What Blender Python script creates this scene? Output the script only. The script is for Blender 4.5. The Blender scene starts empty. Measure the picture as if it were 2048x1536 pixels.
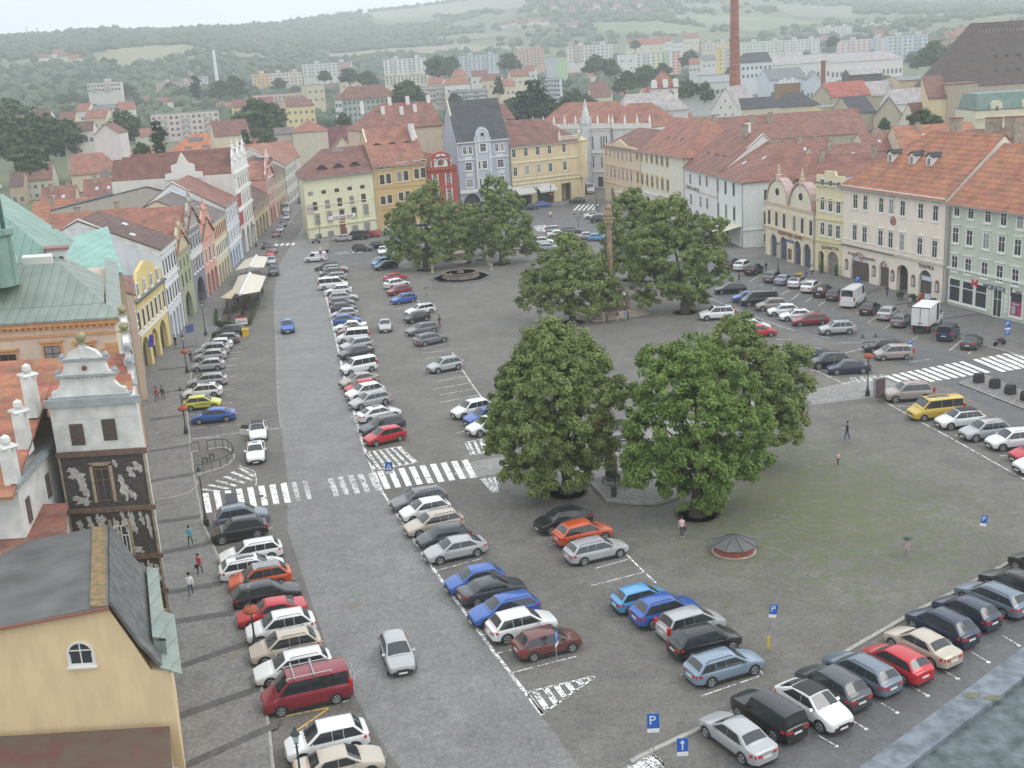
import bpy, bmesh, math, random
import numpy as np
from mathutils import Vector, Matrix
random.seed(7)
SC = bpy.context.scene
COL = SC.collection
# ---------------------------------------------------------------- camera
F = 2260.0; PI_ = math.radians(15.7); RO = math.radians(3.55); CZ = 34.5
cd = bpy.data.cameras.new('camera'); cam = bpy.data.objects.new('camera', cd); COL.objects.link(cam)
cd.sensor_width = 36.0; cd.lens = F/2048*36; cd.clip_start = 0.3; cd.clip_end = 12000
_R = Vector((1,0,0)); _D = Vector((0,-math.sin(PI_),-math.cos(PI_))); _F = Vector((0, math.cos(PI_),-math.sin(PI_)))
_c, _s = math.cos(RO), math.sin(RO)
_x = _c*_R + _s*_D; _y = _s*_R - _c*_D
cam.matrix_world = Matrix((( _x.x, _y.x, -_F.x,0),(_x.y, _y.y, -_F.y,0),(_x.z, _y.z, -_F.z, CZ),(0,0,0,1)))
SC.camera = cam
# ---------------------------------------------------------------- world, sun, exposure
W = bpy.data.worlds.new('World'); SC.world = W; W.use_nodes = True
nt = W.node_tree; nt.nodes.clear()
SUN_EL, SUN_AZ = math.radians(50), math.radians(100)
sky = nt.nodes.new('ShaderNodeTexSky'); sky.sky_type = 'NISHITA'; sky.sun_disc = False
sky.sun_elevation = SUN_EL; sky.sun_rotation = SUN_AZ
tc = nt.nodes.new('ShaderNodeTexCoord'); mp = nt.nodes.new('ShaderNodeMapping'); mp.inputs['Scale'].default_value = (1,1,5)
nz = nt.nodes.new('ShaderNodeTexNoise'); nz.inputs['Scale'].default_value = 5.0; nz.inputs['Detail'].default_value = 5
cr = nt.nodes.new('ShaderNodeValToRGB')
cr.color_ramp.elements[0].position = 0.32; cr.color_ramp.elements[0].color = (9.6,10,10.6,1)
cr.color_ramp.elements[1].position = 0.7; cr.color_ramp.elements[1].color = (12.5,12.9,13.3,1)
mx = nt.nodes.new('ShaderNodeMixRGB'); mx.inputs[0].default_value = 0.93
bg = nt.nodes.new('ShaderNodeBackground'); bg.inputs['Strength'].default_value = 0.10
wo = nt.nodes.new('ShaderNodeOutputWorld')
L_ = nt.links.new
L_(tc.outputs['Generated'], mp.inputs['Vector']); L_(mp.outputs[0], nz.inputs['Vector']); L_(nz.outputs[0], cr.inputs[0])
L_(sky.outputs[0], mx.inputs[1]); L_(cr.outputs[0], mx.inputs[2]); L_(mx.outputs[0], bg.inputs[0]); L_(bg.outputs[0], wo.inputs[0])
sl = bpy.data.lights.new('sun', 'SUN'); sl.energy = 0.75; sl.angle = math.radians(25); sl.color = (1,0.97,0.92)
sun = bpy.data.objects.new('sun', sl); COL.objects.link(sun)
sun.rotation_euler = (math.radians(90)-SUN_EL,0, math.pi-SUN_AZ)
SC.view_settings.view_transform = 'Standard'; SC.view_settings.look = 'None'; SC.view_settings.gamma = 1.0
SC.view_settings.exposure = 0.45
SC.cycles.max_bounces = 6; SC.cycles.diffuse_bounces = 3; SC.cycles.volume_bounces = 1; SC.cycles.transparent_max_bounces = 6
SC.cycles.use_denoising = True
# ---------------------------------------------------------------- picture <-> place
def ray(x, y):
    u = x-1024; v = y-768
    U = _c*u-_s*v; w = _s*u+_c*v
    return U, math.cos(PI_)*F-math.sin(PI_)*w, math.sin(PI_)*F+math.cos(PI_)*w
def G(x, y, z=0.0):
    U, f, d = ray(x, y); t = (CZ-z)/d
    return (U*t, f*t, z)
def D(x, y, Y):
    U, f, d = ray(x, y); t = Y/f
    return (U*t, Y, CZ-d*t)
def G2(x, y, z=0.0): return G(x, y, z)[:2]
# ---------------------------------------------------------------- materials
MC = {}
def mat(name, col, rough=0.85, noise=0.0, scale=2.0, bump=0.0, metal=0.0, spec=None, col2=None, coat=0.0):
    if name in MC: return MC[name]
    m = bpy.data.materials.new(name); m.use_nodes = True; n = m.node_tree; b = n.nodes['Principled BSDF']
    b.inputs['Base Color'].default_value = (*col,1); b.inputs['Roughness'].default_value = rough; b.inputs['Metallic'].default_value = metal
    if spec is not None: b.inputs['Specular IOR Level'].default_value = spec
    if coat: b.inputs['Coat Weight'].default_value = coat
    if noise > 0 or bump > 0:
        t = n.nodes.new('ShaderNodeTexCoord'); z = n.nodes.new('ShaderNodeTexNoise'); z.inputs['Scale'].default_value = scale; z.inputs['Detail'].default_value = 6
        n.links.new(t.outputs['Object'], z.inputs['Vector'])
        if noise > 0:
            r = n.nodes.new('ShaderNodeValToRGB'); r.color_ramp.elements[0].position = .3; r.color_ramp.elements[1].position = .7
            c2 = col2 or tuple(c*(1-noise) for c in col); c1 = tuple(min(1, c*(1+noise*.6)) for c in col)
            r.color_ramp.elements[0].color = (*c2,1); r.color_ramp.elements[1].color = (*c1,1)
            n.links.new(z.outputs[0], r.inputs[0]); n.links.new(r.outputs[0], b.inputs['Base Color'])
        if bump > 0:
            bp = n.nodes.new('ShaderNodeBump'); bp.inputs['Strength'].default_value = bump; bp.inputs['Distance'].default_value = .05
            n.links.new(z.outputs[0], bp.inputs['Height']); n.links.new(bp.outputs[0], b.inputs['Normal'])
    MC[name] = m; return m
def wallm(col):
    """plaster with weather stains; stains run down, so the noise is stretched along z"""
    key = 'plaster_%d_%d_%d' % tuple(int(c*255) for c in col)
    if key in MC: return MC[key]
    m = bpy.data.materials.new(key); m.use_nodes = True; n = m.node_tree; b = n.nodes['Principled BSDF']; b.inputs['Roughness'].default_value = .9
    t = n.nodes.new('ShaderNodeTexCoord'); mpn = n.nodes.new('ShaderNodeMapping'); mpn.inputs['Scale'].default_value = (1,1,.35)
    z = n.nodes.new('ShaderNodeTexNoise'); z.inputs['Scale'].default_value = .9; z.inputs['Detail'].default_value = 8; z.inputs['Roughness'].default_value = .65
    r = n.nodes.new('ShaderNodeValToRGB'); r.color_ramp.elements[0].position = .28; r.color_ramp.elements[1].position = .62
    r.color_ramp.elements[0].color = (*[c*.84 for c in col],1); r.color_ramp.elements[1].color = (*col,1)
    n.links.new(t.outputs['Object'], mpn.inputs[0]); n.links.new(mpn.outputs[0], z.inputs[0]); n.links.new(z.outputs[0], r.inputs[0]); n.links.new(r.outputs[0], b.inputs[0])
    MC[key] = m; return m
def roofm(col, rows=1.0, kind='tile'):
    key = 'roof_%s_%d_%d_%d_%d' % (kind, *(int(c*255) for c in col), rows*10)
    if key in MC: return MC[key]
    m = bpy.data.materials.new(key); m.use_nodes = True; n = m.node_tree; b = n.nodes['Principled BSDF']
    b.inputs['Roughness'].default_value = .75 if kind == 'tile' else .5
    t = n.nodes.new('ShaderNodeTexCoord'); z = n.nodes.new('ShaderNodeTexNoise'); z.inputs['Scale'].default_value = .5; z.inputs['Detail'].default_value = 7
    vo = n.nodes.new('ShaderNodeTexVoronoi'); vo.inputs['Scale'].default_value = 3.2
    w = n.nodes.new('ShaderNodeTexWave'); w.bands_direction = 'Z' if kind == 'tile' else 'X'; w.inputs['Scale'].default_value = (.9 if kind == 'tile' else .42)*rows; w.inputs['Distortion'].default_value = .25
    r = n.nodes.new('ShaderNodeValToRGB'); r.color_ramp.elements[0].position = .3; r.color_ramp.elements[1].position = .68
    k2 = (.62,.66,.72) if kind == 'tile' else (.8,.8,.8)
    r.color_ramp.elements[0].color = (*[c*k for c, k in zip(col, k2)],1); r.color_ramp.elements[1].color = (*[min(1, c*1.12) for c in col],1)
    mu = n.nodes.new('ShaderNodeMixRGB'); mu.blend_type = 'MULTIPLY'; mu.inputs[0].default_value = .35
    mu2 = n.nodes.new('ShaderNodeMixRGB'); mu2.blend_type = 'MULTIPLY'; mu2.inputs[0].default_value = .3 if kind == 'tile' else .38
    wr = n.nodes.new('ShaderNodeValToRGB'); wr.color_ramp.elements[0].position = .0; wr.color_ramp.elements[1].position = .35 if kind == 'tile' else .08
    wr.color_ramp.elements[0].color = (.3,.3,.3,1)
    for o in (z, vo, w): n.links.new(t.outputs['Object'], o.inputs['Vector'])
    n.links.new(z.outputs[0], r.inputs[0]); n.links.new(r.outputs[0], mu.inputs[1]); n.links.new(vo.outputs['Color'], mu.inputs[2])
    n.links.new(w.outputs[0], wr.inputs[0]); n.links.new(mu.outputs[0] if kind == 'tile' else r.outputs[0], mu2.inputs[1]); n.links.new(wr.outputs[0], mu2.inputs[2]); n.links.new(mu2.outputs[0], b.inputs[0])
    bp = n.nodes.new('ShaderNodeBump'); bp.inputs['Strength'].default_value = .4; bp.inputs['Distance'].default_value = .06
    n.links.new(w.outputs[0], bp.inputs['Height']); n.links.new(bp.outputs[0], b.inputs['Normal'])
    MC[key] = m; return m
def cobble(name, c1, c2, scale=9.0, grass=False, big=.25, rough=.72):
    m = bpy.data.materials.new(name); m.use_nodes = True; n = m.node_tree; b = n.nodes['Principled BSDF']
    t = n.nodes.new('ShaderNodeTexCoord')
    def noise(sc, det=5, ro=.6):
        z = n.nodes.new('ShaderNodeTexNoise'); z.inputs['Scale'].default_value = sc; z.inputs['Detail'].default_value = det; z.inputs['Roughness'].default_value = ro
        n.links.new(t.outputs['Object'], z.inputs['Vector']); return z.outputs[0]
    def ramp(src, p0, p1, a, b_):
        r = n.nodes.new('ShaderNodeValToRGB'); r.color_ramp.elements[0].position = p0; r.color_ramp.elements[1].position = p1
        r.color_ramp.elements[0].color = (*a,1); r.color_ramp.elements[1].color = (*b_,1); n.links.new(src, r.inputs[0]); return r.outputs[0]
    def mix(f, a, b_, mode='MIX'):
        x = n.nodes.new('ShaderNodeMixRGB'); x.blend_type = mode
        if isinstance(f, float): x.inputs[0].default_value = f
        else: n.links.new(f, x.inputs[0])
        n.links.new(a, x.inputs[1])
        if isinstance(b_, tuple): x.inputs[2].default_value = (*b_,1)
        else: n.links.new(b_, x.inputs[2])
        return x.outputs[0]
    base = ramp(noise(.16,8,.62),.3,.7, c1, c2)
    vo = n.nodes.new('ShaderNodeTexVoronoi'); vo.inputs['Scale'].default_value = scale; n.links.new(t.outputs['Object'], vo.inputs['Vector'])
    stone = ramp(vo.outputs['Color'],.1,.9,(.72,.72,.72),(1.25,1.25,1.25))
    c = mix(.75, base, stone, 'MULTIPLY')
    c = mix(.55, c, ramp(noise(2.1,6,.7),.32,.7,(.74,.74,.74),(1.2,1.2,1.19)), 'MULTIPLY')
    c = mix(.8, c, ramp(noise(.55,9,.75),.40,.62,(.80,.80,.81),(1.06,1.06,1.05)), 'MULTIPLY')
    c = mix(.7, c, ramp(noise(1.3,2,.4),.24,.34,(.62,.62,.62),(1,1,1)), 'MULTIPLY')
    if grass:
        gn = noise(.8,10,.8)
        # moss and grass grow where nobody parks: the open south-east of the square
        gr = n.nodes.new('ShaderNodeTexGradient'); gr.gradient_type = 'SPHERICAL'; mpn = n.nodes.new('ShaderNodeMapping'); mpn.vector_type = 'TEXTURE'
        mpn.inputs['Location'].default_value = (23,82,0); mpn.inputs['Scale'].default_value = (21,27,10)
        n.links.new(t.outputs['Object'], mpn.inputs[0]); n.links.new(mpn.outputs[0], gr.inputs[0])
        add = n.nodes.new('ShaderNodeMath'); add.operation = 'MULTIPLY_ADD'; add.inputs[1].default_value = .26; n.links.new(gr.outputs['Fac'], add.inputs[0]); n.links.new(gn, add.inputs[2])
        msk = ramp(add.outputs[0],.60,.74,(0,0,0),(.8,.8,.8))
        c = mix(msk, c, (.10,.125,.045))
        br = ramp(noise(.3,9,.72),.55,.72,(0,0,0),(.55,.55,.55))
        add2 = n.nodes.new('ShaderNodeMath'); add2.operation = 'MULTIPLY'; n.links.new(br, add2.inputs[0]); n.links.new(gr.outputs['Fac'], add2.inputs[1])
        c = mix(add2.outputs[0], c, (.20,.155,.105))
        lit = ramp(noise(5.5,3,.5),.735,.76,(0,0,0),(.7,.7,.7))
        c = mix(lit, c, (.42,.4,.33))
    n.links.new(c, b.inputs['Base Color'])
    rr = n.nodes.new('ShaderNodeMapRange'); rr.inputs['To Min'].default_value = rough-.14; rr.inputs['To Max'].default_value = rough+.12
    n.links.new(noise(.35,4), rr.inputs['Value']); n.links.new(rr.outputs[0], b.inputs['Roughness'])
    bp = n.nodes.new('ShaderNodeBump'); bp.inputs['Strength'].default_value = .35; bp.inputs['Distance'].default_value = .02
    n.links.new(vo.outputs['Distance'], bp.inputs['Height']); n.links.new(bp.outputs[0], b.inputs['Normal'])
    return m
def worn(name, col, cover=.45):
    """road paint on cobbles, broken up stone by stone"""
    m = bpy.data.materials.new(name); m.use_nodes = True; n = m.node_tree; b = n.nodes['Principled BSDF']; b.inputs['Roughness'].default_value = .8
    t = n.nodes.new('ShaderNodeTexCoord'); vo = n.nodes.new('ShaderNodeTexVoronoi'); vo.inputs['Scale'].default_value = 9
    z = n.nodes.new('ShaderNodeTexNoise'); z.inputs['Scale'].default_value = 1.2; z.inputs['Detail'].default_value = 6
    ad = n.nodes.new('ShaderNodeMath'); ad.operation = 'ADD'
    r = n.nodes.new('ShaderNodeValToRGB'); r.color_ramp.elements[0].position = cover+.22; r.color_ramp.elements[1].position = cover+.42
    r.color_ramp.elements[0].color = (.16,.16,.155,1); r.color_ramp.elements[1].color = (*col,1)
    n.links.new(t.outputs['Object'], vo.inputs['Vector']); n.links.new(t.outputs['Object'], z.inputs['Vector'])
    sx = n.nodes.new('ShaderNodeSeparateColor'); n.links.new(vo.outputs['Color'], sx.inputs[0])
    mm = n.nodes.new('ShaderNodeMath'); mm.operation = 'MULTIPLY'; mm.inputs[1].default_value = .5; n.links.new(sx.outputs[0], mm.inputs[0])
    n.links.new(mm.outputs[0], ad.inputs[0]); n.links.new(z.outputs[0], ad.inputs[1]); n.links.new(ad.outputs[0], r.inputs[0]); n.links.new(r.outputs[0], b.inputs[0])
    return m
def leafm(name, c1, c2, scale=.5, trans=.25):
    m = bpy.data.materials.new(name); m.use_nodes = True; n = m.node_tree; b = n.nodes['Principled BSDF']; b.inputs['Roughness'].default_value = .6
    b.inputs['Specular IOR Level'].default_value = .3
    t = n.nodes.new('ShaderNodeTexCoord'); z = n.nodes.new('ShaderNodeTexNoise'); z.inputs['Scale'].default_value = scale; z.inputs['Detail'].default_value = 8; z.inputs['Roughness'].default_value = .8
    r = n.nodes.new('ShaderNodeValToRGB'); r.color_ramp.elements[0].position = .25; r.color_ramp.elements[1].position = .75
    r.color_ramp.elements[0].color = (*c1,1); r.color_ramp.elements[1].color = (*c2,1)
    g_ = n.nodes.new('ShaderNodeNewGeometry'); mm = n.nodes.new('ShaderNodeMix'); mm.inputs[0].default_value = .32
    n.links.new(t.outputs['Object'], z.inputs['Vector']); n.links.new(z.outputs[0], mm.inputs[2]); n.links.new(g_.outputs['Random Per Island'], mm.inputs[3]); n.links.new(mm.outputs[0], r.inputs[0]); n.links.new(r.outputs[0], b.inputs[0])
    tr = n.nodes.new('ShaderNodeBsdfTranslucent'); ms = n.nodes.new('ShaderNodeMixShader'); ms.inputs[0].default_value = trans
    n.links.new(r.outputs[0], tr.inputs[0]); n.links.new(b.outputs[0], ms.inputs[1]); n.links.new(tr.outputs[0], ms.inputs[2]); n.links.new(ms.outputs[0], n.nodes['Material Output'].inputs[0])
    MC[name] = m; return m
# ---------------------------------------------------------------- objects
def T(o, label=None, cat=None, group=None, kind=None):
    if label: o['label'] = label
    if cat: o['category'] = cat
    if group: o['group'] = group
    if kind: o['kind'] = kind
    return o
def empty(name, loc=(0,0,0), rz=0.0, label=None, cat=None, group=None):
    o = bpy.data.objects.new(name, None); COL.objects.link(o); o.location = loc; o.rotation_euler = (0,0, rz); o.empty_display_size = .1
    return T(o, label, cat, group)
def put(name, me, parent=None, loc=(0,0,0), rz=0.0, color=None):
    o = bpy.data.objects.new(name, me); COL.objects.link(o); o.location = loc; o.rotation_euler = (0,0, rz)
    if parent: o.parent = parent
    if color: o.color = (*color,1)
    return o
class MB:
    def __init__(s): s.v = []; s.f = []; s.m = []
    def face(s, pts, m=0):
        k = len(s.v); s.v += [tuple(p) for p in pts]; s.f.append(tuple(range(k, k+len(pts)))); s.m.append(m)
    def box(s, x0, x1, y0, y1, z0, z1, m=0):
        k = len(s.v); s.v += [(x0, y0, z0),(x1, y0, z0),(x1, y1, z0),(x0, y1, z0),(x0, y0, z1),(x1, y0, z1),(x1, y1, z1),(x0, y1, z1)]
        for q in ((3,2,1,0),(4,5,6,7),(0,1,5,4),(1,2,6,5),(2,3,7,6),(3,0,4,7)): s.f.append(tuple(k+i for i in q)); s.m.append(m)
    def loft(s, rings, m=0, cap=True, closed=True):
        k = len(s.v); n = len(rings[0])
        for r in rings: s.v += [tuple(p) for p in r]
        for i in range(len(rings)-1):
            for j in range(n if closed else n-1):
                a = k+i*n+j; b = k+i*n+(j+1) % n; s.f.append((a, b, b+n, a+n)); s.m.append(m)
        if cap:
            s.f.append(tuple(k+i for i in range(n))[::-1]); s.m.append(m); s.f.append(tuple(k+(len(rings)-1)*n+i for i in range(n))); s.m.append(m)
    def lathe(s, prof, cx=0, cy=0, n=12, m=0):
        s.loft([[(cx+r*math.cos(2*math.pi*i/n), cy+r*math.sin(2*math.pi*i/n), z) for i in range(n)] for r, z in prof], m)
    def tube(s, p0, p1, r0, r1=None, n=8, m=0):
        r1 = r0 if r1 is None else r1; p0 = Vector(p0); p1 = Vector(p1); d = (p1-p0).normalized()
        a = d.orthogonal().normalized(); b = d.cross(a)
        s.loft([[p+r*(math.cos(2*math.pi*i/n)*a+math.sin(2*math.pi*i/n)*b) for i in range(n)] for p, r in ((p0, r0),(p1, r1))], m)
    def prism(s, poly, z0, z1, m=0):
        s.loft([[(x, y, z0) for x, y in poly],[(x, y, z1) for x, y in poly]], m)
    def slabxz(s, poly, y0, y1, m=0):
        """outline in the x-z plane given thickness in y"""
        s.loft([[(x, y0, z) for x, z in poly],[(x, y1, z) for x, z in poly]], m)
    def mesh(s, name, mats, smooth=False, angle=40):
        me = bpy.data.meshes.new(name); me.from_pydata(s.v, [], s.f)
        for mm in (mats if isinstance(mats, (list, tuple)) else [mats]): me.materials.append(mm)
        me.polygons.foreach_set('material_index', s.m)
        bm = bmesh.new(); bm.from_mesh(me); bmesh.ops.recalc_face_normals(bm, faces=bm.faces); bm.to_mesh(me); bm.free()
        if smooth:
            me.polygons.foreach_set('use_smooth', [True]*len(me.polygons)); me.set_sharp_from_angle(angle=math.radians(angle))
        me.update(); return me
    def build(s, name, mats, parent=None, smooth=False, loc=(0,0,0), rz=0.0, angle=40): return put(name, s.mesh(name, mats, smooth, angle), parent, loc, rz)
TXT = {}
def text(name, s, size, m, parent, loc, rot=(math.pi/2,0,0), align='CENTER', ext=.02, sx=1.0):
    cu = bpy.data.curves.new('t', 'FONT'); cu.body = s; cu.size = size; cu.align_x = align; cu.align_y = 'CENTER'; cu.extrude = ext
    o = bpy.data.objects.new('t', cu); me = bpy.data.meshes.new_from_object(o); me.materials.clear(); me.materials.append(m)
    bpy.data.objects.remove(o); bpy.data.curves.remove(cu)
    q = bpy.data.objects.new(name, me); COL.objects.link(q); q.parent = parent; q.location = loc; q.rotation_euler = rot; q.scale = (sx,1,1)
    return q
# ---------------------------------------------------------------- terrain
_RT = [(-700,92),(-300,84),(0,75),(100,70),(200,62),(300,64),(390,58),(480,55),(560,49),(640,36),(700,28),(790,18),(870,9),(950,-6),(1050,-40),(1200,-60),(1450,-50),(1650,-30),(2048,-20),(2600,-10)]
_az = []; _zr = []; _rr = []
for px, py in _RT:
    R = 2300 if px < 420 else (3400 if px > 760 else 2300+(px-420)/340*1100)
    p = D(px, py, R*math.cos(math.atan2(px-1024, F)))
    _az.append(math.atan2(p[0], p[1])); _zr.append(p[2]); _rr.append(math.hypot(p[0], p[1]))
def tz(X, Y):
    r = math.hypot(X, Y)
    if r < 400: return 0.0
    a = math.atan2(X, Y)
    zr = float(np.interp(a, _az, _zr)); R = float(np.interp(a, _az, _rr))
    k = float(np.interp(a, [-.5,-.32,-.2,0,.3,.6],[17,17,12,8,10,10])); k2 = float(np.interp(a, [-.4,-.3,-.15,0,.15,.45],[40,38,30,24,20,34]))
    z = float(np.interp(r, [400,900,1400, R*.78, R, R+1600],[0, k, k2+k*.3, zr*.66, zr, zr-25]))
    if r > 900: z += 5*math.sin(X*.004+1)*math.sin(Y*.0031)*min(1,(r-900)/700)*(1 if r < R*.9 else 0)
    return z
def drape(x, y, r0=600):
    U, f, d = ray(x, y); h = math.hypot(U, f)
    for i in range(600):
        r = r0+i*8; X = U/h*r; Y = f/h*r; Z = CZ-d/h*r
        if Z <= tz(X, Y): return X, Y, tz(X, Y)
    return X, Y, tz(X, Y)
# ================================================================ THE GROUND
m_ter = mat('meadow_and_yards', (.085,.105,.055),.95,.5,.012, col2=(.16,.165,.09))
mb = MB(); rs = [0,60,150,250,330,400]+[400+i*40 for i in range(1,14)]+[960+i*75 for i in range(1,48)]; NA = 220
azs = [(-.75+1.5*i/(NA-40)) for i in range(NA-39)]+[.75+(2*math.pi-1.5)*i/40 for i in range(1,40)]
rings = []
for r in rs:
    rings.append([(r*math.sin(a), r*math.cos(a),-.03+(tz(r*math.sin(a), r*math.cos(a)) if abs(a) < .8 or r < 400 else (0 if r < 400 else tz(r*math.sin(a), r*math.cos(a))))) for a in azs])
mb.loft(rings[1:], cap=False); mb.face([p for p in rings[1]])
o = mb.build('terrain', m_ter, smooth=True, angle=80); T(o, kind='structure')
m_square = cobble('square_cobbles', (.125,.117,.103),(.185,.176,.158), grass=True)
m_road = cobble('road_cobbles', (.170,.170,.163),(.225,.225,.217), scale=7, rough=.55)
m_pave = cobble('pavement_setts', (.18,.175,.165),(.225,.22,.21), scale=6)
m_band = cobble('dark_sett_band', (.085,.083,.08),(.12,.117,.11), scale=6)
m_path = cobble('pale_path_setts', (.24,.235,.225),(.31,.305,.29), scale=5)
m_asph = cobble('asphalt', (.105,.108,.11),(.14,.142,.145), scale=14, rough=.6)
m_kerb = mat('granite_kerb', (.36,.35,.32),.85,.25,3)
m_line = worn('worn_white_paint', (.82,.82,.80),.38)
m_lineb = worn('fresh_white_paint', (.86,.86,.84),.22)
m_yel = worn('worn_yellow_paint', (.72,.45,.08),.30)
def sheet(name, poly, z, m, label=None):
    b = MB(); b.face([(x, y, z) for x, y in poly]); o = b.build(name, m); T(o, kind='structure')
    if label: o['label'] = label
    return o
P = lambda *q: [G2(x, y) for x, y in q]
# the whole square (cobbles) from the west house fronts to the east ones
sheet('square', [(-19,30),(-25,72),(-47,132),(-53,215),(-66,352),(-70,420),(-52,420),(-44,262),(5,296),(20,330),(40,330),(30,292),(49,204),(66,150),(90,95),(80,40),(40,26)],0.0, m_square)
# main carriageway on the west side
rr_ = P((640,540),(668,660),(690,760),(728,895),(765,985),(872,1145),(985,1300),(1160,1536)); rr_ += [(4.5,42),(6,32)]
ll_ = [(-54.5,352),(-50,300),(-46.5,252),(-43.5,215),(-38,182),(-31,146.6),(-26.3,122),(-24.1,111.6)]+P((575,960),(575,1060),(655,1300),(760,1480),(800,1536))+[(-4.5,42),(-3,32)]
sheet('road', [(-44,352),(-42,300),(-39.5,258),(-36,232)]+rr_+ll_[::-1],.004, m_road)
sheet('north_road', P((650,545),(650,500),(800,480),(1010,430),(1120,408),(1175,398),(1210,420),(1220,470),(1120,450),(1030,455),(900,480),(760,520)),.004, m_asph)
sheet('east_road', P((1215,440),(1300,470),(1400,520),(1480,548),(1600,590),(1720,640),(1830,685),(1930,712),(2048,740),(2160,780),(2160,960),(2048,890),(1960,810),(1850,745),(1700,690),(1560,655),(1400,600),(1290,560),(1200,500)),.004, m_asph)
sheet('yard_road', P((1440,1536),(1540,1470),(1700,1392),(1850,1320),(2048,1225),(2300,1110),(2300,1500),(1900,1700),(1500,1700)),.004, m_asph)
# west pavement, raised
kerbW = [(-57.5,352),(-54.5,300),(-50.8,258),(-49.6,241),(-47,212),(-44.6,185),(-42.6,158.7),(-40.5,140),(-37.4,124.5),(-33.5,111),(-30.6,101),(-28.6,94.5),(-25.9,86),(-22.6,78),(-19.4,70),(-16.9,63),(-14.6,55),(-12.4,46),(-9.5,32)]
def slab(name, inner, outer, z=.12, m=None, kerb=True, steps=True):
    b = MB(); n = len(inner)
    for i in range(n-1):
        b.face([(*inner[i], z),(*outer[i], z),(*outer[i+1], z),(*inner[i+1], z)],0)
        a, c = Vector((*outer[i],0)), Vector((*outer[i+1],0)); d = (c-a).normalized(); nn = Vector((d.y, -d.x,0))*.16
        if (a-Vector((*inner[i],0))).dot(nn) < 0: nn = -nn
        b.face([(a.x, a.y, z+.003),(a.x+nn.x, a.y+nn.y, z+.003),(c.x+nn.x, c.y+nn.y, z+.003),(c.x, c.y, z+.003)],1)
        b.face([(a.x+nn.x, a.y+nn.y,0),(a.x+nn.x, a.y+nn.y, z+.003),(c.x+nn.x, c.y+nn.y, z+.003),(c.x+nn.x, c.y+nn.y,0)],1)
    return T(b.build(name, [m or m_pave, m_kerb]), kind='structure')
innerW = [(-62,352),(-59.5,300),(-57,258),(-56,241),(-54,212),(-52,185),(-50,158.7),(-49,140),(-44.5,124.5),(-40,111),(-36,101),(-34,94.5),(-31,86),(-28,78),(-25,70),(-22.5,63),(-19.5,55),(-18.5,46),(-16,32)]
slab('pavement', innerW, kerbW)
b = MB()
for x0, y0, x1, y1 in [(330,1250,470,1228),(335,1345,495,1290),(345,1440,520,1380),(372,1535,560,1450),(322,1190,445,1170),(315,1110,418,1090),(310,1048,400,1036),(300,965,388,950),(300,905,380,893),(300,842,372,832),(305,790,372,781),(318,742,378,735),(345,700,392,694)]:
    a = G2(x0, y0); c = G2(x1, y1); h = .42
    b.face([(a[0], a[1]-h,.126),(c[0], c[1]-h,.126),(c[0], c[1]+h,.126),(a[0], a[1]+h,.126)])
T(b.build('dark_pavement_bands', m_band), kind='structure')
# east pavement in front of the shops
kE = P((1200,425),(1300,458),(1420,505),(1480,530),(1560,556),(1640,580),(1740,612),(1800,633),(1880,662),(1960,690),(2048,712),(2200,760))
iE = [(27,293),(34,267),(38,239),(43,212),(46.5,202),(50.5,186),(54,178),(60,160),(61.5,152),(64,144),(68,130),(75,105)]
slab('east_pavement', iE, kE)
b = MB()
for x0, y0, x1, y1 in [(1530,515,1610,560),(1610,555,1700,560),(1700,600,1760,580),(1790,612,1860,600),(1880,640,1960,630),(1960,665,2040,690)]:
    a = G2(x0, y0); c = G2(x1, y1); h = .35
    b.face([(a[0], a[1]-h,.126),(c[0], c[1]-h,.126),(c[0], c[1]+h,.126),(a[0], a[1]+h,.126)])
T(b.build('dark_east_bands', m_band), kind='structure')
# north pavement under the bank row
slab('north_pavement', [(-43.5,252),(-29,262),(-17,265),(3,288),(21,301)],[(-42.5,246),(-29,257.5),(-16,260),(5,281),(22,292)])
# pale paved path across the square
sheet('path', P((905,948),(945,922),(1000,915),(1200,878),(1260,850),(1610,783),(1745,752),(1800,768),(1740,795),(1610,812),(1260,905),(1240,955),(1010,945),(940,958)),.004, m_path)
# ---- painted lines
def strip(b, pts, w, z=.009, m=0):
    for (x0, y0),(x1, y1) in zip(pts[:-1], pts[1:]):
        a = Vector(G2(x0, y0)); c = Vector(G2(x1, y1)); d = (c-a).normalized(); n = Vector((-d.y, d.x))*w/2
        b.face([(*(a+n), z),(*(a-n), z),(*(c-n), z),(*(c+n), z)], m)
b = MB()
strip(b, [(640,540),(668,660),(690,760),(728,895),(765,985)],.28)
strip(b, [(765,985),(872,1145),(985,1300),(1085,1430)],.22)
strip(b, [(925,740),(945,770),(990,830)],.14); strip(b, [(905,705),(925,740)],.14)
strip(b, [(795,545),(805,562)],.14); strip(b, [(835,600),(842,610)],.14)
strip(b, [(1252,1108),(1282,1138),(1312,1166)],.14)
strip(b, [(1768,802),(1830,838),(1900,875),(1980,920),(2060,965)],.14)
strip(b, [(1405,590),(1480,622),(1560,652),(1592,662)],.12); strip(b, [(1535,700),(1560,712),(1640,745),(1688,767)],.12); strip(b, [(1688,767),(1760,752)],.12)
strip(b, [(1120,455),(1068,452)],.12); strip(b, [(1068,452),(1120,480)],.15)
def ticks(p0, p1, q0, q1, n, w=.12):
    for i in range(n):
        t = i/(n-1); a = (p0[0]+(q0[0]-p0[0])*t, p0[1]+(q0[1]-p0[1])*t); c = (p1[0]+(q1[0]-p1[0])*t, p1[1]+(q1[1]-p1[1])*t); strip(b, [a, c], w)
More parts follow.
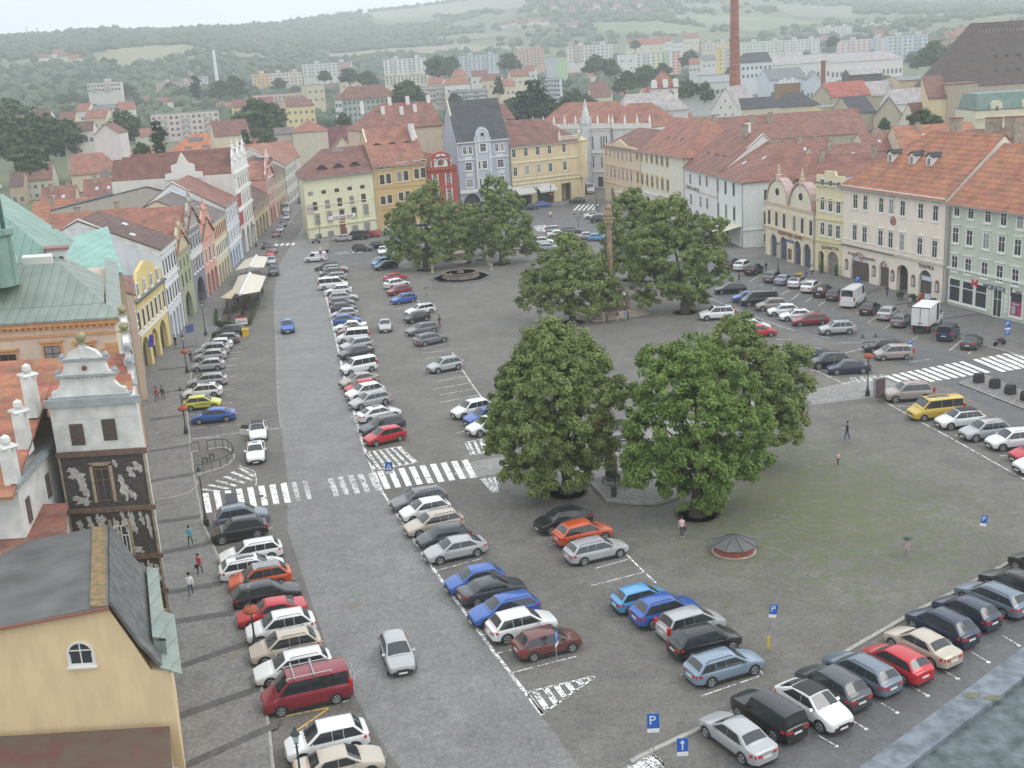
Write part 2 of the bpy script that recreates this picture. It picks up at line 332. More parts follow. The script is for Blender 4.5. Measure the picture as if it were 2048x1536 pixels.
# upper-west stalls
for y, xl, xr in [(676,455,493),(687,462,488),(696,450,484),(705,448,483),(718,448,479),(731,452,476),(742,388,469),(753,445,472),(766,446,470),(779,440,466),(791,440,465),(806,440,465),(827,380,430),(850,440,478),(856,382,415),(876,383,440)]:
    strip(b, [(xl, y+(xr-xl)*.045),(xr, y-(xr-xl)*.045)],.1)
strip(b, [(384,878),(440,870),(512,862),(558,856)],.12)
# lower-west ticks
for x, y in [(546,1055),(574,1127),(589,1156),(615,1215),(632,1247),(647,1282),(667,1318),(705,1399),(736,1463),(772,1513)]:
    strip(b, [(x-20, y+5),(x, y)],.1)
# stalls right of the road
for p in [((652,600),(668,597)),((662,640),(676,637)),((668,660),(680,657)),((672,680),(684,677)),((678,702),(690,699)),((684,728),(694,725)),((700,834),(712,831)),((713,852),(730,849)),((717,866),(732,863)),
          ((798,1037),(812,1033)),((830,1087),(846,1082)),((850,1110),(862,1107)),((873,1141),(965,1117)),((891,1170),(905,1166)),((915,1201),(932,1198)),((940,1235),(950,1232)),((967,1270),(994,1263)),((993,1307),(1030,1298)),((1022,1346),(1152,1313)),
          ((745,549),(790,541)),((752,560),(775,556)),((786,620),(820,612)),((800,650),(850,641)),((820,657),(862,645)),((846,698),(890,688)),((838,708),(892,701)),((850,718),(905,708)),((855,753),(926,741)),((867,764),(934,752)),((865,779),(943,765)),((880,790),(950,777)),((880,805),(960,790)),((912,866),(932,862)),
          ((1098,1090),(1122,1084)),((1128,1116),(1142,1112)),((1190,1137),(1262,1117)),((1180,1172),(1290,1144)),((1326,1260),(1342,1256)),((1362,1349),(1392,1341)),((1400,1393),(1520,1352)),((1520,1340),(1526,1350))]:
    strip(b, p,.1)
# east rows
for p in [((1796,812),(1845,813)),((1872,850),(1890,850)),((1911,871),(1932,870)),((1960,890),(1990,889)),((2000,912),(2030,910)),((1500,640),(1530,645)),((1552,679),(1585,679)),((1552,690),(1598,690)),((1680,686),(1740,685)),((1690,706),(1735,695)),((1820,724),(1860,718)),((1630,670),(1660,676)),((1850,745),(1885,738)),
          ((1498,564),(1530,545)),((1520,572),(1540,560)),((1538,583),(1555,572)),((1562,590),(1578,580)),((1582,600),(1602,585)),((1610,604),(1624,595)),((1636,612),(1650,603)),((1662,622),(1684,606)),((1712,630),(1722,620)),((1735,646),(1756,632)),((1768,658),(1785,646)),((1820,682),(1836,672)),((1898,702),(1926,678)),((1936,708),(1946,700))]:
    strip(b, p,.11)
# yard stalls SE, single lines with a dot at the end
for i in range(11):
    x = 1645+i*61; y = 1476-i*33.5+ (i*.25)**2*0
    strip(b, [(x-8, y-5),(x+26, y+15)],.07)
    a = G2(x+27, y+16); b.face([(a[0]+.13*math.cos(k), a[1]+.13*math.sin(k),.01) for k in (0,1.05,2.1,3.14,4.2,5.24)])
# hatched islands
def hatch(q, n, w=.3, edge=True):
    if edge: strip(b, list(q)+[q[0]],.13)
    for i in range(n):
        t = (i+.6)/n; a = (q[0][0]+(q[1][0]-q[0][0])*t, q[0][1]+(q[1][1]-q[0][1])*t); c = (q[3][0]+(q[2][0]-q[3][0])*t, q[3][1]+(q[2][1]-q[3][1])*t); strip(b, [a, c], w)
hatch([(728,905),(800,893),(835,925),(752,940)],6)
hatch([(930,885),(965,878),(975,905),(942,910)],3); hatch([(962,958),(992,952),(1002,985),(985,985)],3)
hatch([(1055,1384),(1186,1353),(1190,1354),(1085,1428)],6,.35)
hatch([(745,522),(762,508),(780,512),(752,530)],4,.2); hatch([(665,507),(720,498),(724,505),(680,508)],4,.25)
hatch([(1066,452),(1090,450),(1100,465),(1075,462)],4,.4)
hatch([(1700,756),(1765,749),(1772,757),(1712,765)],5,.25)
hatch([(1245,1540),(1300,1505),(1330,1530),(1290,1560)],5,.35)
for i in range(6):
    strip(b, [(405+i*14,988-i*7),(432+i*15+(i == 5)*-10,985+i*-4)],.01)
for i in range(6): strip(b, [(402+i*15.5,978-i*8.5),(440+i*16.5 if i < 5 else 512,983-i*5.5)],.36)
strip(b, [(478,931),(508,942),(513,955),(512,972)],.12)
T(b.build('painted_bay_markings', m_line), kind='structure')
b = MB()
for i in range(8):   # crossing, west half
    t = i/7; tl = (404.5+156.2*t,987-20.5*t); bl = (412.3+157.2*t,1026-20*t); w = 12.2
    b.face([(*G2(*tl),.01),(*G2(*bl),.01),(*G2(bl[0]+w, bl[1]-1.4),.01),(*G2(tl[0]+w, tl[1]-1.4),.01)])
for i in range(9):
    t = i/8; tl = (754+169*t,943-22.5*t); bl = (769.5+172*t,978.5-22.5*t); w = 12
    b.face([(*G2(*tl),.01),(*G2(*bl),.01),(*G2(bl[0]+w, bl[1]-1.6),.01),(*G2(tl[0]+w, tl[1]-1.6),.01)])
for i in range(11):
    t = i/10; tl = (1768+149*t,752-28*t); br = (1822+158*t,771.5-25.5*t); w = 8.3
    b.face([(*G2(*tl),.01),(*G2(tl[0]+w, tl[1]-1.4),.01),(*G2(br[0]+w*.2, br[1]-1.4),.01),(*G2(br[0]-w, br[1]),.01)])
for i in range(7):
    t = i/6; tl = (1945+88*t,719-16*t); br = (2012+88*t,744-16*t); w = 9
    b.face([(*G2(*tl),.01),(*G2(tl[0]+w, tl[1]-1.4),.01),(*G2(br[0]+w*.2, br[1]-1.4),.01),(*G2(br[0]-w, br[1]),.01)])
for x in range(5): b.face([(*G2(541+x*11,488-x*.6),.01),(*G2(547+x*11,488-x*.6),.01),(*G2(543+x*11,493-x*.6),.01),(*G2(537+x*11,493-x*.6),.01)])
for x in range(5): strip(b, [(1148+x*9,421),(1160+x*9,409)],.5)
T(b.build('zebra_crossing_markings', m_lineb), kind='structure')
b = MB()
for i in range(5):
    t = i/5; tl = (655+100*t,957-13*t); bl = (668+104*t,993-13*t); w = 11
    b.face([(*G2(*tl),.01),(*G2(*bl),.01),(*G2(bl[0]+w, bl[1]-1.4),.01),(*G2(tl[0]+w, tl[1]-1.4),.01)])
for i in range(2):
    tl = (583+i*22,965-3*i); bl = (593+i*22,1003-3*i)
    b.face([(*G2(*tl),.01),(*G2(*bl),.01),(*G2(bl[0]+9, bl[1]-1.4),.01),(*G2(tl[0]+9, tl[1]-1.4),.01)])
T(b.build('faded_zebra_markings', worn('faded_paint', (.62,.62,.60),.36)), kind='structure')
b = MB(); strip(b, [(572,1432),(660,1415),(585,1467),(622,1473)],.12); T(b.build('yellow_marking', m_yel), kind='structure')
# granite kerb along the yard
kp = [(1262,1525),(1310,1500),(1400,1458),(1520,1400),(1610,1352),(1700,1300),(1830,1225),(1900,1190),(2048,1110),(2200,1030)]
b = MB()
for q0, q1 in zip(kp[:-1], kp[1:]):
    a = Vector(G2(*q0)); c = Vector(G2(*q1)); d = (c-a).normalized(); n = Vector((-d.y, d.x))*.14
    b.prism([tuple(a+n), tuple(a-n), tuple(c-n), tuple(c+n)],0,.1)
T(b.build('granite_kerb', m_kerb), kind='structure')
b = MB(); strip(b, [(549,600),(553,700),(556,800),(562,855)],.22,.012); T(b.build('stone_gutter', m_path), kind='structure')
for i, (x, y, s) in enumerate([(1290,1015,2.2)]): pass
# dark patches: tar square and drain on the crossing, manholes
b = MB(); b.face([(*G2(451,987),.014),(*G2(474,986),.014),(*G2(474,1010),.014),(*G2(451,1014),.014)]); T(b.build('tar_patch', mat('tar', (.05,.055,.06),.6)), kind='structure')
for x, y, lab in [(519,993, 'round dark manhole cover on the west crossing'),(465,1316, 'rusty manhole cover in the west pavement by the beige car'),(712,1210, 'pale manhole cover in the middle of the road')]:
    c = G(x, y); bb = MB(); bb.lathe([(.01,.127 if x == 465 else .012),(.38,.127 if x == 465 else .012),(.38,.135 if x == 465 else .018),(.01,.135 if x == 465 else .018)],0,0,16); T(bb.build('manhole_cover', mat('iron%d' % x, (.09,.085,.08) if x == 519 else (.2,.17,.13),.7), loc=(c[0], c[1],0)), lab, 'manhole cover', 'manhole covers')
# ================================================================ BUILDINGS
GLASS = mat('window_glass', (.05,.055,.062),.12, spec=.6); CURT = mat('curtained_glass', (.30,.31,.31),.25)
WHITE = mat('white_paint', (.74,.74,.71),.7); BROWN = mat('brown_frame', (.2,.11,.08),.6); DGREY = mat('dark_grey_frame', (.09,.09,.1),.5)
STONE = mat('sandstone', (.42,.36,.27),.9,.3,1.2); BRICKC = mat('chimney_render', (.36,.32,.26),.9,.35,1.5); BRICKR = mat('red_brick', (.30,.11,.08),.9,.4,2.0)
DARKIN = mat('dark_interior', (.045,.042,.04),.9); PIPE = mat('zinc_pipe', (.30,.31,.32),.45); COPPER = roofm((.22,.35,.295),1.0, 'metal'); LEAD = roofm((.25,.30,.265),1.0, 'metal')
TILE = roofm((.40,.175,.12)); TILE2 = roofm((.33,.15,.11)); TILE3 = roofm((.47,.20,.115),.6); TILED = roofm((.17,.10,.08)); SLATE = roofm((.075,.078,.085)); TILEM = roofm((.26,.12,.095)); WROOF = roofm((.52,.47,.45),1.0, 'tile'); GROOF = roofm((.17,.18,.185),.5, 'metal'); TILEG = roofm((.21,.17,.15))
WC = {}
def window_meshes(w, h, st, sash, trim):
    k = (w, h, st, sash.name, trim.name if trim else None)
    if k in WC: return WC[k]
    arch = 'a' in st; b = MB(); s = .07; yb = -.05
    def outline(x0, x1, z0, z1, rise):
        if not arch: return [(x0, z0),(x1, z0),(x1, z1),(x0, z1)]
        p = [(x0, z0),(x1, z0)]; c = (x0+x1)/2; r = (x1-x0)/2
        for i in range(0,9): a = math.pi*i/8; p.append((c+r*math.cos(a), z1-rise+rise*math.sin(a)))
        return p
    rise = (w/2 if 'R' in st else w*.18) if arch else 0
    # frame ring
    if trim:
        t = .16 if 'T' in st else .1; po = outline(-w/2-t, w/2+t, -(.05 if 'd' in st else t), h+t, rise*1.15); pi = outline(-w/2, w/2,0, h, rise); n = len(po)
        for i in range(n):
            j = (i+1) % n
            b.loft([[(po[i][0],0, po[i][1]),(po[i][0],-.07, po[i][1]),(pi[i][0],-.07, pi[i][1]),(pi[i][0],0, pi[i][1])],[(po[j][0],0, po[j][1]),(po[j][0],-.07, po[j][1]),(pi[j][0],-.07, pi[j][1]),(pi[j][0],0, pi[j][1])]],1, cap=False)
        if 'd' not in st: b.box(-w/2-t-.06, w/2+t+.06,-.16,0,-t-.09,-t,1)
        if 'c' in st: b.box(-w/2-t-.1, w/2+t+.1,-.24,0, h+t+.12, h+t+.24,1)
        if 'p' in st: b.slabxz([(-w/2-t-.12, h+t+.1),(w/2+t+.12, h+t+.1),(0, h+t+.55)],-.2,0,1)
        if 'r' in st: b.slabxz([(-w/2-t-.1, h+t+.1),(w/2+t+.1, h+t+.1),(w*.4, h+t+.32),(0, h+t+.45),(-w*.4, h+t+.32)],-.2,0,1)
    f = .055
    b.box(-w/2,-w/2+f, yb,-.012,0, h-rise); b.box(w/2-f, w/2, yb,-.012,0, h-rise); b.box(-w/2+f, w/2-f, yb,-.012,0, f)
    if not arch: b.box(-w/2+f, w/2-f, yb,-.012, h-f, h)
    if 'n' not in st: b.box(-f/2, f/2, yb,-.014, f, h-(0 if arch else f))
    if h > 1.1 and 'n' not in st: b.box(-w/2+f, -f/2, yb,-.016, h*.64, h*.64+f); b.box(f/2, w/2-f, yb,-.016, h*.64, h*.64+f)
    if '3' in st: b.box(-w/4-.02,-w/4+.02, yb,-.018, f, h*.64); b.box(w/4-.02, w/4+.02, yb,-.018, f, h*.64)
    fm = b.mesh('window_frame', [sash, trim or sash])
    g = MB(); o = outline(-w/2, w/2,0, h, rise); g.face([(x,-.01, z) for x, z in o]); pm = [g.mesh('pane', GLASS), g.mesh('pane', CURT)]
    WC[k] = (fm, pm); return WC[k]
def window(root, x, z, w, h, st='', sash=None, trim=None, y=0.0, rz=0.0, curt=.2, name='window', label=None):
    fm, pm = window_meshes(w, h, st, sash or WHITE, trim)
    o = put(name, fm, root, (x, y, z), rz); put('pane', pm[1] if random.random() < curt else pm[0], o)
    if label: o['label'] = label
    return o
class Bld:
    """root at the left front corner seen from the street; x along the front, y into the block"""
    def __init__(s, name, A, B, depth, H, wall, label, cat='house', group=None, z0=0.0, down=0.0, arches=(), gable=None):
        s.A, s.B = A, B; dx, dy = B[0]-A[0], B[1]-A[1]; s.L = math.hypot(dx, dy); s.rz = math.atan2(dy, dx); s.D = depth; s.H = H; s.z0 = z0; s.down = down
        s.root = empty(name, (A[0], A[1], z0), s.rz, label, cat, group); s.wm = wallm(wall) if isinstance(wall, tuple) else wall; s.arches = arches; s.gable = gable; s.extra = []
    def sz(s, px, py):
        U, f, d = ray(px, py); ux, uy = math.cos(s.rz), math.sin(s.rz); nx, ny = -uy, ux
        t = (s.A[0]*nx+s.A[1]*ny)/(U*nx+f*ny)
        return (U*t-s.A[0])*ux+(f*t-s.A[1])*uy, CZ-d*t-s.z0
    def walls(s, front_top=None, hl=0, hr=0, ry=.5, rh=0, gy=True):
        b = MB(); L, H, Dp = s.L, s.H, s.D; lo = -s.down
        pts = [(0, lo)]
        for (x0, x1, hh, kind) in sorted(s.arches):
            pts.append((x0, lo)); pts.append((x0, hh-(x1-x0)/2 if kind == 'R' else hh))
            if kind == 'R':
                r = (x1-x0)/2
                for i in range(1,8): a = math.pi-math.pi*i/8; pts.append((x0+r+r*math.cos(a), hh-r+r*math.sin(a)))
            pts.append((x1, hh-(x1-x0)/2 if kind == 'R' else hh)); pts.append((x1, lo))
        pts += [(L, lo),(L, H)]
        pts += list(front_top or []); pts.append((0, H))
        b.face([(x,0, z) for x, z in pts],0)
        k = 1
        for (x0, x1, hh, kind) in s.arches:      # jambs and vault, half a metre thick
            r = (x1-x0)/2; pr = [(x0, lo),(x0, hh-r if kind == 'R' else hh)]
            if kind == 'R': pr += [(x0+r+r*math.cos(math.pi-math.pi*i/8), hh-r+r*math.sin(math.pi-math.pi*i/8)) for i in range(1,8)]
            pr += [(x1, hh-r if kind == 'R' else hh),(x1, lo)]
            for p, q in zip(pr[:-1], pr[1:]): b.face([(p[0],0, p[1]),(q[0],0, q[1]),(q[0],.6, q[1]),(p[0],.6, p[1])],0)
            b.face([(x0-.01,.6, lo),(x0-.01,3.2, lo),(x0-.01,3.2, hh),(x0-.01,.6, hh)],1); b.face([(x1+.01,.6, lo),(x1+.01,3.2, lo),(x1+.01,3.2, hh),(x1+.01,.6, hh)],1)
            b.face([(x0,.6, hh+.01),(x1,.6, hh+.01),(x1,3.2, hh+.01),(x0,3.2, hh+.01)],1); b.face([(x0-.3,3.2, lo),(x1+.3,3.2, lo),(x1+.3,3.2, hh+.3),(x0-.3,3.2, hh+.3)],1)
        yr = Dp*ry
        def side(x, hip):
            p = [(x,0, lo),(x, Dp, lo),(x, Dp, H)]
            if rh and gy and not hip: p.append((x, yr, H+rh))
            p.append((x,0, H)); b.face(p,0)
        side(0, hl); side(L, hr); b.face([(0, Dp, lo),(L, Dp, lo),(L, Dp, H),(0, Dp, H)],0)
        b.face([(0,0, H-.01),(L,0, H-.01),(L, Dp, H-.01),(0, Dp, H-.01)],0)
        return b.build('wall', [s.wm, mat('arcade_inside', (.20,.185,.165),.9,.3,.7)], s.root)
    def roof(s, kind, rh, m, over=.35, hl=0, hr=0, ry=.5, parL=0, parR=0, thick=.16, side_over=.1, z=None, parm=None, xf=0):
        L, Dp = s.L, s.D; H = s.H if z is None else z; b = MB(); s.kind, s.rh, s.ry = kind, rh, ry; o, so = over, side_over
        s.walls(rh=rh if kind == 'g' else 0, hl=hl, hr=hr, ry=ry, front_top=[(L/2, s.H+rh)] if kind == 'x' else None)
        if kind == 'g':
            yr = Dp*ry; k = rh/yr; kb = rh/(Dp-yr) if ry < 1 else 0
            x1 = hl if hl else -so; x2 = L-hr if hr else L+so; e = .05
            zf = H-o*k+e; zb = H-o*kb+e; zr = H+rh+e; xl = -o if hl else -so; xr = L+o if hr else L+so
            for q in ([(xl, -o, zf),(xr, -o, zf),(x2, yr, zr),(x1, yr, zr)],[(xr, Dp+o, zb),(xl, Dp+o, zb),(x1, yr, zr),(x2, yr, zr)]):
                b.loft([q, [(x, y, zz+thick) for x, y, zz in q]])
            if hl: q = [(xl, Dp+o, zb),(xl, -o, zf),(x1, yr, zr)]; b.loft([q, [(x, y, zz+thick) for x, y, zz in q]])
            if hr: q = [(xr, -o, zf),(xr, Dp+o, zb),(x2, yr, zr)]; b.loft([q, [(x, y, zz+thick) for x, y, zz in q]])
            ro = b.build('roof', m, s.root)
            if s.z0 == 0 and s.down == 0:
                c = MB(); c.box(xl, xr, -o-.1,-o, zf-.05, zf+.10); c.build('gutter', PIPE, ro); c = MB()
                if not hl and not s.arches: c.tube((.15,-.1,0),(.15,-.1, zf),.06)
                c.tube((L-.12,-.1,0),(L-.12,-.1, zf),.06, n=6); c.build('downpipe', PIPE, s.root)
            for fl, x0 in ((parL,-.02),(parR, L-.38)):
                if fl:
                    c = MB(); c.loft([[(xx,-.1, H-.3),(xx, yr, H+rh+.45),(xx, Dp, H-.2),(xx, Dp, H-.9),(xx, yr, H+rh-.6),(xx,-.1, H-1)] for xx in (x0, x0+.4)]); c.build('firewall', parm or WHITE, s.root)
        elif kind == 'x':
            k = rh/(L/2); zf = H-so*k+.05
            for q in ([(-so, -o, zf),(L/2,-o, H+rh+.05),(L/2, Dp+.1, H+rh+.05),(-so, Dp+.1, zf)],[(L+so, -o, zf),(L/2,-o, H+rh+.05),(L/2, Dp+.1, H+rh+.05),(L+so, Dp+.1, zf)]):
                b.loft([q, [(x, y, zz+thick) for x, y, zz in q]])
            ro = b.build('roof', m, s.root)
        elif kind == 'f':
            b.box(-.15, L+.15,-.15, Dp+.15, H, H+.25); ro = b.build('roof', m, s.root)
        elif kind == 's':
            q = [(-so, -o, H-o*rh/Dp+.05),(L+so, -o, H-o*rh/Dp+.05),(L+so, Dp, H+rh+.05),(-so, Dp, H+rh+.05)]; b.loft([q, [(x, y, zz+thick) for x, y, zz in q]]); ro = b.build('roof', m, s.root)
            c = MB(); c.face([(0,0, H),(0, Dp, H),(0, Dp, H+rh)]); c.face([(L,0, H),(L, Dp, H),(L, Dp, H+rh)]); c.face([(0, Dp, H),(L, Dp, H),(L, Dp, H+rh),(0, Dp, H+rh)]); c.build('gable_wall', s.wm, s.root)
        s.ro = ro; return ro
    def zroof(s, y):
        if s.kind == 'g':
            yr = s.D*s.ry; return s.H+s.rh*(y/yr if y < yr else (s.D-y)/(s.D-yr))
        return s.H
    def chimney(s, x, y, w=.8, h=2.2, d=.6, m=None, pots=0, z=None):
        z = s.zroof(y) if z is None else z; b = MB(); b.box(x-w/2, x+w/2, y-d/2, y+d/2, z-1.2, z+h); b.box(x-w/2-.06, x+w/2+.06, y-d/2-.06, y+d/2+.06, z+h, z+h+.12,1)
        for i in range(pots): b.lathe([(.12, z+h+.12),(.1, z+h+.5)], x-w/2+.2+i*(w-.4)/max(1, pots-1), y,8,1)
        return b.build('chimney', [m or BRICKC, BRICKR], s.ro)
    def skylight(s, x, y, w=.8, h=.9, m=None):
        k = s.rh/(s.D*s.ry); z = s.zroof(y); b = MB(); e = .24
        q = [(x-w/2, y, z+e),(x+w/2, y, z+e),(x+w/2, y+h, z+h*k+e),(x-w/2, y+h, z+h*k+e)]; b.loft([[(a, c, d-.2) for a, c, d in q], q]); return b.build('skylight', m or mat('skylight_glass', (.45,.5,.53),.2), s.ro)
    def eyebrow(s, x, y, w=3.0, h=.7):
        z = s.zroof(y)+.2; b = MB(); n = 12; k = s.rh/(s.D*s.ry)
        a = [(x-w/2+w*i/n, y, z+h*math.sin(math.pi*i/n)**1.5) for i in range(n+1)]; c = [(x-w/2+w*i/n, y+h*math.sin(math.pi*i/n)**1.5/k+.05, z+h*math.sin(math.pi*i/n)**1.5+.03) for i in range(n+1)]
        for i in range(n): b.face([a[i], a[i+1], c[i+1], c[i]],0)
        b.face([(p[0], y+.02, p[2]-.08) for p in a[1:-1]]+[(x+w/2-.3, y+.02, z-.1),(x-w/2+.3, y+.02, z-.1)],1)
        return b.build('eyebrow_dormer', [s.ro.data.materials[0], DARKIN], s.ro)
    def dormer(s, x, y, w=1.3, h=1.4, col=None, rm=None):
        z = s.zroof(y); k = s.rh/(s.D*s.ry); b = MB(); dd = h/k
        b.slabxz([(x-w/2, z-.2),(x+w/2, z-.2),(x+w/2, z+h),(x, z+h+w*.35),(x-w/2, z+h)], y-.02, y+dd,0)
        d = b.build('dormer', col or WHITE, s.ro)
        c = MB(); z1 = z+h; c.loft([[(x-w/2-.15, y-.2, z1-.05),(x, y-.2, z1+w*.35+.06),(x+w/2+.15, y-.2, z1-.05),(x+w/2+.15, y-.2, z1+.06),(x, y-.2, z1+w*.35+.18),(x-w/2-.15, y-.2, z1+.06)],[(x-w/2-.15, y+dd+.3, z1-.05),(x, y+dd+.6, z1+w*.35+.06),(x+w/2+.15, y+dd+.3, z1-.05),(x+w/2+.15, y+dd+.3, z1+.06),(x, y+dd+.6, z1+w*.35+.18),(x-w/2-.15, y+dd+.3, z1+.06)]])
        c.build('dormer_roof', rm or SLATE, d)
        window(d, x, z+.2, w*.55, h*.75, '', WHITE, None, y=y-.03)
    def row(s, p0, p1, n, w, h, st='', sash=None, trim=None, xs=None, curt=.2, name='window'):
        a = s.sz(*p0); c = s.sz(*p1)
        for i in range(n):
            t = (i/(n-1) if n > 1 else 0) if xs is None else xs[i]
            window(s.root, a[0]+(c[0]-a[0])*t, a[1]+(c[1]-a[1])*t, w, h, st, sash, trim, curt=curt, name=name)
    def rowz(s, z, n, w, h, st='', sash=None, trim=None, m=1.0, xs=None, curt=.2, face='front'):
        for i in range(n):
            if face == 'front':
                x = (m+(s.L-2*m)*(i/(n-1) if n > 1 else .5)) if xs is None else xs[i]; window(s.root, x, z, w, h, st, sash, trim, curt=curt)
            elif face == 'right':
                y = m+(s.D-2*m)*(i/(n-1) if n > 1 else .5); o = window(s.root, s.L, z, w, h, st, sash, trim, y=y, rz=math.pi/2, curt=curt)
            elif face == 'left':
                y = m+(s.D-2*m)*(i/(n-1) if n > 1 else .5); o = window(s.root,0, z, w, h, st, sash, trim, y=y, rz=-math.pi/2, curt=curt)
    def band(s, z, h=.18, out=.12, m=None, x0=None, x1=None, name='cornice'):
        b = MB(); b.box(0 if x0 is None else x0, s.L if x1 is None else x1,-out,-.003, z, z+h); return b.build(name, m or s.wm, s.root)
    def panel(s, x0, x1, z0, z1, m, out=.03, name='panel'):
        b = MB(); b.box(x0, x1,-out,-.002, z0, z1); return b.build(name, m, s.root)
    def bandpx(s, py, px=None, h=.18, out=.12, m=None):
        return s.band(s.sz(*py)[1], h, out, m)
    def pipe(s, x, z1=None):
        b = MB(); b.tube((x,-.12,0),(x,-.12, z1 or s.H),.07); return b.build('downpipe', PIPE, s.root)
    def archfill(s, x0, x1, hh, mcol, name='shopfront', z0=.1, y=.35, bars=2):
        r = (x1-x0)/2; b = MB(); p = [(x0, z0),(x1, z0),(x1, hh-r)]+[(x0+r+r*math.cos(math.pi*i/8), hh-r+r*math.sin(math.pi*i/8)) for i in range(1,8)]+[(x0, hh-r)]
        b.face([(x, y, z) for x, z in p],0)
        for i in range(1, bars+1): xx = x0+(x1-x0)*i/(bars+1); b.box(xx-.04, xx+.04, y-.06, y-.01, z0, hh-r*.2,1)
        b.box(x0, x1, y-.06, y-.012, hh-r-.06, hh-r+.02,1)
        return b.build(name, [mcol, BROWN], s.root)
    def sign(s, txt, px, py, size, m, name='lettering', align='CENTER', sx=1.0, zoff=0):
        x, z = s.sz(px, py); return text(name, txt, size, m, s.root, (x,-.12, z+zoff), align=align, sx=sx)
def firstx(n, L, m): return [m+(L-2*m)*i/(n-1) for i in range(n)]
INK = mat('dark_lettering', (.06,.05,.05),.6); REDINK = mat('maroon_lettering', (.30,.04,.05),.6)
# ---------------------------------------------------------------- west row
# foreground house, cream gable wall with grey roof
fg = Bld('town_house', (-46,50),(-17.7,50),9.5,3.4,(.80,.62,.38), 'yellow rendered house with a flat grey roof and one half-round window, bottom left', down=3.4)
b = MB(); X = lambda wx: wx+46
pr = [(0,-3.4),(28.3,-3.4),(28.3,6.9),(27.4,7.0),(26.8,8.4),(25.8,10.5),(15,8.9),(0,7.0)]
b.loft([[(x,0, z+0) for x, z in pr],[(x,9.6, z) for x, z in pr]],0); fg.z0 = 0; fg.root.location.z = 0
fg.wm = b.build('wall', fg.wm, fg.root).data.materials[0]
b = MB()
q = [(-.2,7.12),(15,9.0),(25.9,10.62),(25.9,10.74),(15,9.15),(-.2,7.25)]; b.loft([[(x,-.25, z) for x, z in q],[(x,10.2, z) for x, z in q]])
r1 = b.build('flat_roof', mat('grey_felt', (.135,.137,.135),.95,.3,.5), fg.root)
b = MB(); q = [(25.92,10.70),(27.0,8.45),(27.9,7.15),(28.0,7.3),(27.1,8.6),(26.02,10.86)]; b.loft([[(x,-.12, z) for x, z in q],[(x,10.2, z) for x, z in q]]); b.build('slate_slope', mat('weathered_slate', (.15,.155,.15),.8,.4,1.5), fg.root)
b = MB(); q = [(27.9,7.16),(28.9,6.75),(28.9,6.85),(27.9,7.3)]; b.loft([[(x,-.3, z) for x, z in q],[(x,6.2, z) for x, z in q]]); b.build('gutter_roof', LEAD, fg.root)
b = MB(); q = [(27.7,8.0),(28.35,7.9),(28.35,8.05),(27.7,8.2)]; b.loft([[(x,1.2, z) for x, z in q],[(x,9.8, z) for x, z in q]]); b.box(27.7,28.3,1.2,9.7,6.9,8.02); b.build('side_parapet', LEAD, fg.root)
b = MB(); b.box(25.0,25.8,-.2,10.1,10.55,10.72); b.build('mossy_ridge_gutter', mat('moss_rust', (.26,.15,.08),.95,.5,3, col2=(.12,.13,.06)), fg.root)
b = MB(); b.box(-.2,25.9,-.28,-.12,8.4,8.4); 
b = MB(); q = [(-.2,7.0),(25.9,10.5),(25.9,10.66),(-.2,7.16)]; b.loft([[(x,-.32, z+(.25 if 0 else 0)) for x, z in q],[(x,-.2, z) for x, z in q]]); b.build('verge_board', mat('rusty_verge', (.30,.14,.10),.8), fg.root)
window(fg.root, fg.sz(165,1326)[0], fg.sz(165,1328)[1],1.15,1.15, 'aR', WHITE, WHITE, y=0)
# red roofed house in front of it
h0 = Bld('town_house', (-40,38),(-14.6,38),11.4,1.9,(.62,.5,.3), 'lower house with a mossy dark red tin roof at the bottom left corner')
h0.roof('s', 2.1, mat('red_tin_mossy', (.105,.045,.038),.95,.4,.9, col2=(.11,.10,.07)), over=.3)
b = MB(); b.box(24.9,25.6,-.2,11.3,1.8,2.0); b.build('gutter', PIPE, h0.root)
# sgraffito corner house
SG = mat('sgraffito_dark', (.085,.075,.07),.9,.3,4)
PLW = mat('lime_white', (.70,.70,.67),.9,.22,1.1)
sg = Bld('sgraffito_house', (-28.1,66),(-22.8,66),17.5,16.6, PLW, 'white renaissance house with scroll gables over a dark sgraffito wall', cat='house')
sg.H = 15.4; sg.walls(); b = MB(); b.box(0,5.3,.0,.5,15.41,16.6); b.box(4.9,5.3,.5,17,15.41,16.4); b.build('attic_wall', PLW, sg.root)
b = MB(); b.box(0,5.35,-.05,-.002,.1,13.1,0); sgw = b.build('sgraffito_panel', SG, sg.root)
LT = mat('sgraffito_light', (.50,.48,.44),.9,.35,6); BR = mat('brown_beam', (.18,.12,.09),.9,.3,4)
b = MB()
for zz, hh in ((13.05,.35),(9.35,.3),(6.1,.3),(3.7,.25)): b.box(-.1,5.5,-.18,-.052, zz, zz+hh)
b.build('moulding', BR, sg.root)
b = MB()
for x0, x1, z0, z1 in ((5.2,5.38,.1,13.1),(0,.12,.1,13.1),(1.8,2.0,10,12.5),(3.0,3.2,10,12.5),(1.8,3.2,12.4,12.6),(2.4,2.6,6.4,8.8),(3.6,3.8,6.4,8.8)): b.box(x0, x1,-.10,-.052, z0, z1)
b.build('pilaster', mat('sandstone_trim', (.38,.31,.22),.9,.3,3), sg.root)
b = MB(); random.seed(3)
def blob(b, cx, cz, w, h, y=-.09):
    n = 11; ph = random.random()*6; pts = [(cx+w/2*math.cos(2*math.pi*i/n)*(.62+.38*math.sin(3*i+ph)), cz+h/2*math.sin(2*math.pi*i/n)*(.7+.3*math.sin(2*i+ph))) for i in range(n)]
    b.slabxz(pts, y,-.052)
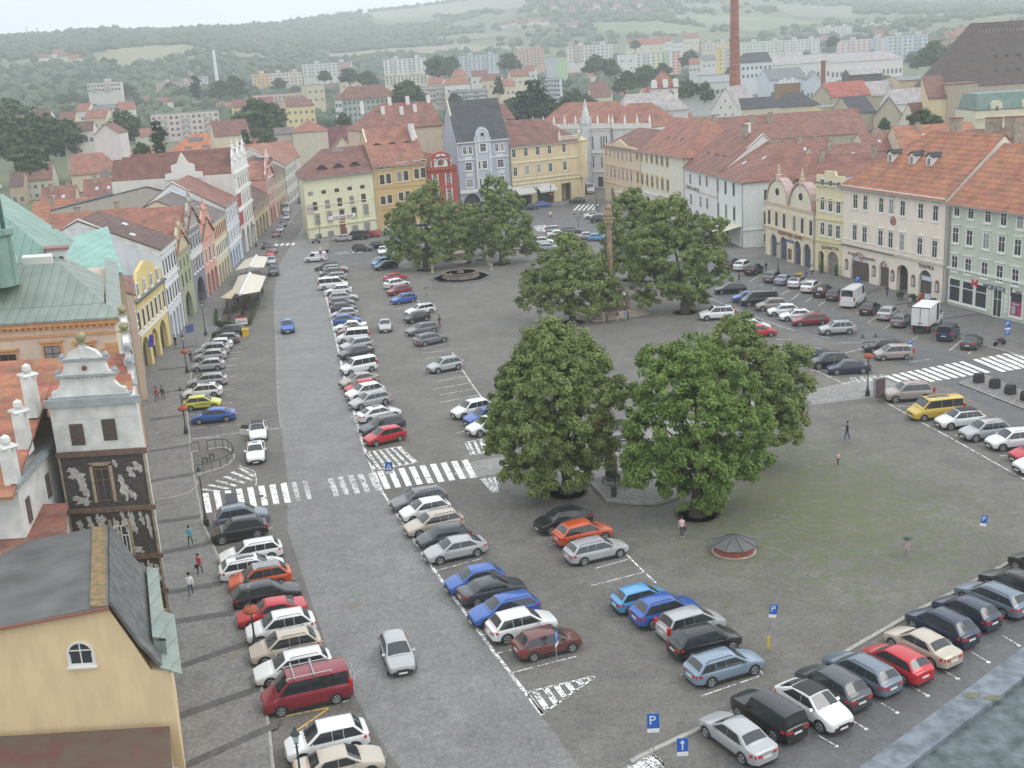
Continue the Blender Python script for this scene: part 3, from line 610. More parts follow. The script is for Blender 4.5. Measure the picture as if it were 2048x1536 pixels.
for cx, cz, w, h in [(.9,11.9,1.3,1.0),(1.25,11.0,.8,1.3),(1.0,10.2,1.4,.7),(3.7,10.9,.7,1.8),(4.3,11.9,.6,.8),(4.75,12.2,.7,.8),(3.4,12.5,.4,.5),(4.2,10.4,.6,.7),(.7,8.2,.7,1.5),(1.3,8.6,.5,1.2),(2.0,8.6,.9,1.4),(2.1,7.3,1.8,.5),(2.9,8.2,.5,1.6),(3.4,8.7,.5,1.5),(3.9,8.6,.6,1.6),(4.5,8.8,.4,1.0),(4.9,8.3,.4,1.7),(.8,7.1,1.4,.6),(4.1,5.2,.5,1.4),(4.6,5.3,.5,1.5),(5.0,5.1,.4,1.3),(4.5,4.4,1.0,.4),(1.0,5.0,1.2,1.5),(4.0,6.7,.8,.5)]:
    blob(b, cx, cz, w, h); blob(b, cx+w*.22, cz-h*.28, w*.6, h*.6,-.11); blob(b, cx-w*.2, cz+h*.3, w*.5, h*.4,-.12)
for i in range(46): blob(b,2.3+random.random()*2.6,2.7+random.random()*.8,.22,.2)
for r in range(5):
    for c in range(5): x = 3.0+c*.62-(r % 2)*.3; b.box(max(2.6, x), min(5.3, x+.5),-.09,-.052,.3+r*.48,.62+r*.48)
b.build('sgraffito_figures', LT, sgw)
window(sg.root,2.55,10.1,.85,2.1, '', BROWN, None, y=-.06, curt=0); window(sg.root,3.15,6.5,.9,1.9, '3', WHITE, None, y=-.06, curt=0)
SHUT = mat('louvred_shutter', (.13,.10,.08),.8,.3,8)
for x, z in (sg.sz(158,890), sg.sz(222,880)):
    b = MB(); b.box(x-.42, x+.42,-.06,-.003, z, z+1.35)
    for i in range(7): b.box(x-.38, x+.38,-.12,-.062, z+.1+i*.18, z+.16+i*.18)
    b.build('shutter', SHUT, sg.root)
b = MB(); b.box(-.25,5.6,-.3,-.003,16.3,16.75); b.build('cornice', mat('lead_cap', (.34,.37,.38),.6,.2,2), sg.root)
def scroll_gable(root, w, y, name='scroll_gable', rz=0.0, loc=(0,0,0), h=1.0, balls=True):
    c = w/2; o = empty(name, loc, rz); o.parent = root; b = MB()
    st = [(-c*.86,0),(-c*.86,.5*h),(-c*.72,.62*h),(-c*.62,1.0*h),(-c*.62,1.45*h),(-c*.70,1.6*h),(-c*.52,1.75*h),(-c*.46,2.4*h),(-c*.52,2.6*h),(-c*.40,2.75*h),(-c*.3,3.1*h),(-c*.12,3.35*h),(0,3.42*h)]
    pts = [(x+c, z) for x, z in st]+[(-x+c, z) for x, z in st[::-1][1:]]
    b.slabxz(pts, y-.18, y+.18); g = b.build('gable_wall', PLW, o)
    b = MB()
    for z0, ww in ((-.02,.95),(1.42*h,.72),(2.5*h,.56)): b.box(c-c*ww, c+c*ww, y-.32, y+.32, z0, z0+.14)
    for sx in (-1,1):
        for xx, z0 in ((.78,.15),(.66,1.62*h),(.5,2.66*h)): b.lathe([(.16, z0),(.2, z0+.12),(.1, z0+.3)], c+sx*c*xx, y,10)
    b.build('moulding', mat('lead_cap', (.34,.37,.38)), o)
    b = MB()
    for i in range(-4,5): b.box(c+i*.28-.07, c+i*.28+.07, y-.25, y-.18,1.22*h,1.36*h)
    b.box(c-.12, c+.12, y-.28, y+.28,2.7*h,3.6*h); b.build('pilaster', PLW, o)
    if balls:
        b = MB(); b.lathe([(.34,3.6*h),(.34,3.72*h)], c, y,10); b.lathe([(.1,3.72*h),(.27,3.85*h),(.33,4.05*h),(.26,4.25*h),(.05,4.36*h)], c, y,12); b.build('finial_ball', mat('ball_ochre', (.33,.31,.18),.8,.4,3), o)
    b = MB(); b.lathe([(.02,0),(.16,0),(.16,.1),(.02,.1)],0,0,10); q = b.build('boss', mat('boss_red', (.2,.08,.06)), o, loc=(c, y-.18,2.0*h)); q.rotation_euler = (math.pi/2,0,0)
    return o
scroll_gable(sg.root,5.2,0, loc=(.0,.2,16.75), h=.92)
for k, yy in enumerate((3.3,9.2)): scroll_gable(sg.root,5.2,0, loc=(5.2, yy,16.4), rz=math.pi/2, h=.85)
# tiled roof behind the gables
b = MB()
b.loft([[(-.2,.3,15.6),(-.2,6.2,17.9),(-.2,15.6,15.6)],[(5.2,.3,15.6),(5.2,6.2,17.9),(5.2,15.6,15.6)]]); sg.ro = b.build('roof', TILE3, sg.root)
# west wing of the same house, seen beyond the grey roof
wg = Bld('court_wing_house', (-44,60.6),(-28.4,60.6),18,13.2, PLW, 'white wing of the gabled house with a steep orange tile roof and shuttered openings', cat='house')
wg.walls()
b = MB(); L = wg.L
b.loft([[(-.3,-1.2,12.9),(L+.1,-1.2,12.9),(L+.1,11.6,17.7),(-.3,11.6,17.7)],[(-.3,-1.2,13.1),(L+.1,-1.2,13.1),(L+.1,11.6,17.9),(-.3,11.6,17.9)]])
b.loft([[(-.3,18,14.4),(L+.1,18,14.4),(L+.1,11.6,17.7),(-.3,11.6,17.7)],[(-.3,18,14.6),(L+.1,18,14.6),(L+.1,11.6,17.9),(-.3,11.6,17.9)]]); wg.ro = b.build('roof', TILE3, wg.root)
for k, yy in enumerate((1.2,5.2)):
    b = MB(); b.box(L+.002, L+.06, yy-.35, yy+.35,10.6,12.1); b.build('shutter', SHUT, wg.root)
b = MB(); b.box(L-.2, L+.25,-.3,7.5,13.2,13.5); b.build('cornice', mat('lead_cap', (.34,.37,.38)), wg.root)
for i, (yy, zz) in enumerate(((0.2,13.5),(3.2,14.7),(5.8,16.2))):
    b = MB(); b.box(L-.55, L+.1, yy-.5, yy+.5, zz-.5, zz+2.0); b.lathe([(.62, zz+2.0),(.7, zz+2.1),(.62, zz+2.2)], L-.22, yy,4)
    b.lathe([(.12, zz+2.2),(.3, zz+2.4),(.26, zz+2.65),(.05, zz+2.8)], L-.22, yy,10); b.build('gable_pier', PLW, wg.root)
# low tiled lean-to and court wall between
b = MB(); 
lt = Bld('court_annexe', (-40,58.8),(-25.6,58.8),5.5,9.6,(.60,.54,.44), 'cream court annexe with a strip of old red tiles between grey roof and sgraffito wall', cat='house')
lt.roof('s', .9, TILE2, over=.4)
# copper roofed town hall
th = Bld('town_hall', (-46.5,82),(-29.0,82),26,18.3,(.72,.62,.49), 'cream town house with orange corner quoins and a green copper mansard roof', cat='house')
th.walls()
OR = mat('orange_trim', (.68,.40,.20),.85,.15,3)
b = MB(); L = th.L; b.box(-.5, L+.45,-.55,-.003,18.12,18.45); b.box(-.3, L+.3,-.2,-.003,17.3,17.42); b.build('cornice', OR, th.root)
b = MB()
b.box(0, L,-.25,-.004,17.9,18.11)
for i in range(40): b.box(.3+i*.44,.5+i*.44,-.45,-.24,17.92,18.11)
b.build('dentils', OR, th.root)
b = MB()
for x0 in (L-1.3,6.6):
    for i in range(10): b.box(x0+(.3 if i % 2 else 0), x0+1.3,-.06,-.003,12.2+i*.44,12.6+i*.44)
b.build('quoins', OR, th.root)
for px in (110,176,30):
    x, z = th.sz(px if px > 50 else 22,728 if px > 50 else 745); window(th.root, x, z-.3,1.25,1.7, 'Tc', DGREY, OR, y=0, curt=.3)
b = MB(); z = 18.45
def lift(p, h=.16): return [(x, y, q+h) for x, y, q in p]
for q in ([(-.7,-.75, z),(L+.7,-.75, z),(L-.4,.8, z+.75),(-.4,.8, z+.75)],[(L+.7,-.75, z),(L+.7,27, z),(L-.4,25.5, z+.75),(L-.4,.8, z+.75)]): b.loft([q, lift(q)])
b.build('skirt_roof', LEAD, th.root)
b = MB()
for q in ([(-.4,1.0, z+.75),(L-.55,1.0, z+.75),(L-3.5,4.6, z+3.4),(-.4,4.6, z+3.4)],[(L-.55,1.0, z+.75),(L-.55,13, z+.75),(L-3.5,9, z+3.4),(L-3.5,4.6, z+3.4)],[(-.4,4.6, z+3.4),(L-3.5,4.6, z+3.4),(L-3.5,9, z+3.4),(-.4,9, z+3.4)]): b.loft([q, lift(q)])
th.ro = b.build('mansard_roof', LEAD, th.root); th.kind = 'm'
b = MB(); zz = z+3.3
b.loft([[(-5,7, zz),(L-3.6,7, zz),(L-9,12, zz+4.6),(-5,12, zz+4.6)],[(-5,25, zz),(L-3.0,25, zz-.6),(L-8.5,21, zz+4.4),(-5,21, zz+4.4)]]); b.build('steep_copper_roof', COPPER, th.ro)
b = MB()
for x0 in (L-9.2, L-6.4): b.box(x0, x0+2.3,4.8,6.4, z+2.9, z+4.1)
b.build('white_roof_box', WHITE, th.ro)
b = MB(); b.box(L-4.6, L-3.0,7.4,8.6, z+2.6, z+4.2); dm = b.build('small_dormer', WHITE, th.ro)
for xx in (L-4.2, L-3.5): window(dm, xx, z+2.95,.32,.75, 'n', DGREY, None, y=7.39, curt=0)
b = MB(); b.box(L-4.8, L-2.8,7.2,8.8, z+4.2, z+4.4); b.build('dormer_roof', mat('roof_red_edge', (.30,.17,.15)), dm)
# copper onion cupola at the left edge
cu = empty('cupola', (-35.4,84,0), label='green copper onion cupola with an open lantern at the left edge', cat='cupola')
b = MB(); b.lathe([(1.7,21),(1.6,24.6),(1.9,24.8),(1.9,25.2),(1.35,25.2)],0,0,8); b.build('base', COPPER, cu)
b = MB()
for i in range(8): a = i*math.pi/4; b.tube((1.15*math.cos(a),1.15*math.sin(a),25.1),(1.15*math.cos(a),1.15*math.sin(a),28.0),.16, n=6)
b.build('lantern_posts', mat('copper_dark', (.07,.14,.12),.6,.3,3), cu)
b = MB(); b.lathe([(1.3,28),(1.5,28.15),(1.4,28.4),(.9,28.7),(1.3,29.3),(1.45,30),(1.25,30.8),(.8,31.4),(.95,31.5),(1.0,31.9),(.3,31.9),(.2,33)],0,0,20); b.build('onion_dome', mat('copper_bright', (.22,.46,.36),.55,.45,1.5), cu, smooth=True)
cu.location.x = -37.9
# the row from the sgraffito house to the end of the street: bases and eaves read off the picture
def fac(p, q, H=None, **k): return p, q
WB = [(-45.8,137.0),(-47.0,154.2),(-48.3,166.3),(-49.2,177.0),(-49.9,187.4),(-50.6,198.7),(-51.9,213.6),(-53.3,231.0),(-55.2,253.9),(-57.3,282),(-58.5,297.5),(-60,322),(-61.5,350)]
# beige narrow house nearest
def seg(i, j=None): return WB[i], WB[i+1]
w0 = Bld('town_house', (-41.8,125.3),(-45.6,136.8),14,12.3,(.62,.50,.40), 'narrow beige house with one round arch beside the tall yellow house', group='west row houses', arches=[(2.5,6.8,4.6, 'R'),(8.0,11.4,4.6, 'R')]); w0.roof('g', 3.5, TILE2); w0.rowz(7.6,3,1.0,1.7, '', WHITE, WHITE, m=2.2); w0.chimney(5,5,1.5,3,1.2)
b = MB(); b.box(-20,.3,.8,12,0,13.0); b.build('side_wing', w0.wm, w0.root)
cp = empty('copper_roofed_house', (0,0,0),0, 'house under a bright mint green copper roof behind the town hall', 'house', 'west row houses')
n0, n1, f1_, f0_ = D(100,530,108), D(246,549,108), D(216,456,128), D(95,492,126); b = MB(); q = [n0, n1, f1_, f0_]; b.loft([q, [(x, y, z+.2) for x, y, z in q]]); b.build('roof', roofm((.22,.42,.35),.8, 'metal'), cp)
b = MB(); b.loft([[(x, y,0) for x, y, z in q],[(x, y, z-.05) for x, y, z in q]]); b.build('wall', wallm((.5,.42,.32)), cp)
b = MB(); p = D(92,512,104); b.box(p[0]-1, p[0]+1, p[1]-.6, p[1]+.6, p[2]-1, p[2]+2.6); b.build('chimney', BRICKC, cp)
YEL = (.74,.58,.25)
w1 = Bld('town_house', *seg(0),16,9.2, YEL, 'bright yellow house with white window frames and a curved attic', group='west row houses', arches=[(1.2,5.0,4.3, 'R'),(6.2,10.0,4.3, 'R'),(11.2,15.2,4.3, 'R')])
w1.roof('g', 1.2, GROOF, over=.4); w1.rowz(5.6,7,1.0,2.2, 'T', DGREY, WHITE, m=1.4); w1.band(4.8,.3,.2, WHITE)
b = MB(); L = w1.L; b.slabxz([(0.3,9.2),(L-.3,9.2),(L-.3,11.0),(L*.82,11.2),(L*.74,12.4),(L*.5,13.2),(L*.26,12.4),(L*.18,11.2),(.3,11)],0.05,.5); b.build('attic_wall', w1.wm, w1.root)
b = MB(); b.box(-.1, L+.1,-.5,.04,9.1,9.35); b.build('cornice', GROOF, w1.root); w1.rowz(9.6,4,1.1,1.5, 'T', WHITE, WHITE, m=3.0)
fl = empty('flag', (*(Vector(WB[0])+Vector((.9,.3))),3.6),0, 'furled tricolour flags hanging from the yellow house arcade', 'flag')
for i, (m_, dy) in enumerate((('flag_blue', -.35),('flag_red', 0),('flag_white', .35))):
    b = MB(); b.loft([[(.5, dy-.12,1.6),(.9, dy+.1,1.5),(.8, dy+.2,1.5)],[(.2, dy-.2,.1),(.6, dy+.16,0),(.7, dy+.3,.1)]]); b.build('cloth', mat(m_, {'flag_blue': (.05,.08,.4), 'flag_red': (.6,.04,.05), 'flag_white': (.7,.7,.72)}[m_]), fl)
w2 = Bld('town_house', *seg(1),20,13.2,(.68,.70,.73), 'pale blue white house with a dark brown tile roof and bare gable wall', group='west row houses', arches=[(.9,2.7,3.9, 'R'),(3.7,5.5,3.9, 'R'),(6.5,8.3,3.9, 'R'),(9.2,11.0,3.9, 'R')])
w2.roof('g', 4.6, TILED, parL=1, ry=.5, parm=PLW, hr=0); w2.rowz(5.3,5,1.05,2.1, 'cT', DGREY, WHITE, m=1.6); w2.rowz(9.4,5,1.05,2.1, 'cT', DGREY, WHITE, m=1.6); w2.band(12.6,.5,.4, WHITE); w2.band(8.6,.25,.2, WHITE); w2.skylight(3.5,3.5,1.6,.7); w2.skylight(9,5.5,1.6,.7)
def stepped(bd, mcol, kind=0, hgt=5.0, w=None, x0=0.0):
    L = w or bd.L; z = bd.H; c = L/2; b = MB(); P_ = [(-c,0),(-c, hgt*.18),(-c*.86, hgt*.22),(-c*.72, hgt*.42),(-c*.62, hgt*.46),(-c*.62, hgt*.6),(-c*.45, hgt*.68),(-c*.3, hgt*.82),(-c*.22, hgt*.86),(0, hgt)]
    pts = [(x0+c+x, z+y) for x, y in P_]+[(x0+c-x, z+y) for x, y in P_[::-1][1:]]; b.slabxz(pts,-.06,.35); g = b.build('stepped_gable', mcol, bd.root)
    b = MB()
    for f_, ww in ((.0,1.03),(.45,.68),(.84,.3)): b.box(x0+c-c*ww, x0+c+c*ww,-.28,-.07, z+hgt*f_-.1, z+hgt*f_+.12)
    for sx in (-1,1):
        for xx, zz in ((.95,.2),(.68,.47),(.26,.86)): b.lathe([(.18, z+hgt*zz),(.22, z+hgt*zz+.3),(.06, z+hgt*zz+.9)], x0+c+sx*c*xx,.15,6)
    b.lathe([(.16, z+hgt),(.2, z+hgt+.3),(.03, z+hgt+1.2)], x0+c,.15,6)
    b.build('gable_trim', WHITE if kind == 0 else kind, bd.root); return g
w3 = Bld('town_house', *seg(2),20,10.6,(.40,.42,.27), 'olive green narrow house with a small baroque gable', group='west row houses', arches=[(2.2,7.6,4.3, 'R')])
w3.roof('x', 3.0, TILE); stepped(w3, wallm((.55,.50,.32)), wallm((.45,.30,.2)),4.4); w3.rowz(5.4,3,1.0,1.9, 'T', DGREY, w3.wm, m=2.4); w3.rowz(8.1,3,.9,1.4, 'T', DGREY, w3.wm, m=2.4)
w4 = Bld('town_house', *seg(3),22,12.6,(.24,.25,.29), 'dark grey house with white framed windows, big arch and ornate pale gable', group='west row houses', arches=[(1.8,8.6,4.7, 'R')])
w4.roof('x', 3.4, TILE); stepped(w4, wallm((.42,.41,.38)), wallm((.35,.30,.26)),5.0); w4.rowz(5.8,4,1.0,2.2, 'T', DGREY, WHITE, m=1.8); w4.rowz(9.5,4,1.0,2.1, 'T', DGREY, WHITE, m=1.8); w4.panel(.1, w4.L-.1,8.1,9.1, PLW, name='white_band'); w4.panel(1.5, w4.L-1.5,13,15, wallm((.4,.38,.34)),.1); w4.rowz(13.1,3,.9,1.5, 'T', DGREY, WHITE, m=3)
w5 = Bld('town_house', *seg(4),18,9.8,(.68,.38,.31), 'salmon pink house with a tall stepped gable and three round arches', group='west row houses', arches=[(.8,3.6,4.0, 'R'),(4.3,7.1,4.0, 'R'),(7.8,10.4,4.0, 'R')])
w5.roof('x', 3.0, TILEG); stepped(w5, wallm((.66,.34,.26)), wallm((.6,.32,.25)),5.4); w5.rowz(5.6,3,1.1,2.4, 'T', BROWN, WHITE, m=2.2)
w6 = Bld('town_house', *seg(5),18,11.4,(.70,.63,.45), 'cream and ochre house with two dense rows of narrow windows', group='west row houses', arches=[(1+3.4*i,3.4+3.4*i,3.6, 'R') for i in range(4)])
w6.roof('g', 4.2, TILEG, parR=1); w6.rowz(5.0,7,1.0,2.0, 'T', BROWN, WHITE, m=1.3); w6.rowz(8.2,7,1.0,2.0, 'T', BROWN, wallm((.7,.42,.28)), m=1.3); w6.skylight(9,3)
w7 = Bld('town_house', *seg(6),16,12.2,(.58,.65,.76), 'light blue house under a broad red tile slope', group='west row houses', arches=[(1+3.6*i,3.4+3.6*i,3.6, 'R') for i in range(4)])
w7.roof('g', 5.0, TILE2, parR=0, parL=1, ry=.55); w7.rowz(5.2,5,1.0,2.0, 'Tc', DGREY, WHITE, m=1.8); w7.rowz(8.9,5,1.0,2.0, 'Tc', DGREY, WHITE, m=1.8); w7.band(4.3,.3,.2, WHITE); w7.panel(.1, w7.L-.1,4.7,12, wallm((.66,.68,.72)),.012, 'pale_upper_wall')
w8 = Bld('town_house', *seg(7),24,17.0,(.72,.70,.65), 'tall white renaissance house with stepped spire gables and red panels', group='west row houses', arches=[(1.2,6.2,5.6, 'R'),(9,13.6,5.2, 'R'),(15,20.2,5.2, 'R')])
w8.walls(); REDP = mat('red_panel', (.40,.07,.06),.85,.2,2)
for z0, z1 in ((6.2,9.2),(10,12.6)): w8.panel(1.0,6.6, z0, z1, REDP,.05, 'red_panel')
for z0, h_ in ((6.0,2.4),(9.8,2.2),(13.6,2.2)):
    for x in firstx(6, w8.L,2.0)[1:]:
        if x > 7.6 or z0 > 13: window(w8.root, x, z0,1.0, h_, 'T', DGREY, WHITE)
for z in (9.1,12.8,16.6): w8.band(z,.4,.35, WHITE)
for i in range(3): g = stepped(w8, WHITE,0,5.6, w=w8.L/3, x0=w8.L/3*i)
b = MB(); L = w8.L
for i in range(3): x0 = L/3*i; b.loft([[(x0,.4,16.9),(x0+L/3,.4,16.9),(x0+L/6,.4,21)],[(x0,24,16.9),(x0+L/3,24,16.9),(x0+L/6,24,21)]])
w8.ro = b.build('roof', TILEM, w8.root)
b = MB(); P_ = [(0,0),(0,1.2),(1.4,1.4),(1.4,2.8),(2.6,3.2),(3.2,4.4),(3.7,5.2),(4.2,4.4),(4.8,3.2),(6.0,2.8),(6.0,1.4),(7.4,1.2),(7.4,0)]
b.loft([[(-.2,6+y,16.6+z) for y, z in P_],[(.2,6+y,16.6+z) for y, z in P_]]); b.build('side_gable', WHITE, w8.root)
w8b = Bld('black_roofed_house', (-60,229),(-60,251),30,12.0,(.5,.46,.4), 'house with a big black tar roof left of the white gabled house', group='west row houses'); w8b.roof('g', 3.5, mat('black_felt', (.045,.05,.06),.7,.2,.4), ry=.35)
w9 = Bld('town_house', *seg(8),16,7.6,(.62,.52,.36), 'low beige house with one large roof dormer and deep arches', group='west row houses', arches=[(2+6*i,6+6*i,4.4, 'R') for i in range(4)])
w9.roof('g', 4.8, TILED, over=.6); w9.dormer(11,2.2,4.6,2.6, wallm((.62,.55,.38)), wallm((.5,.45,.36))); w9.rowz(5.2,7,.7,1.3, '', BROWN, None, m=2)
w10 = Bld('town_house', *seg(9),16,11.2,(.64,.34,.30), 'pink house with white gable trim and red tile roof up the street', group='west row houses', arches=[(2,6,4, 'R'),(8,12,4, 'R')])
w10.roof('x', 4.0, TILE); stepped(w10, w10.wm,0,6.0); w10.rowz(5.2,4,1.0,2.2, 'T', DGREY, WHITE, m=2.5); w10.rowz(8.4,4,1.0,2.0, 'T', DGREY, WHITE, m=2.5)
w11 = Bld('town_house', *seg(10),16,10.6,(.58,.45,.30), 'tan house with brown windows and dark mansard far up the street', group='west row houses', arches=[(2+5*i,5+5*i,3.8, 'R') for i in range(4)])
w11.roof('g', 4.0, TILED); w11.rowz(4.9,7,1.1,2.1, 'T', BROWN, WHITE, m=1.8); w11.rowz(8.0,7,1.1,1.9, 'T', BROWN, WHITE, m=1.8); w11.dormer(7,2,2.4,2.0, wallm((.6,.4,.2))); w11.dormer(16,2,2.4,2.0, wallm((.6,.4,.2)))
w12 = Bld('town_house', *seg(11),18,11.6,(.66,.66,.62), 'off white end house of the street with a pointed street gable', group='west row houses'); w12.roof('g', 5, TILE, parL=1)
w12.rowz(4.9,8,1.1,2.1, 'T', DGREY, WHITE, m=1.8); w12.rowz(8.2,8,1.1,1.9, 'T', DGREY, WHITE, m=1.8); w12.rowz(1,8,1.3,2.3, '', DGREY, WHITE, m=1.8)
# ---------------------------------------------------------------- north row
bk = Bld('bank_house', (-43.0,251.3),(-28.6,261.6),17,13.6,(.74,.72,.51), 'pale yellow bank house with three eyebrow dormers on its corner roof', group='north row houses')
bk.root.rotation_euler.z = bk.rz
bk.roof('g', 5.0, TILEM, over=.7, hl=6, hr=0, parR=1, parm=wallm((.73,.70,.5)))
bk.row((621,391),(725,377),5,1.15,.8, '', BROWN, None); bk.row((631,421),(728,404),5,1.15,1.9, 'a', BROWN, None)
bk.row((636,450),(733,430),5,1.2,2.3, 'Tca', BROWN, wallm((.6,.6,.36)), curt=.6)
bk.row((639,488),(735,464),5,1.5,2.3, 'Ta', DGREY, wallm((.68,.66,.42)), xs=[0,.25,.52,.75,1], curt=.9)
bk.bandpx((650,410), h=.15); bk.bandpx((650,453), h=.25, out=.25)
x, z = bk.sz(685,433); bk.panel(x-3.6, x+3.4, z-.45, z+.45, WHITE,.12, 'sign_board'); text('bank_lettering', 'UniCredit Bank', .8, INK, bk.root, (x+.1,-.13, z)); b = MB(); b.box(x-2.6, x+2.2,-.14,-.125, z-.42, z-.36); b.build('red_underline', mat('sign_red', (.6,.03,.03)), bk.root)
x, z = bk.sz(687,466); b = MB(); b.box(x-.7, x+.7,-.12,-.003, z-.2, z+2.6); b.build('door', mat('brown_door', (.20,.07,.04),.6), bk.root)
x, z = bk.sz(620,421); bk.panel(x-.7, x+.9, z-1.0, z+1.3, mat('sgraf_pic', (.45,.47,.5),.8,.5,2.0, col2=(.33,.2,.1)),.04, 'wall_painting')
for i, t in enumerate((5.0,9.2,13.4)): bk.eyebrow(t,1.6,3.6,1.1)
b = MB(); b.box(8.5,11.5,7,9,17.4,18.4); b.build('roof_box', mat('roof_grey', (.28,.3,.32)), bk.ro)
OCH = (.62,.44,.20)
nb = Bld('town_house', (-28.6,261.6),(-16.8,265.0),20,14.4, OCH, 'ochre house with paired brown windows and three slit eyebrow dormers', group='north row houses', arches=[(3.2,9.0,4.9, 'R')])
nb.roof('g', 7.6, TILE, over=.5, parL=1, parR=1, parm=wallm((.7,.66,.5)))
TRC = wallm((.72,.70,.55))
for p0, p1, w, h in (((762.5,338),(847,326),1.0,.75),((765,369),(847,355),1.05,2.2),((767,409),(852,391),1.05,1.9)):
    nb.row(p0, p1,6, w, h, 'T', BROWN, TRC, xs=[0,.157,.42,.58,.84,1])
nb.bandpx((770,376), h=.3); nb.bandpx((772,418), h=.3)
for t in (2.4,6.0,9.6): nb.eyebrow(t,5.4,2.8,.45)
nb.chimney(11.2,7.4,.9,3.0,3.0, WHITE)
x, z = nb.sz(811,360.0); text('window_letters', 'JO', .5, WHITE, nb.root, (x,-.09, z-.25)); x, z = nb.sz(832,358.0); text('window_letters', 'RA', .5, WHITE, nb.root, (x,-.09, z-.25))
REDW = (.40,.085,.06)
rb = Bld('town_house', (-16.8,266.0),(-9.8,268.4),16,12.4, REDW, 'narrow brick red house with white window frames and a round topped gable', group='north row houses', arches=[(.7,3.3,4.0, 'R'),(3.8,6.5,4.0, 'R')])
rb.roof('x', 3.0, TILE); L = rb.L
b = MB(); b.slabxz([(0,12.4),(L,12.4),(L,12.8),(L*.85,13.4),(L*.78,15.0),(L*.85,15.3),(L*.7,16.0),(L*.5,16.4),(L*.3,16.0),(L*.15,15.3),(L*.22,15.0),(L*.15,13.4),(0,12.8)],-.08,.4); b.build('gable_wall', rb.wm, rb.root)
rb.band(12.2,.35,.45, wallm((.42,.1,.06))); rb.panel(2.0,5.2,12.9,14.8, PLW,.12, 'gable_panel')
b = MB(); b.lathe([(.02,0),(.75,0),(.75,.1),(.02,.1)],0,0,14); q = b.build('coat_of_arms', mat('crest', (.25,.12,.06),.8,.6,4, col2=(.03,.07,.04)), rb.root, loc=(3.6,-.14,13.9)); q.rotation_euler = (math.pi/2,0,0)
b = MB()
for sx in (-1,1): b.slabxz([(L/2+sx*.36*L,13),(L/2+sx*.30*L,13),(L/2+sx*.30*L,14.4),(L/2+sx*.34*L,13.9)],-.13,-.085)
b.slabxz([(L*.32,15.25),(L*.68,15.25),(L*.6,15.8),(L*.4,15.8)],-.13,-.085); b.build('white_ornament', PLW, rb.root)
for z_, h_ in ((9.2,1.7),(5.6,1.9)):
    for x in (2.0,5.2):
        window(rb.root, x, z_,1.0, h_, '3', WHITE, None)
        b = MB()
        for sx in (-1,1): b.box(x+sx*.68-.11, x+sx*.68+.11,-.1,-.003, z_-.7, z_+h_+.5)
        b.build('side_ornament', PLW, rb.root)
rb.panel(.1, L-.1,3.4,4.3, PLW,.03, 'white_spandrel'); text('lettering', 'AC · DA', .5, PLW, rb.root, (4.9,-.1,4.7))
GRB = (.42,.46,.54)
gb = Bld('town_house', (-9.8,272.5),(2.9,287.0),24,17.2, GRB, 'blue grey art nouveau house with white stucco, round gable and a dark slate roof', group='north row houses', arches=[(1.0,6.0,4.8, 'R'),(8,12.2,4.8, 'R')])
gb.A = (-9.8,279.5); gb.B = (2.9,285.5); gb.L = math.hypot(12.7,6.0); gb.rz = math.atan2(6.0,12.7); gb.root.location = (-9.8,279.5,0); gb.root.rotation_euler.z = gb.rz; gb.arches = [(.8,5.4,4.8, 'R'),(7.4,11.4,4.8, 'R')]
gb.D = 24; gb.roof('g', 9.5, SLATE, over=.3, parL=1, parm=wallm((.66,.60,.47))); L = gb.L; c = 6.9
gb.panel(c-1.75, c+1.75,5.2,17.3, wallm((.50,.54,.60)),.28, 'central_bay')
b = MB(); b.slabxz([(c-2.2,17.2),(c+2.2,17.2),(c+2.3,17.9),(c+1.8,18.6),(c+1.5,19.8),(c+.8,20.5),(c,20.7),(c-.8,20.5),(c-1.5,19.8),(c-1.8,18.6),(c-2.3,17.9)],-.32,.5); b.build('round_gable', wallm((.46,.50,.57)), gb.root)
b = MB(); n = 16
for i in range(n):
    a0, a1 = math.pi*i/n, math.pi*(i+1)/n
    for r0, r1, zz in ((1.5,1.8,18.6),(.95,1.2,18.4)): b.loft([[(c+r0*math.cos(a0),-.38, zz+r0*math.sin(a0)),(c+r1*math.cos(a0),-.38, zz+r1*math.sin(a0)),(c+r1*math.cos(a0),-.32, zz+r1*math.sin(a0)),(c+r0*math.cos(a0),-.32, zz+r0*math.sin(a0))],[(c+r0*math.cos(a1),-.38, zz+r0*math.sin(a1)),(c+r1*math.cos(a1),-.38, zz+r1*math.sin(a1)),(c+r1*math.cos(a1),-.32, zz+r1*math.sin(a1)),(c+r0*math.cos(a1),-.32, zz+r0*math.sin(a1))]], cap=False)
for sx in (-1,1): b.box(c+sx*1.08-.12, c+sx*1.08+.12,-.38,-.32,14.6,18.5); b.box(c+sx*1.9-.15, c+sx*1.9+.15,-.34,-.003,5.2,17.2)
b.build('white_stucco', WHITE, gb.root)
b = MB(); b.lathe([(.02,0),(.42,0),(.42,.06),(.02,.06)],0,0,14); q = b.build('round_window', GLASS, gb.root, loc=(c,-.39,18.9)); q.rotation_euler = (math.pi/2,0,0)
window(gb.root, c,14.7,1.6,1.9, 'T3', WHITE, WHITE, y=-.28); window(gb.root, c+.2,10.6,1.2,1.9, 'T', WHITE, WHITE, y=-.28); window(gb.root, c-1.25,10.6,.5,1.9, 'Tn', WHITE, WHITE, y=-.28); window(gb.root, c+.2,6.4,1.2,1.9, 'T', WHITE, WHITE, y=-.28); window(gb.root, c-1.25,6.4,.5,1.9, 'Tn', WHITE, WHITE, y=-.28)
for x in (2.0,3.5, L-3.4, L-1.9): window(gb.root, x,14.4,.9,1.8, 'T', WHITE, WHITE)
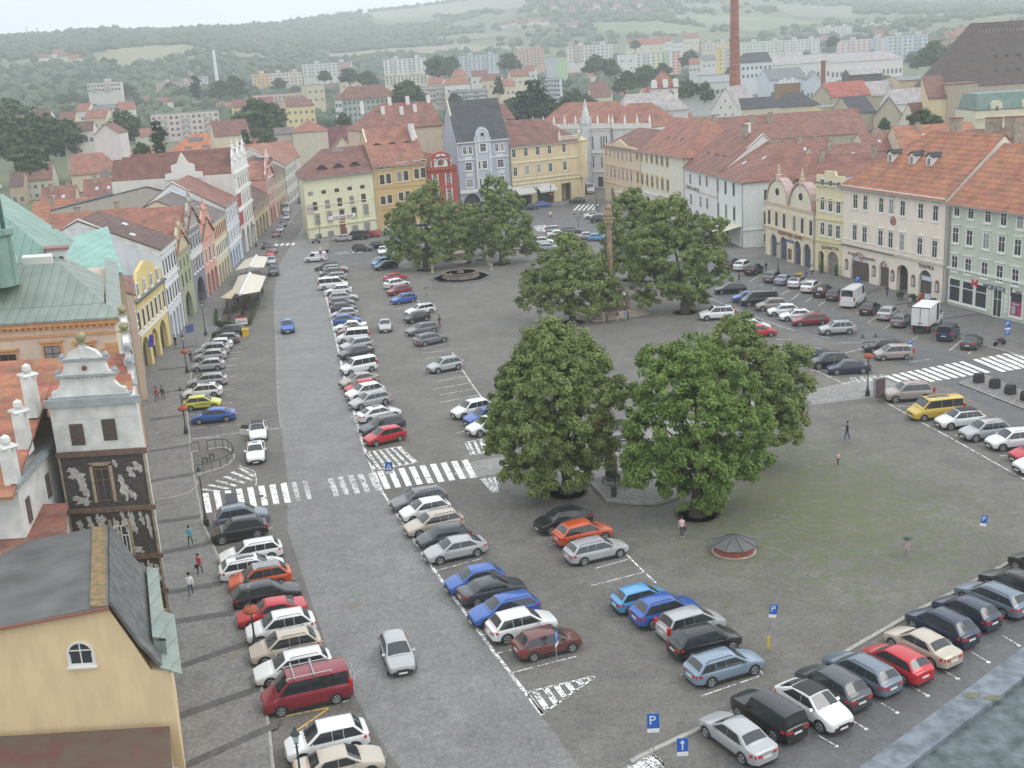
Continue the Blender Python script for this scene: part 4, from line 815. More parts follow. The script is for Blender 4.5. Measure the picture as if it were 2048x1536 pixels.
for x in (2.8, L-2.6):
    window(gb.root, x,10.5,1.7,1.9, 'T3', WHITE, WHITE); window(gb.root, x,6.4,1.7,1.9, 'T3', WHITE, WHITE); gb.panel(x-1, x+1,9.0,9.9, wallm((.66,.68,.70)),.05, 'stucco_panel'); gb.panel(x-1, x+1,13.2,13.9, wallm((.66,.68,.70)),.05, 'stucco_panel')
gb.band(13.0,.2,.2, WHITE); gb.panel(0, L,5.0,5.8, WHITE,.35, 'balustrade'); gb.band(17.0,.3,.4, WHITE); gb.archfill(.8,5.4,4.8, GLASS); gb.archfill(7.4,11.4,4.8, GLASS)
CRM = (.70,.58,.36)
cb = Bld('corner_house', (2.9,287.6),(21.4,300.2),18,15.2, CRM, 'cream corner house with pedimented windows, awnings and a balustrade on the roof', group='north row houses', arches=[(.8,5.6,3.9, 'S'),(7.2,12.2,3.9, 'S'),(14.6,17.6,4.6, 'S')])
cb.A = (3.2,286.5); cb.B = (21.6,297.0); cb.L = math.hypot(18.4,10.5); cb.rz = math.atan2(10.5,18.4); cb.root.location = (3.2,286.5,0); cb.root.rotation_euler.z = cb.rz
cb.roof('g', 5.6, TILEM, over=.4, hr=6.5); TRW = wallm((.74,.68,.54))
cb.row((1028,315),(1128,304),5,1.1,2.0, 'T', WHITE, TRW, xs=[0,.235,.47,.705,1]); cb.row((1031,352),(1130,340),5,1.1,2.1, 'Tp', WHITE, TRW, xs=[0,.235,.47,.705,1])
for z in (14.6,10.9,5.6,6.6): cb.band(z,.25,.3 if z > 14 else .2, TRW)
b = MB(); L = cb.L
for i in range(16): b.lathe([(.1,15.4),(.16,15.7),(.08,16.3)], L-6+i*.34,.2,6)
b.box(L-6.3, L-.6,.05,.35,16.3,16.5)
for x in (L-6.4, L-.5, L-.3): b.box(x-.3, x+.3,-.1,.5,15.3,16.7); b.lathe([(.2,16.7),(.35,17.1),(.1,17.4),(.05,18.3)], x,.2,8)
b.build('roof_balustrade', TRW, cb.root)
x, z = cb.sz(1062,374); cb.panel(x-5.6, x+5.6, z-.4, z+.4, WHITE,.15, 'shop_sign'); text('shop_lettering', 'RISTORANTE PIZZERIA', .55, mat('grey_lettering', (.3,.33,.4)), cb.root, (x,-.16, z))
for x0, x1 in ((.6,5.8),(7.0,12.3)):
    b = MB(); b.loft([[(x0,-.05,4.6),(x1,-.05,4.6),(x1,-1.9,3.4),(x0,-1.9,3.4)],[(x0,-.05,4.68),(x1,-.05,4.68),(x1,-1.9,3.48),(x0,-1.9,3.48)]]); b.box(x0, x1,-1.92,-1.88,3.1,3.42); b.build('awning', mat('awning_grey', (.50,.51,.48),.9), cb.root)
cr_ = Bld('corner_house_side', (21.6,297.0),(23.2,310),8,15.2, CRM, 'rounded side of the cream corner house facing the lane', group='north row houses')
cr_.walls(); cr_.root.name = 'corner_bay'
for z in (5.8,10.2): cr_.rowz(z,2,1.0,2.2, 'T', WHITE, TRW, m=2.5)
b = MB(); b.lathe([(2.0,5.6),(2.0,14.6),(2.25,14.8),(2.25,15.2),(.2,15.6)],1.2,.6,14); b.build('round_bay', cr_.wm, cr_.root, smooth=True)
# white gothic palace
gt = Bld('gothic_palace', (10.5,334.0),(31.5,318.0),20,16.5,(.66,.67,.68), 'white gothic revival palace with lancet windows, pinnacles and pointed spire', group='north row houses', cat='palace')
gt.roof('g', 6.5, TILE, over=.1, hl=5, hr=4)
def lancets(bd, x, z, n=3, h=3.4, w=.5):
    for i in range(n): window(bd.root, x+(i-(n-1)/2)*.85, z, w, h, 'aRn', WHITE, None, curt=0)
gt.B2 = 0
for x in (4.5,12.0,19.5,24.0): lancets(gt, x,10.6,3,3.6); lancets(gt, x,5.6,3,3.2)
for x in (3.0,7,12.5,17.5,22.5): window(gt.root, x,.3,1.6,2.8, 'T', DGREY, None, curt=0)
for z in (4.4,9.6,15.8): gt.band(z,.3,.3, WHITE)
b = MB(); L = gt.L; n = 34
b.box(0, L,-.4,-.05,16.4,17.2)
for i in range(n): b.box(i*L/n, i*L/n+.4,-.4,-.05,17.2,17.8)
for i in range(8): b.lathe([(.35,16.4),(.35,18.2),(.4,18.4),(.04,20.2)],.4+i*(L-.8)/7,-.2,6)
b.build('pinnacled_parapet', WHITE, gt.root)
b = MB(); x = L*.70; b.lathe([(1.3,0),(1.3,17.5),(1.5,17.8),(.06,24.5)], x,-.3,8)
for i in range(8): a = i*math.pi/4; b.lathe([(.16,17.4),(.18,18.6),(.02,19.8)], x+1.5*math.cos(a),-.3+1.5*math.sin(a),5)
b.build('corner_turret', mat('turret_white', (.62,.65,.68),.8,.2,1), gt.root)
gw = Bld('gothic_wing', (31.8,317.5),(41.5,309),16,16.3,(.66,.67,.68), 'side wing of the white gothic palace with pinnacled parapet', group='north row houses', cat='palace'); gw.roof('g', 6.0, TILE, over=.1, hr=5)
b = MB(); L = gw.L; b.box(0, L,-.4,-.05,16.2,17.0)
for i in range(16): b.box(i*L/16, i*L/16+.4,-.4,-.05,17.0,17.6)
for i in range(4): b.lathe([(.35,16.4),(.35,18),(.4,18.2),(.04,20)],.4+i*(L-.8)/3,-.2,6)
b.build('pinnacled_parapet', WHITE, gw.root); lancets(gw,6,10.6); lancets(gw,6,5.6)
# ---------------------------------------------------------------- east row
e0 = Bld('town_house', (26.8,291.5),(33.0,265.5),16,13.6,(.72,.60,.42), 'cream house with arched window heads and a low attic gable by the lane', group='east row houses', arches=[(4.5,7.2,3.6, 'R'),(11,17,3.4, 'S')])
e0.roof('g', 4.0, TILEM, over=.4, hl=5)
e0.row((1213,313),(1262,324),7,1.0,1.9, 'T', WHITE, wallm((.70,.50,.38))); e0.row((1215,354),(1263,364),7,1.0,2.2, 'Tr', WHITE, wallm((.70,.50,.38)))
for z in (13.1,9.0,4.6): e0.band(z,.25,.2, wallm((.62,.45,.36)))
b = MB(); b.slabxz([(1,13.6),(24,13.6),(24,14.2),(17,14.4),(12,15.8),(7,14.6),(1,14.2)],.1,.4); b.build('attic_gable', e0.wm, e0.root)
b = MB(); b.box(11,17,-1.6,-.01,3.3,3.42); b.build('awning', mat('awning_cream', (.6,.57,.5),.9), e0.root)
e1 = Bld('town_house', (33.0,265.5),(39.0,240.5),18,14.0,(.76,.73,.62), 'off white house with yellow framed windows and three small roof hatches', group='east row houses', arches=[(2+6*i,5.5+6*i,3.8, 'R') for i in range(4)])
e1.roof('g', 6.6, TILE, over=.6, hl=0, hr=8); YT = wallm((.66,.50,.22))
e1.row((1274.5,319),(1335,333),7,1.2,2.0, 'T', mat('ochre_sash', (.5,.4,.2)), YT); e1.row((1276,366),(1336,382),7,1.2,2.3, 'Tr', mat('ochre_sash', (.5,.4,.2)), YT)
for z in (13.4,4.4): e1.band(z,.3,.25, WHITE)
for x in (8,12,16): e1.skylight(x,3.2,.5,.9, DARKIN)
e2 = Bld('town_house', (39.0,240.5),(41.8,218.5),18,12.0,(.77,.76,.73), 'white house with small paned windows and dark lettering under a broad tile roof', group='east row houses', arches=[(2+5*i,5.2+5*i,3.8, 'R') for i in range(4)])
e2.roof('g', 6.8, TILE2, over=.5, parR=1, parm=WHITE)
for p0, p1 in (((1353,363),(1414,374)),((1355,402),(1415,418))): e2.row(p0, p1,5,1.35,2.2, 'Td', WHITE, WHITE, xs=[0,.2,.48,.79,1], curt=.1)
e2.row((1353,363),(1414,374),1,1.35,2.2); e2.band(9.5-1.9,.15,.15, wallm((.5,.42,.36)))
x, z = e2.sz(1386,377.5); text('lettering', 'ČEŠTINA 1 6 NÁCHT', 1.0, INK, e2.root, (x,-.12, z), sx=1.0)
for x in (6,11,16): e2.eyebrow(x,3.4,1.8,.4)
e2.chimney(15,8,1.2,2.5,.9); 
e3 = Bld('town_house', (41.8,218.5),(43.6,204.2),20,12.0,(.74,.77,.75), 'white corner house with dark green windows and a long hipped tile roof', group='east row houses', arches=[(1.5,6.0,3.3, 'S')])
e3.roof('g', 5.6, TILE2, over=.5, hr=7)
e3.row((1436,385),(1468,392),3,1.1,2.4, 'T', DGREY, wallm((.68,.73,.70))); e3.row((1437,432),(1469,441),3,1.1,2.4, 'Tc', DGREY, wallm((.62,.64,.58)))
e3.rowz(8.0,3,1.2,2.3, 'T', DGREY, wallm((.68,.73,.70)), m=4.5, face='right'); e3.rowz(3.9,3,1.2,2.3, 'Tc', DGREY, wallm((.62,.64,.58)), m=4.5, face='right'); e3.rowz(.9,3,1.3,1.6, 'a', DGREY, WHITE, m=4.5, face='right')
e3.skylight(4,3.5,1.0,.8); e3.skylight(9,5.5,1.0,.8); e3.pipe(.1); e3.pipe(e3.L-.1)
b = MB(); b.box(e3.L+.003, e3.L+.15,0,20,3.2,3.45); b.build('cornice', e3.wm, e3.root)
b = MB(); b.loft([[(-1,-.05,3.9),(13.5,-.05,3.9),(13.5,-4.6,2.9),(-1,-4.6,2.9)],[(-1,-.05,3.98),(13.5,-.05,3.98),(13.5,-4.6,2.98),(-1,-4.6,2.98)]]); b.build('awning', mat('awning_ivory', (.68,.64,.52),.9), e3.root)
# long red roofs behind, set back lane
e4 = Bld('agency_house', (45.9,196.6),(49.5,178.6),14,9.4,(.78,.69,.52), 'cream house with twin round gables, statues on top and four arched shop windows', group='east row houses', arches=[(1.9,4.5,4.0, 'R'),(5.6,8.4,4.0, 'R'),(10.9,13.6,4.0, 'R'),(14.4,17.1,4.0, 'R')])
e4.roof('g', 3.6, TILE2, over=.1, ry=.6); L = e4.L
e4.row((1539,448.5),(1622,471.5),6,1.0,2.4, 'Tc', BROWN, wallm((.78,.74,.62)), xs=[0,.185,.375,.62,.805,1])
for z in (9.2,5.0): e4.band(z,.28,.3, wallm((.68,.55,.38)))
for k, cx in enumerate((L*.27, L*.745)):
    b = MB(); R_ = 3.9; n = 14; pts = [(cx+R_*math.cos(math.pi*i/n),9.4+(R_*.98)*math.sin(math.pi*i/n)) for i in range(n+1)]
    b.slabxz(pts,-.12,.3); g = b.build('round_gable', wallm((.76,.70,.56)), e4.root)
    b = MB(); q = [[(cx+rr*math.cos(math.pi*i/n), yy,9.5+rr*math.sin(math.pi*i/n)) for rr, yy in ((R_,-.3),(R_+.3,-.3),(R_+.3,1.4),(R_,1.4))] for i in range(n+1)]; b.loft(q); b.build('curved_hood', mat('hood_rose', (.46,.34,.32),.8,.25,2), g)
    b = MB(); b.lathe([(.02,0),(.6,0),(.6,.1),(.02,.1)],0,0,16); q = b.build('round_window', GLASS, g, loc=(cx,-.14,11.4)); q.rotation_euler = (math.pi/2,0,0)
    b = MB(); b.lathe([(.55,13.2),(.45,14.0),(.55,14.2),(.25,14.3),(.28,14.8),(.18,15.2),(.12,15.5),(.16,15.7),(.05,15.9)], cx,.1,8); b.build('gable_statue', mat('statue_stone', (.60,.50,.36),.9,.3,3), g)
REDL = mat('maroon', (.28,.05,.06)); x, z = e4.sz(1581,470.0); text('agency_lettering', 'AGENTURA  REPRE', .95, REDL, e4.root, (x,-.14, z-.05), sx=1.12)
x, z = e4.sz(1580,481.5); text('shop_lettering', 'AutoŠkola', .8, mat('blue_lettering', (.05,.1,.3)), e4.root, (x,-.12, z))
for x0, x1, hh, _ in e4.arches: e4.archfill(x0, x1, hh, mat('blue_glass', (.06,.10,.17),.15), bars=1)
b = MB(); x, z = e4.sz(1580,508); b.box(x-.6, x+.6,-.12,-.003, z-.9, z+.9); b.build('notice_case', BROWN, e4.root)
b = MB(); b.box(e4.L*.27-2.2, e4.L*.27-2.0,0,0,0,0)
back1 = Bld('long_house', (47,208),(74,190),16,10.5,(.66,.64,.56), 'white house with long red tile roof behind the twin gables', group='roofs behind the east row'); back1.roof('g', 5.0, TILE2, hl=0, over=.5); back1.chimney(10,6); back1.chimney(19,7)
e5 = Bld('goldsmith_house', (49.6,178.4),(52.2,172.6),12,14.0,(.76,.68,.44), 'narrow tall yellow and white house with three windows per floor', group='east row houses', arches=[(.7,2.0,3.4, 'R'),(2.8,5.4,3.6, 'R')])
e5.roof('f', 0, GROOF); L = e5.L
e5.panel(0, L,0.02,4.9, PLW,.0 if 0 else .004, 'white_ground_floor') if 0 else None
for p0, p1, w, h in (((1645,371),(1678,377),.9,1.0),((1645,420),(1677,427),.95,2.0),((1645,470),(1676,477),.95,2.0)): e5.row(p0, p1,3, w, h, 'T', WHITE, WHITE)
for z in (13.6,11.4,8.4,4.9): e5.band(z,.22,.3 if z > 13 else .18, wallm((.70,.60,.36)))
b = MB(); b.slabxz([(0,14.2),(L,14.2),(L,15.3),(L*.72,15.3),(L*.68,16.0),(L*.32,16.0),(L*.28,15.3),(0,15.3)],0,.35); b.build('attic_parapet', e5.wm, e5.root)
x, z = e5.sz(1660,496.5); text('shop_lettering', 'ZLATNICTVÍ', .72, INK, e5.root, (x,-.1, z)); e5.archfill(2.8,5.4,3.6, mat('shop_display', (.16,.15,.14),.3,.5,3, col2=(.3,.26,.24)), bars=0)
for x in (2.4,5.8):
    b = MB(); b.lathe([(.3,.12),(.34,.5),(.3,.5)],0,0,10,1); b.lathe([(.1,.5),(.36,.9),(.3,1.5),(.05,2.0)],0,0,9,0); wx = Vector(e5.A)+(Vector(e5.B)-Vector(e5.A)).normalized()*x; nrm = Vector((-(math.sin(e5.rz)), math.cos(e5.rz)))*-.7
    T(b.build('potted_shrub', [mat('box_green', (.05,.10,.03),.9,.4,9), mat('dark_pot', (.08,.08,.08))], loc=(wx.x-nrm.x*-1*0+nrm.x*1, wx.y+nrm.y,.0)), 'clipped potted shrub left of the goldsmith window' if x < 3 else 'clipped potted shrub right of the goldsmith window', 'shrub', 'potted shrubs by the goldsmith')
PK = (.84,.76,.66)
e6 = Bld('long_white_house', (52.2,172.6),(59.1,149.6),17,14.3, PK, 'broad pale pink house with seven windows per floor and three gabled dormers', group='east row houses', arches=[(2.2,7.0,4.4, 'R'),(9.4,11.8,3.9, 'R'),(13.6,16.2,4.0, 'R'),(18.6,21.4,4.0, 'R')])
e6.roof('g', 7.4, TILE3, over=.7, hl=9, hr=0); XS = [0,.135,.345,.475,.615,.83,1]; TW = wallm((.80,.76,.68))
e6.row((1711,416.5),(1871,442),7,1.05,2.1, 'Tc', WHITE, TW, xs=XS, curt=.1); e6.row((1709.5,480.5),(1869,515),7,1.05,2.3, 'Tc', WHITE, TW, xs=XS, curt=.1)
e6.band(13.7,.5,.5, TW); e6.band(5.9,.15,.12, TW); e6.band(5.1,.3,.3, wallm((.66,.6,.52))); b = MB(); b.box(0, e6.L*.55,-.36,-.31,5.05,5.2); b.build('dark_gutter', DGREY, e6.root)
for x in e6.L*.26, e6.L*.47, e6.L*.63: e6.dormer(x,3.6,1.2,1.4)
x, z = e6.sz(1787,442); b = MB(); b.lathe([(.02,0),(.62,0),(.62,.1),(.02,.1)],0,0,16); q = b.build('round_plaque', mat('plaque_red', (.38,.16,.12),.8,.5,4), e6.root, loc=(x,-.03, z)); q.rotation_euler = (math.pi/2,0,0)
x, z = e6.sz(1706,507); text('shop_lettering', 'drogerie', .75, mat('brown_lettering', (.26,.16,.12)), e6.root, (x,-.05, z)); x, z = e6.sz(1738,517.5); text('shop_lettering', 'kosmetika', .75, mat('brown_lettering', (.26,.16,.12)), e6.root, (x,-.05, z))
x, z = e6.sz(1852,547); z = 4.45; text('shop_lettering', 'TRAFIKA', .78, INK, e6.root, (x,-.05, z), sx=1.15); x, z = e6.sz(1806,538.5); b = MB(); b.lathe([(.02,0),(.2,0),(.2,.05),(.02,.05)],0,0,8); q = b.build('small_logo', mat('logo_red', (.55,.08,.06)), e6.root, loc=(x-1,-.05, z)); q.rotation_euler = (math.pi/2,0,0)
text('shop_lettering', 'PUB MUSIC', .34, INK, e6.root, (x+.3,-.05, z))
SHW = mat('shop_white_panel', (.62,.62,.64),.4)
o = e6.archfill(2.2,7.0,4.4, mat('shop_dark', (.10,.09,.08),.3), bars=2); b = MB(); b.slabxz([(2.5,2.9),(6.7,2.9),(6.3,3.7),(5.2,4.25),(4.0,4.25),(2.9,3.7)],.24,.27); b.build('logo_panel', SHW, e6.root)
def ringlogo(root, x, y, z, r):
    for a0, a1, c in ((0,2.4,(.75,.35,.05)),(2.4,4.4,(.7,.1,.08)),(4.4,6.28,(.5,.05,.25))):
        b = MB(); n = 6; qs = []
        for i in range(n+1): a = a0+(a1-a0)*i/n; qs.append([(x+r*math.cos(a), y, z+r*math.sin(a)),(x+r*.72*math.cos(a), y, z+r*.72*math.sin(a)),(x+r*.72*math.cos(a), y+.02, z+r*.72*math.sin(a)),(x+r*math.cos(a), y+.02, z+r*math.sin(a))])
        b.loft(qs); b.build('logo_arc', mat('logo%d' % int(a0*10), c,.5), root)
    text('logo_text', 'teta', r*.9, mat('logo24', (.7,.1,.08)), root, (x, y, z))
ringlogo(e6.root,4.6,.2,3.55,.55)
e6.archfill(9.4,11.8,3.9, mat('shop_dark', (.10,.09,.08),.3), bars=1); b = MB(); b.slabxz([(9.7,3.0),(11.6,3.0),(11.2,3.6),(10.6,3.8),(10.0,3.6)],.24,.27); b.build('logo_panel', SHW, e6.root); ringlogo(e6.root,10.6,.2,3.3,.28)
e6.archfill(18.6,21.4,4.0, mat('shop_dark', (.10,.09,.08),.3), bars=1); b = MB(); b.box(19.0,21.1,.2,.26,2.5,3.1); b.build('shop_banner', mat('banner_pale', (.55,.65,.75)), e6.root)
for x in (1.2,8.2,12.7,17.4,22.6):
    b = MB(); b.slabxz([(x-.4,1.3),(x+.4,1.3),(x+.4,2.6),(x+.2,2.95),(x-.2,2.95),(x-.4,2.6)],-.1,-.003,0); b.slabxz([(x-.28,1.45),(x+.28,1.45),(x+.28,2.5),(x-.28,2.5)],-.12,-.102,1); b.build('notice_case', [BROWN, mat('notice_paper', (.5,.5,.48),.6,.4,6)], e6.root)
b = MB(); b.box(6.5,7.0,-.9,-.84,.6,2.4); 
e6.chimney(20,10,1.4,3.4,1.6); e6.chimney(13,9.5,1.6,2.8,1.0); e6.chimney(23,11,2.0,4.4,1.8, BRICKC)
MG = (.55,.60,.50)
e7 = Bld('money_bank_house', (59.3,149.0),(68.6,118.0),16,14.0, MG, 'grey green house with white window surrounds and a bank on the ground floor', group='east row houses')
e7.roof('g', 6.6, TILE3, over=.7, hl=0); TG = wallm((.76,.78,.72))
e7.row((1914,432),(2040,458),5,1.05,1.6, 'T', WHITE, TG, xs=[0,.235,.51,.755,1], curt=.1); e7.row((1911,485),(2035,511),5,1.15,2.0, 'Tc', WHITE, TG, xs=[0,.235,.51,.755,1], curt=.1)
e7.row((1909,541),(2030,570),5,1.15,2.0, 'Tc', WHITE, TG, xs=[0,.235,.51,.755,1], curt=.1)
for i in range(3): x = e7.L*.05; 
for xx in (24.5,28.5):
    for z in (11.3,8.2,4.9): window(e7.root, xx, z,1.15,1.9, 'Tc', WHITE, TG)
e7.band(5.0,.25,.2, TG); e7.band(13.4,.4,.4, TG)
for px, py, py2 in ((1908,612,0),(1934,620,0),(1960,629,0)):
    x, z = e7.sz(px, py); window(e7.root, x,.75,2.1,3.0, 'Tn', WHITE, WHITE, name='shop_window', curt=0); b = MB(); b.box(x-1.05, x+1.05,-.07,-.02,2.7,2.8); b.build('transom', WHITE, e7.root)
x, z = e7.sz(1993,640); window(e7.root, x,.15,1.5,3.5, 'T', WHITE, WHITE, name='glass_door', curt=0)
x2, z = e7.sz(2030,650); window(e7.root, x2,.8,2.0,3.0, 'Tn', WHITE, WHITE, name='shop_window', curt=0); b = MB(); b.box(x2-.9, x2+.9,-.08,-.03,.9,2.6); b.build('cash_machine_poster', mat('poster_red', (.45,.05,.10),.5,.5,1.2, col2=(.12,.04,.16)), e7.root); text('poster_text', 'bankomat', .3, WHITE, e7.root, (x2,-.1,2.35)); b = MB(); b.box(x2-.6, x2,-.14,-.085,1.1,2.1); b.build('cash_machine', mat('atm_grey', (.4,.42,.45)), e7.root)
for xx in (x-1.5, x+1.5):
    for i in range(5): e7.panel(xx-.22, xx+.22,.9+i*.62,1.35+i*.62, TG,.05, 'stucco_block')
MB_ = mat('navy_lettering', (.06,.06,.14)); x, z = e7.sz(1992,585); z += .55; text('bank_lettering', 'MONETA', .9, MB_, e7.root, (x-.2,-.17, z), sx=1.1); text('bank_lettering', 'MONEY\nBANK', .34, MB_, e7.root, (x+4.1,-.17, z)); e7.panel(x+2.75, x+2.82, z-.5, z+.5, MB_,.17, 'divider')
b = MB(); b.slabxz([(x-4.4, z-.55),(x-4.4, z+.55),(x-3.9, z),(x-3.4, z+.55),(x-3.4, z-.55),(x-3.9, z-.05)],-.18,-.02); b.build('bank_emblem', mat('emblem_red', (.55,.03,.12)), e7.root)
def shear(root, k):
    seen = set()
    def rec(o):
        for c in list(o.children):
            if c.type == 'EMPTY': c.location.x += k*c.location.y; c.rotation_euler.z += -math.atan(k) if abs(c.rotation_euler.z) > .5 else 0
            elif c.name.split('.')[0] == 'window': c.location.x += k*c.location.y; c.rotation_euler.z += -math.atan(k) if abs(c.rotation_euler.z) > .5 else 0; continue
            elif c.location.length > .01: c.location.x += k*c.location.y; continue
            elif c.data.name not in seen:
                seen.add(c.data.name)
                for v in c.data.vertices: v.co.x += k*v.co.y
                rec(c); continue
            if c.type != 'EMPTY': rec(c)
    rec(root)
for q_ in (sg, th): shear(q_.root,-.335)
shear(fg.root,-.33); shear(h0.root,-.30); shear(lt.root,-.33); shear(wg.root,-.1)
shear(bk.root,.42); shear(gb.root,.27)
# ================================================================ CARS
def paint():
    m = bpy.data.materials.new('car_paint'); m.use_nodes = True; n = m.node_tree; b = n.nodes['Principled BSDF']
    oi = n.nodes.new('ShaderNodeObjectInfo'); n.links.new(oi.outputs['Color'], b.inputs['Base Color']); b.inputs['Roughness'].default_value = .32; b.inputs['Coat Weight'].default_value = .7; b.inputs['Coat Roughness'].default_value = .06; b.inputs['Metallic'].default_value = .15
    return m
PAINT = paint(); CGL = mat('car_glass', (.030,.036,.04),.06, spec=.8); TRIM = mat('black_trim', (.03,.03,.032),.6); TYRE = mat('tyre_rubber', (.025,.025,.025),.85); RIM = mat('alloy_rim', (.42,.43,.44),.35, metal=.6)
LAMP = mat('headlamp', (.62,.66,.70),.12); TAIL = mat('tail_lamp', (.50,.03,.03),.2); PLATE = mat('number_plate', (.72,.72,.70),.5); CHROME = mat('roof_rail', (.5,.51,.52),.3, metal=.6)
#        L    W    H    belt nose cowl xc   xf   xr   xe   tail rails clr
TY = {'hatch': (4.1,1.74,1.48,.93,.66,.96,.235,.43,.83,.955,.98,0), 'small': (3.8,1.68,1.48,.93,.68,.97,.21,.40,.83,.96,.96,0), 'estate': (4.65,1.80,1.48,.93,.64,.95,.25,.42,.87,.97,.98,1), 'sedan': (4.6,1.78,1.44,.93,.65,.95,.26,.42,.71,.86,.99,0),
      'lift': (4.65,1.80,1.44,.93,.64,.95,.25,.42,.74,.95,.97,0), 'suv': (4.4,1.84,1.64,1.02,.76,1.05,.235,.41,.83,.955,1.06,1), 'bigsuv': (4.85,1.93,1.80,1.12,.86,1.14,.245,.40,.87,.965,1.12,1), 'suvc': (4.45,1.86,1.58,1.03,.78,1.05,.24,.41,.72,.96,1.06,0),
      'mpv': (4.25,1.78,1.63,1.0,.72,1.02,.18,.39,.87,.97,1.0,0), 'van': (4.4,1.83,1.83,1.08,.78,1.1,.20,.34,.965,.99,1.08,0), 'cargo': (4.4,1.83,1.83,1.08,.78,1.1,.20,.34,.965,.99,1.08,0), 'bus': (5.1,1.98,1.98,1.15,.82,1.18,.15,.30,.965,.99,1.1,0),
      'high': (5.9,2.05,2.65,1.35,.95,1.4,.14,.26,.985,.995,1.3,0), 'jeep': (4.4,1.80,1.72,1.08,.92,1.08,.30,.37,.95,.985,1.08,0), 'conv': (4.3,1.78,1.40,.93,.66,.95,.27,.43,.66,.84,.97,0), 'cab': (2.6,2.0,2.25,1.3,.9,1.35,.24,.52,.97,.99,1.3,0)}
CM = {}
def car_meshes(t):
    if t in CM: return CM[t]
    Lc, Wc, H, belt, nose, cowl, xc, xf, xr, xe, tail, rails = TY[t]; w = Wc/2; X = lambda f: Lc/2-f*Lc; z0 = .22 if t not in ('suv', 'bigsuv', 'jeep', 'high', 'suvc') else .28
    # lower body
    st = [0,.012,.04,.10,.18, xc, (xc+xf)/2,.5,.62,.74,.86,.93,.975,.993,1.0]; st = sorted(set(st))
    def topz(f):
        xs = [0,.012,.05,.14, xc, xc+.1,.5, xe-.02,.985,1.0]; zs = [nose-.12, nose, nose+.06, nose+.14+(cowl-nose-.14)*.45, cowl, belt, belt, max(belt, tail), tail-.02, tail-.10]
        if t in ('sedan', 'lift', 'conv'): xs = [0,.012,.05,.14, xc, xc+.1,.6, xe,.985,1.0]; zs = [nose-.12, nose, nose+.06, nose+.14+(cowl-nose-.14)*.45, cowl, belt, belt+.01, tail, tail-.02, tail-.12]
        return float(np.interp(f, xs, zs))
    def wf(f): return float(np.interp(f, [0,.012,.04,.10,.2,.8,.93,.975,1.0],[.70,.82,.90,.965,1,1,.965,.92,.80]))
    if t in ('high', 'van', 'cargo', 'bus', 'cab'):
        wf_ = wf; wf = lambda f: float(np.interp(f, [0,.02,.06,.14,.9,.985,1],[.78,.88,.95,1,1,.97,.93]))
    body = MB(); rings = []
    for f in st:
        ww = w*wf(f); zt = topz(f); zb = z0+(.08 if f in (0,1.0) else (.05 if f < .03 or f > .97 else 0)); zm = zb+(zt-zb)*.55
        half = [(0, zb),(ww*.82, zb),(ww*.96, zb+.07),(ww, zm),(ww*.985, zt-.10),(ww*.93, zt-.015),(ww*.6, zt+.015),(0, zt+.03)]
        rings.append([(X(f), y, z) for y, z in half]+[(X(f),-y, z) for y, z in half[-2:0:-1]])
    body.loft(rings,0)
    # greenhouse
    wb = w*.93
    def yf(z): return wb*(1-(.21 if t not in ('van', 'cargo', 'bus', 'high', 'cab') else .08)*max(0,(z-belt))/(H-belt))
    def gz(f):
        if f <= xf: return cowl+(H-.02-cowl)*max(0,(f-xc)/(xf-xc))
        if f <= xr: return float(np.interp(f, [xf, xf+(xr-xf)*.35, xr],[H-.03, H, H-(.08 if t in ('lift', 'sedan', 'suvc', 'conv') else (.03 if t in ('van', 'cargo', 'bus', 'high', 'cab', 'jeep') else .07))]))
        zr = gz(xr); return zr+(max(belt, tail)-.03-zr)*((f-xr)/(xe-xr))
    gs = [xc-.01, xc+(xf-xc)*.33, xc+(xf-xc)*.66, xf, xf+(xr-xf)*.35, xf+(xr-xf)*.7, xr, xr+(xe-xr)*.5, xe]; rings = []
    CR = .055
    def top(f, t_):
        z = max(gz(max(f, xc)), belt-.02); ye = yf(z)-.07; return (X(f), ye*t_, z+CR*(1-t_*t_))
    for f in gs:
        z = max(gz(max(f, xc)), belt-.02); yb = wb if f > .12 else wb*.95
        h = [(yb, belt-.06),(yb, min(z, belt)),(yf(z), z-.045 if z-.045 > belt else z-.01)]
        r = [(X(f), y, zz) for y, zz in h]+[top(f, q) for q in (1,.5,0,-.5,-1)]+[(X(f),-y, zz) for y, zz in h[::-1]]
        rings.append(r)
    body.loft(rings,0)
    bm_ = body.mesh('car_body', [PAINT], True,32)
    trim = MB()
    for sy in (-1,1):
        trim.box(X(.86), X(.14), sy*w-.012 if sy > 0 else sy*w-.012, sy*w+.012, z0-.04, z0+.10,0)
    trim.box(X(.02)-.02, X(.02)+.10,-w*.70, w*.70, z0+.02, nose-.22,0); trim.box(X(.985)-.06, X(.985)+.02,-w*.78, w*.78, z0-.02, z0+.16,0)
    trim.box(X(0)-.012, X(0)+.015,-w*.42, w*.42, nose-.30, nose-.14)
    wr = .31 if t in ('hatch', 'small', 'mpv') else (.37 if t in ('suv', 'bigsuv', 'jeep', 'high', 'suvc', 'cab') else .33)
    xw = [X(.185), X(.80)] if t != 'cab' else [X(.42), X(3.2)]
    for x in xw:
        for sy in (-1,1):
            if t == 'cab' and x < -2: continue
            pts = [(x+(wr+.055)*math.cos(a), max(z0-.02, wr+(wr+.055)*math.sin(a))) for a in [math.pi*i/12 for i in range(13)]]
            trim.loft([[(px_, sy*(w-.10), pz_) for px_, pz_ in pts],[(px_, sy*(w+.006), pz_) for px_, pz_ in pts]])
    trm = trim.mesh('car_trim', [TRIM])
    # glass
    ws = MB(); n = 5
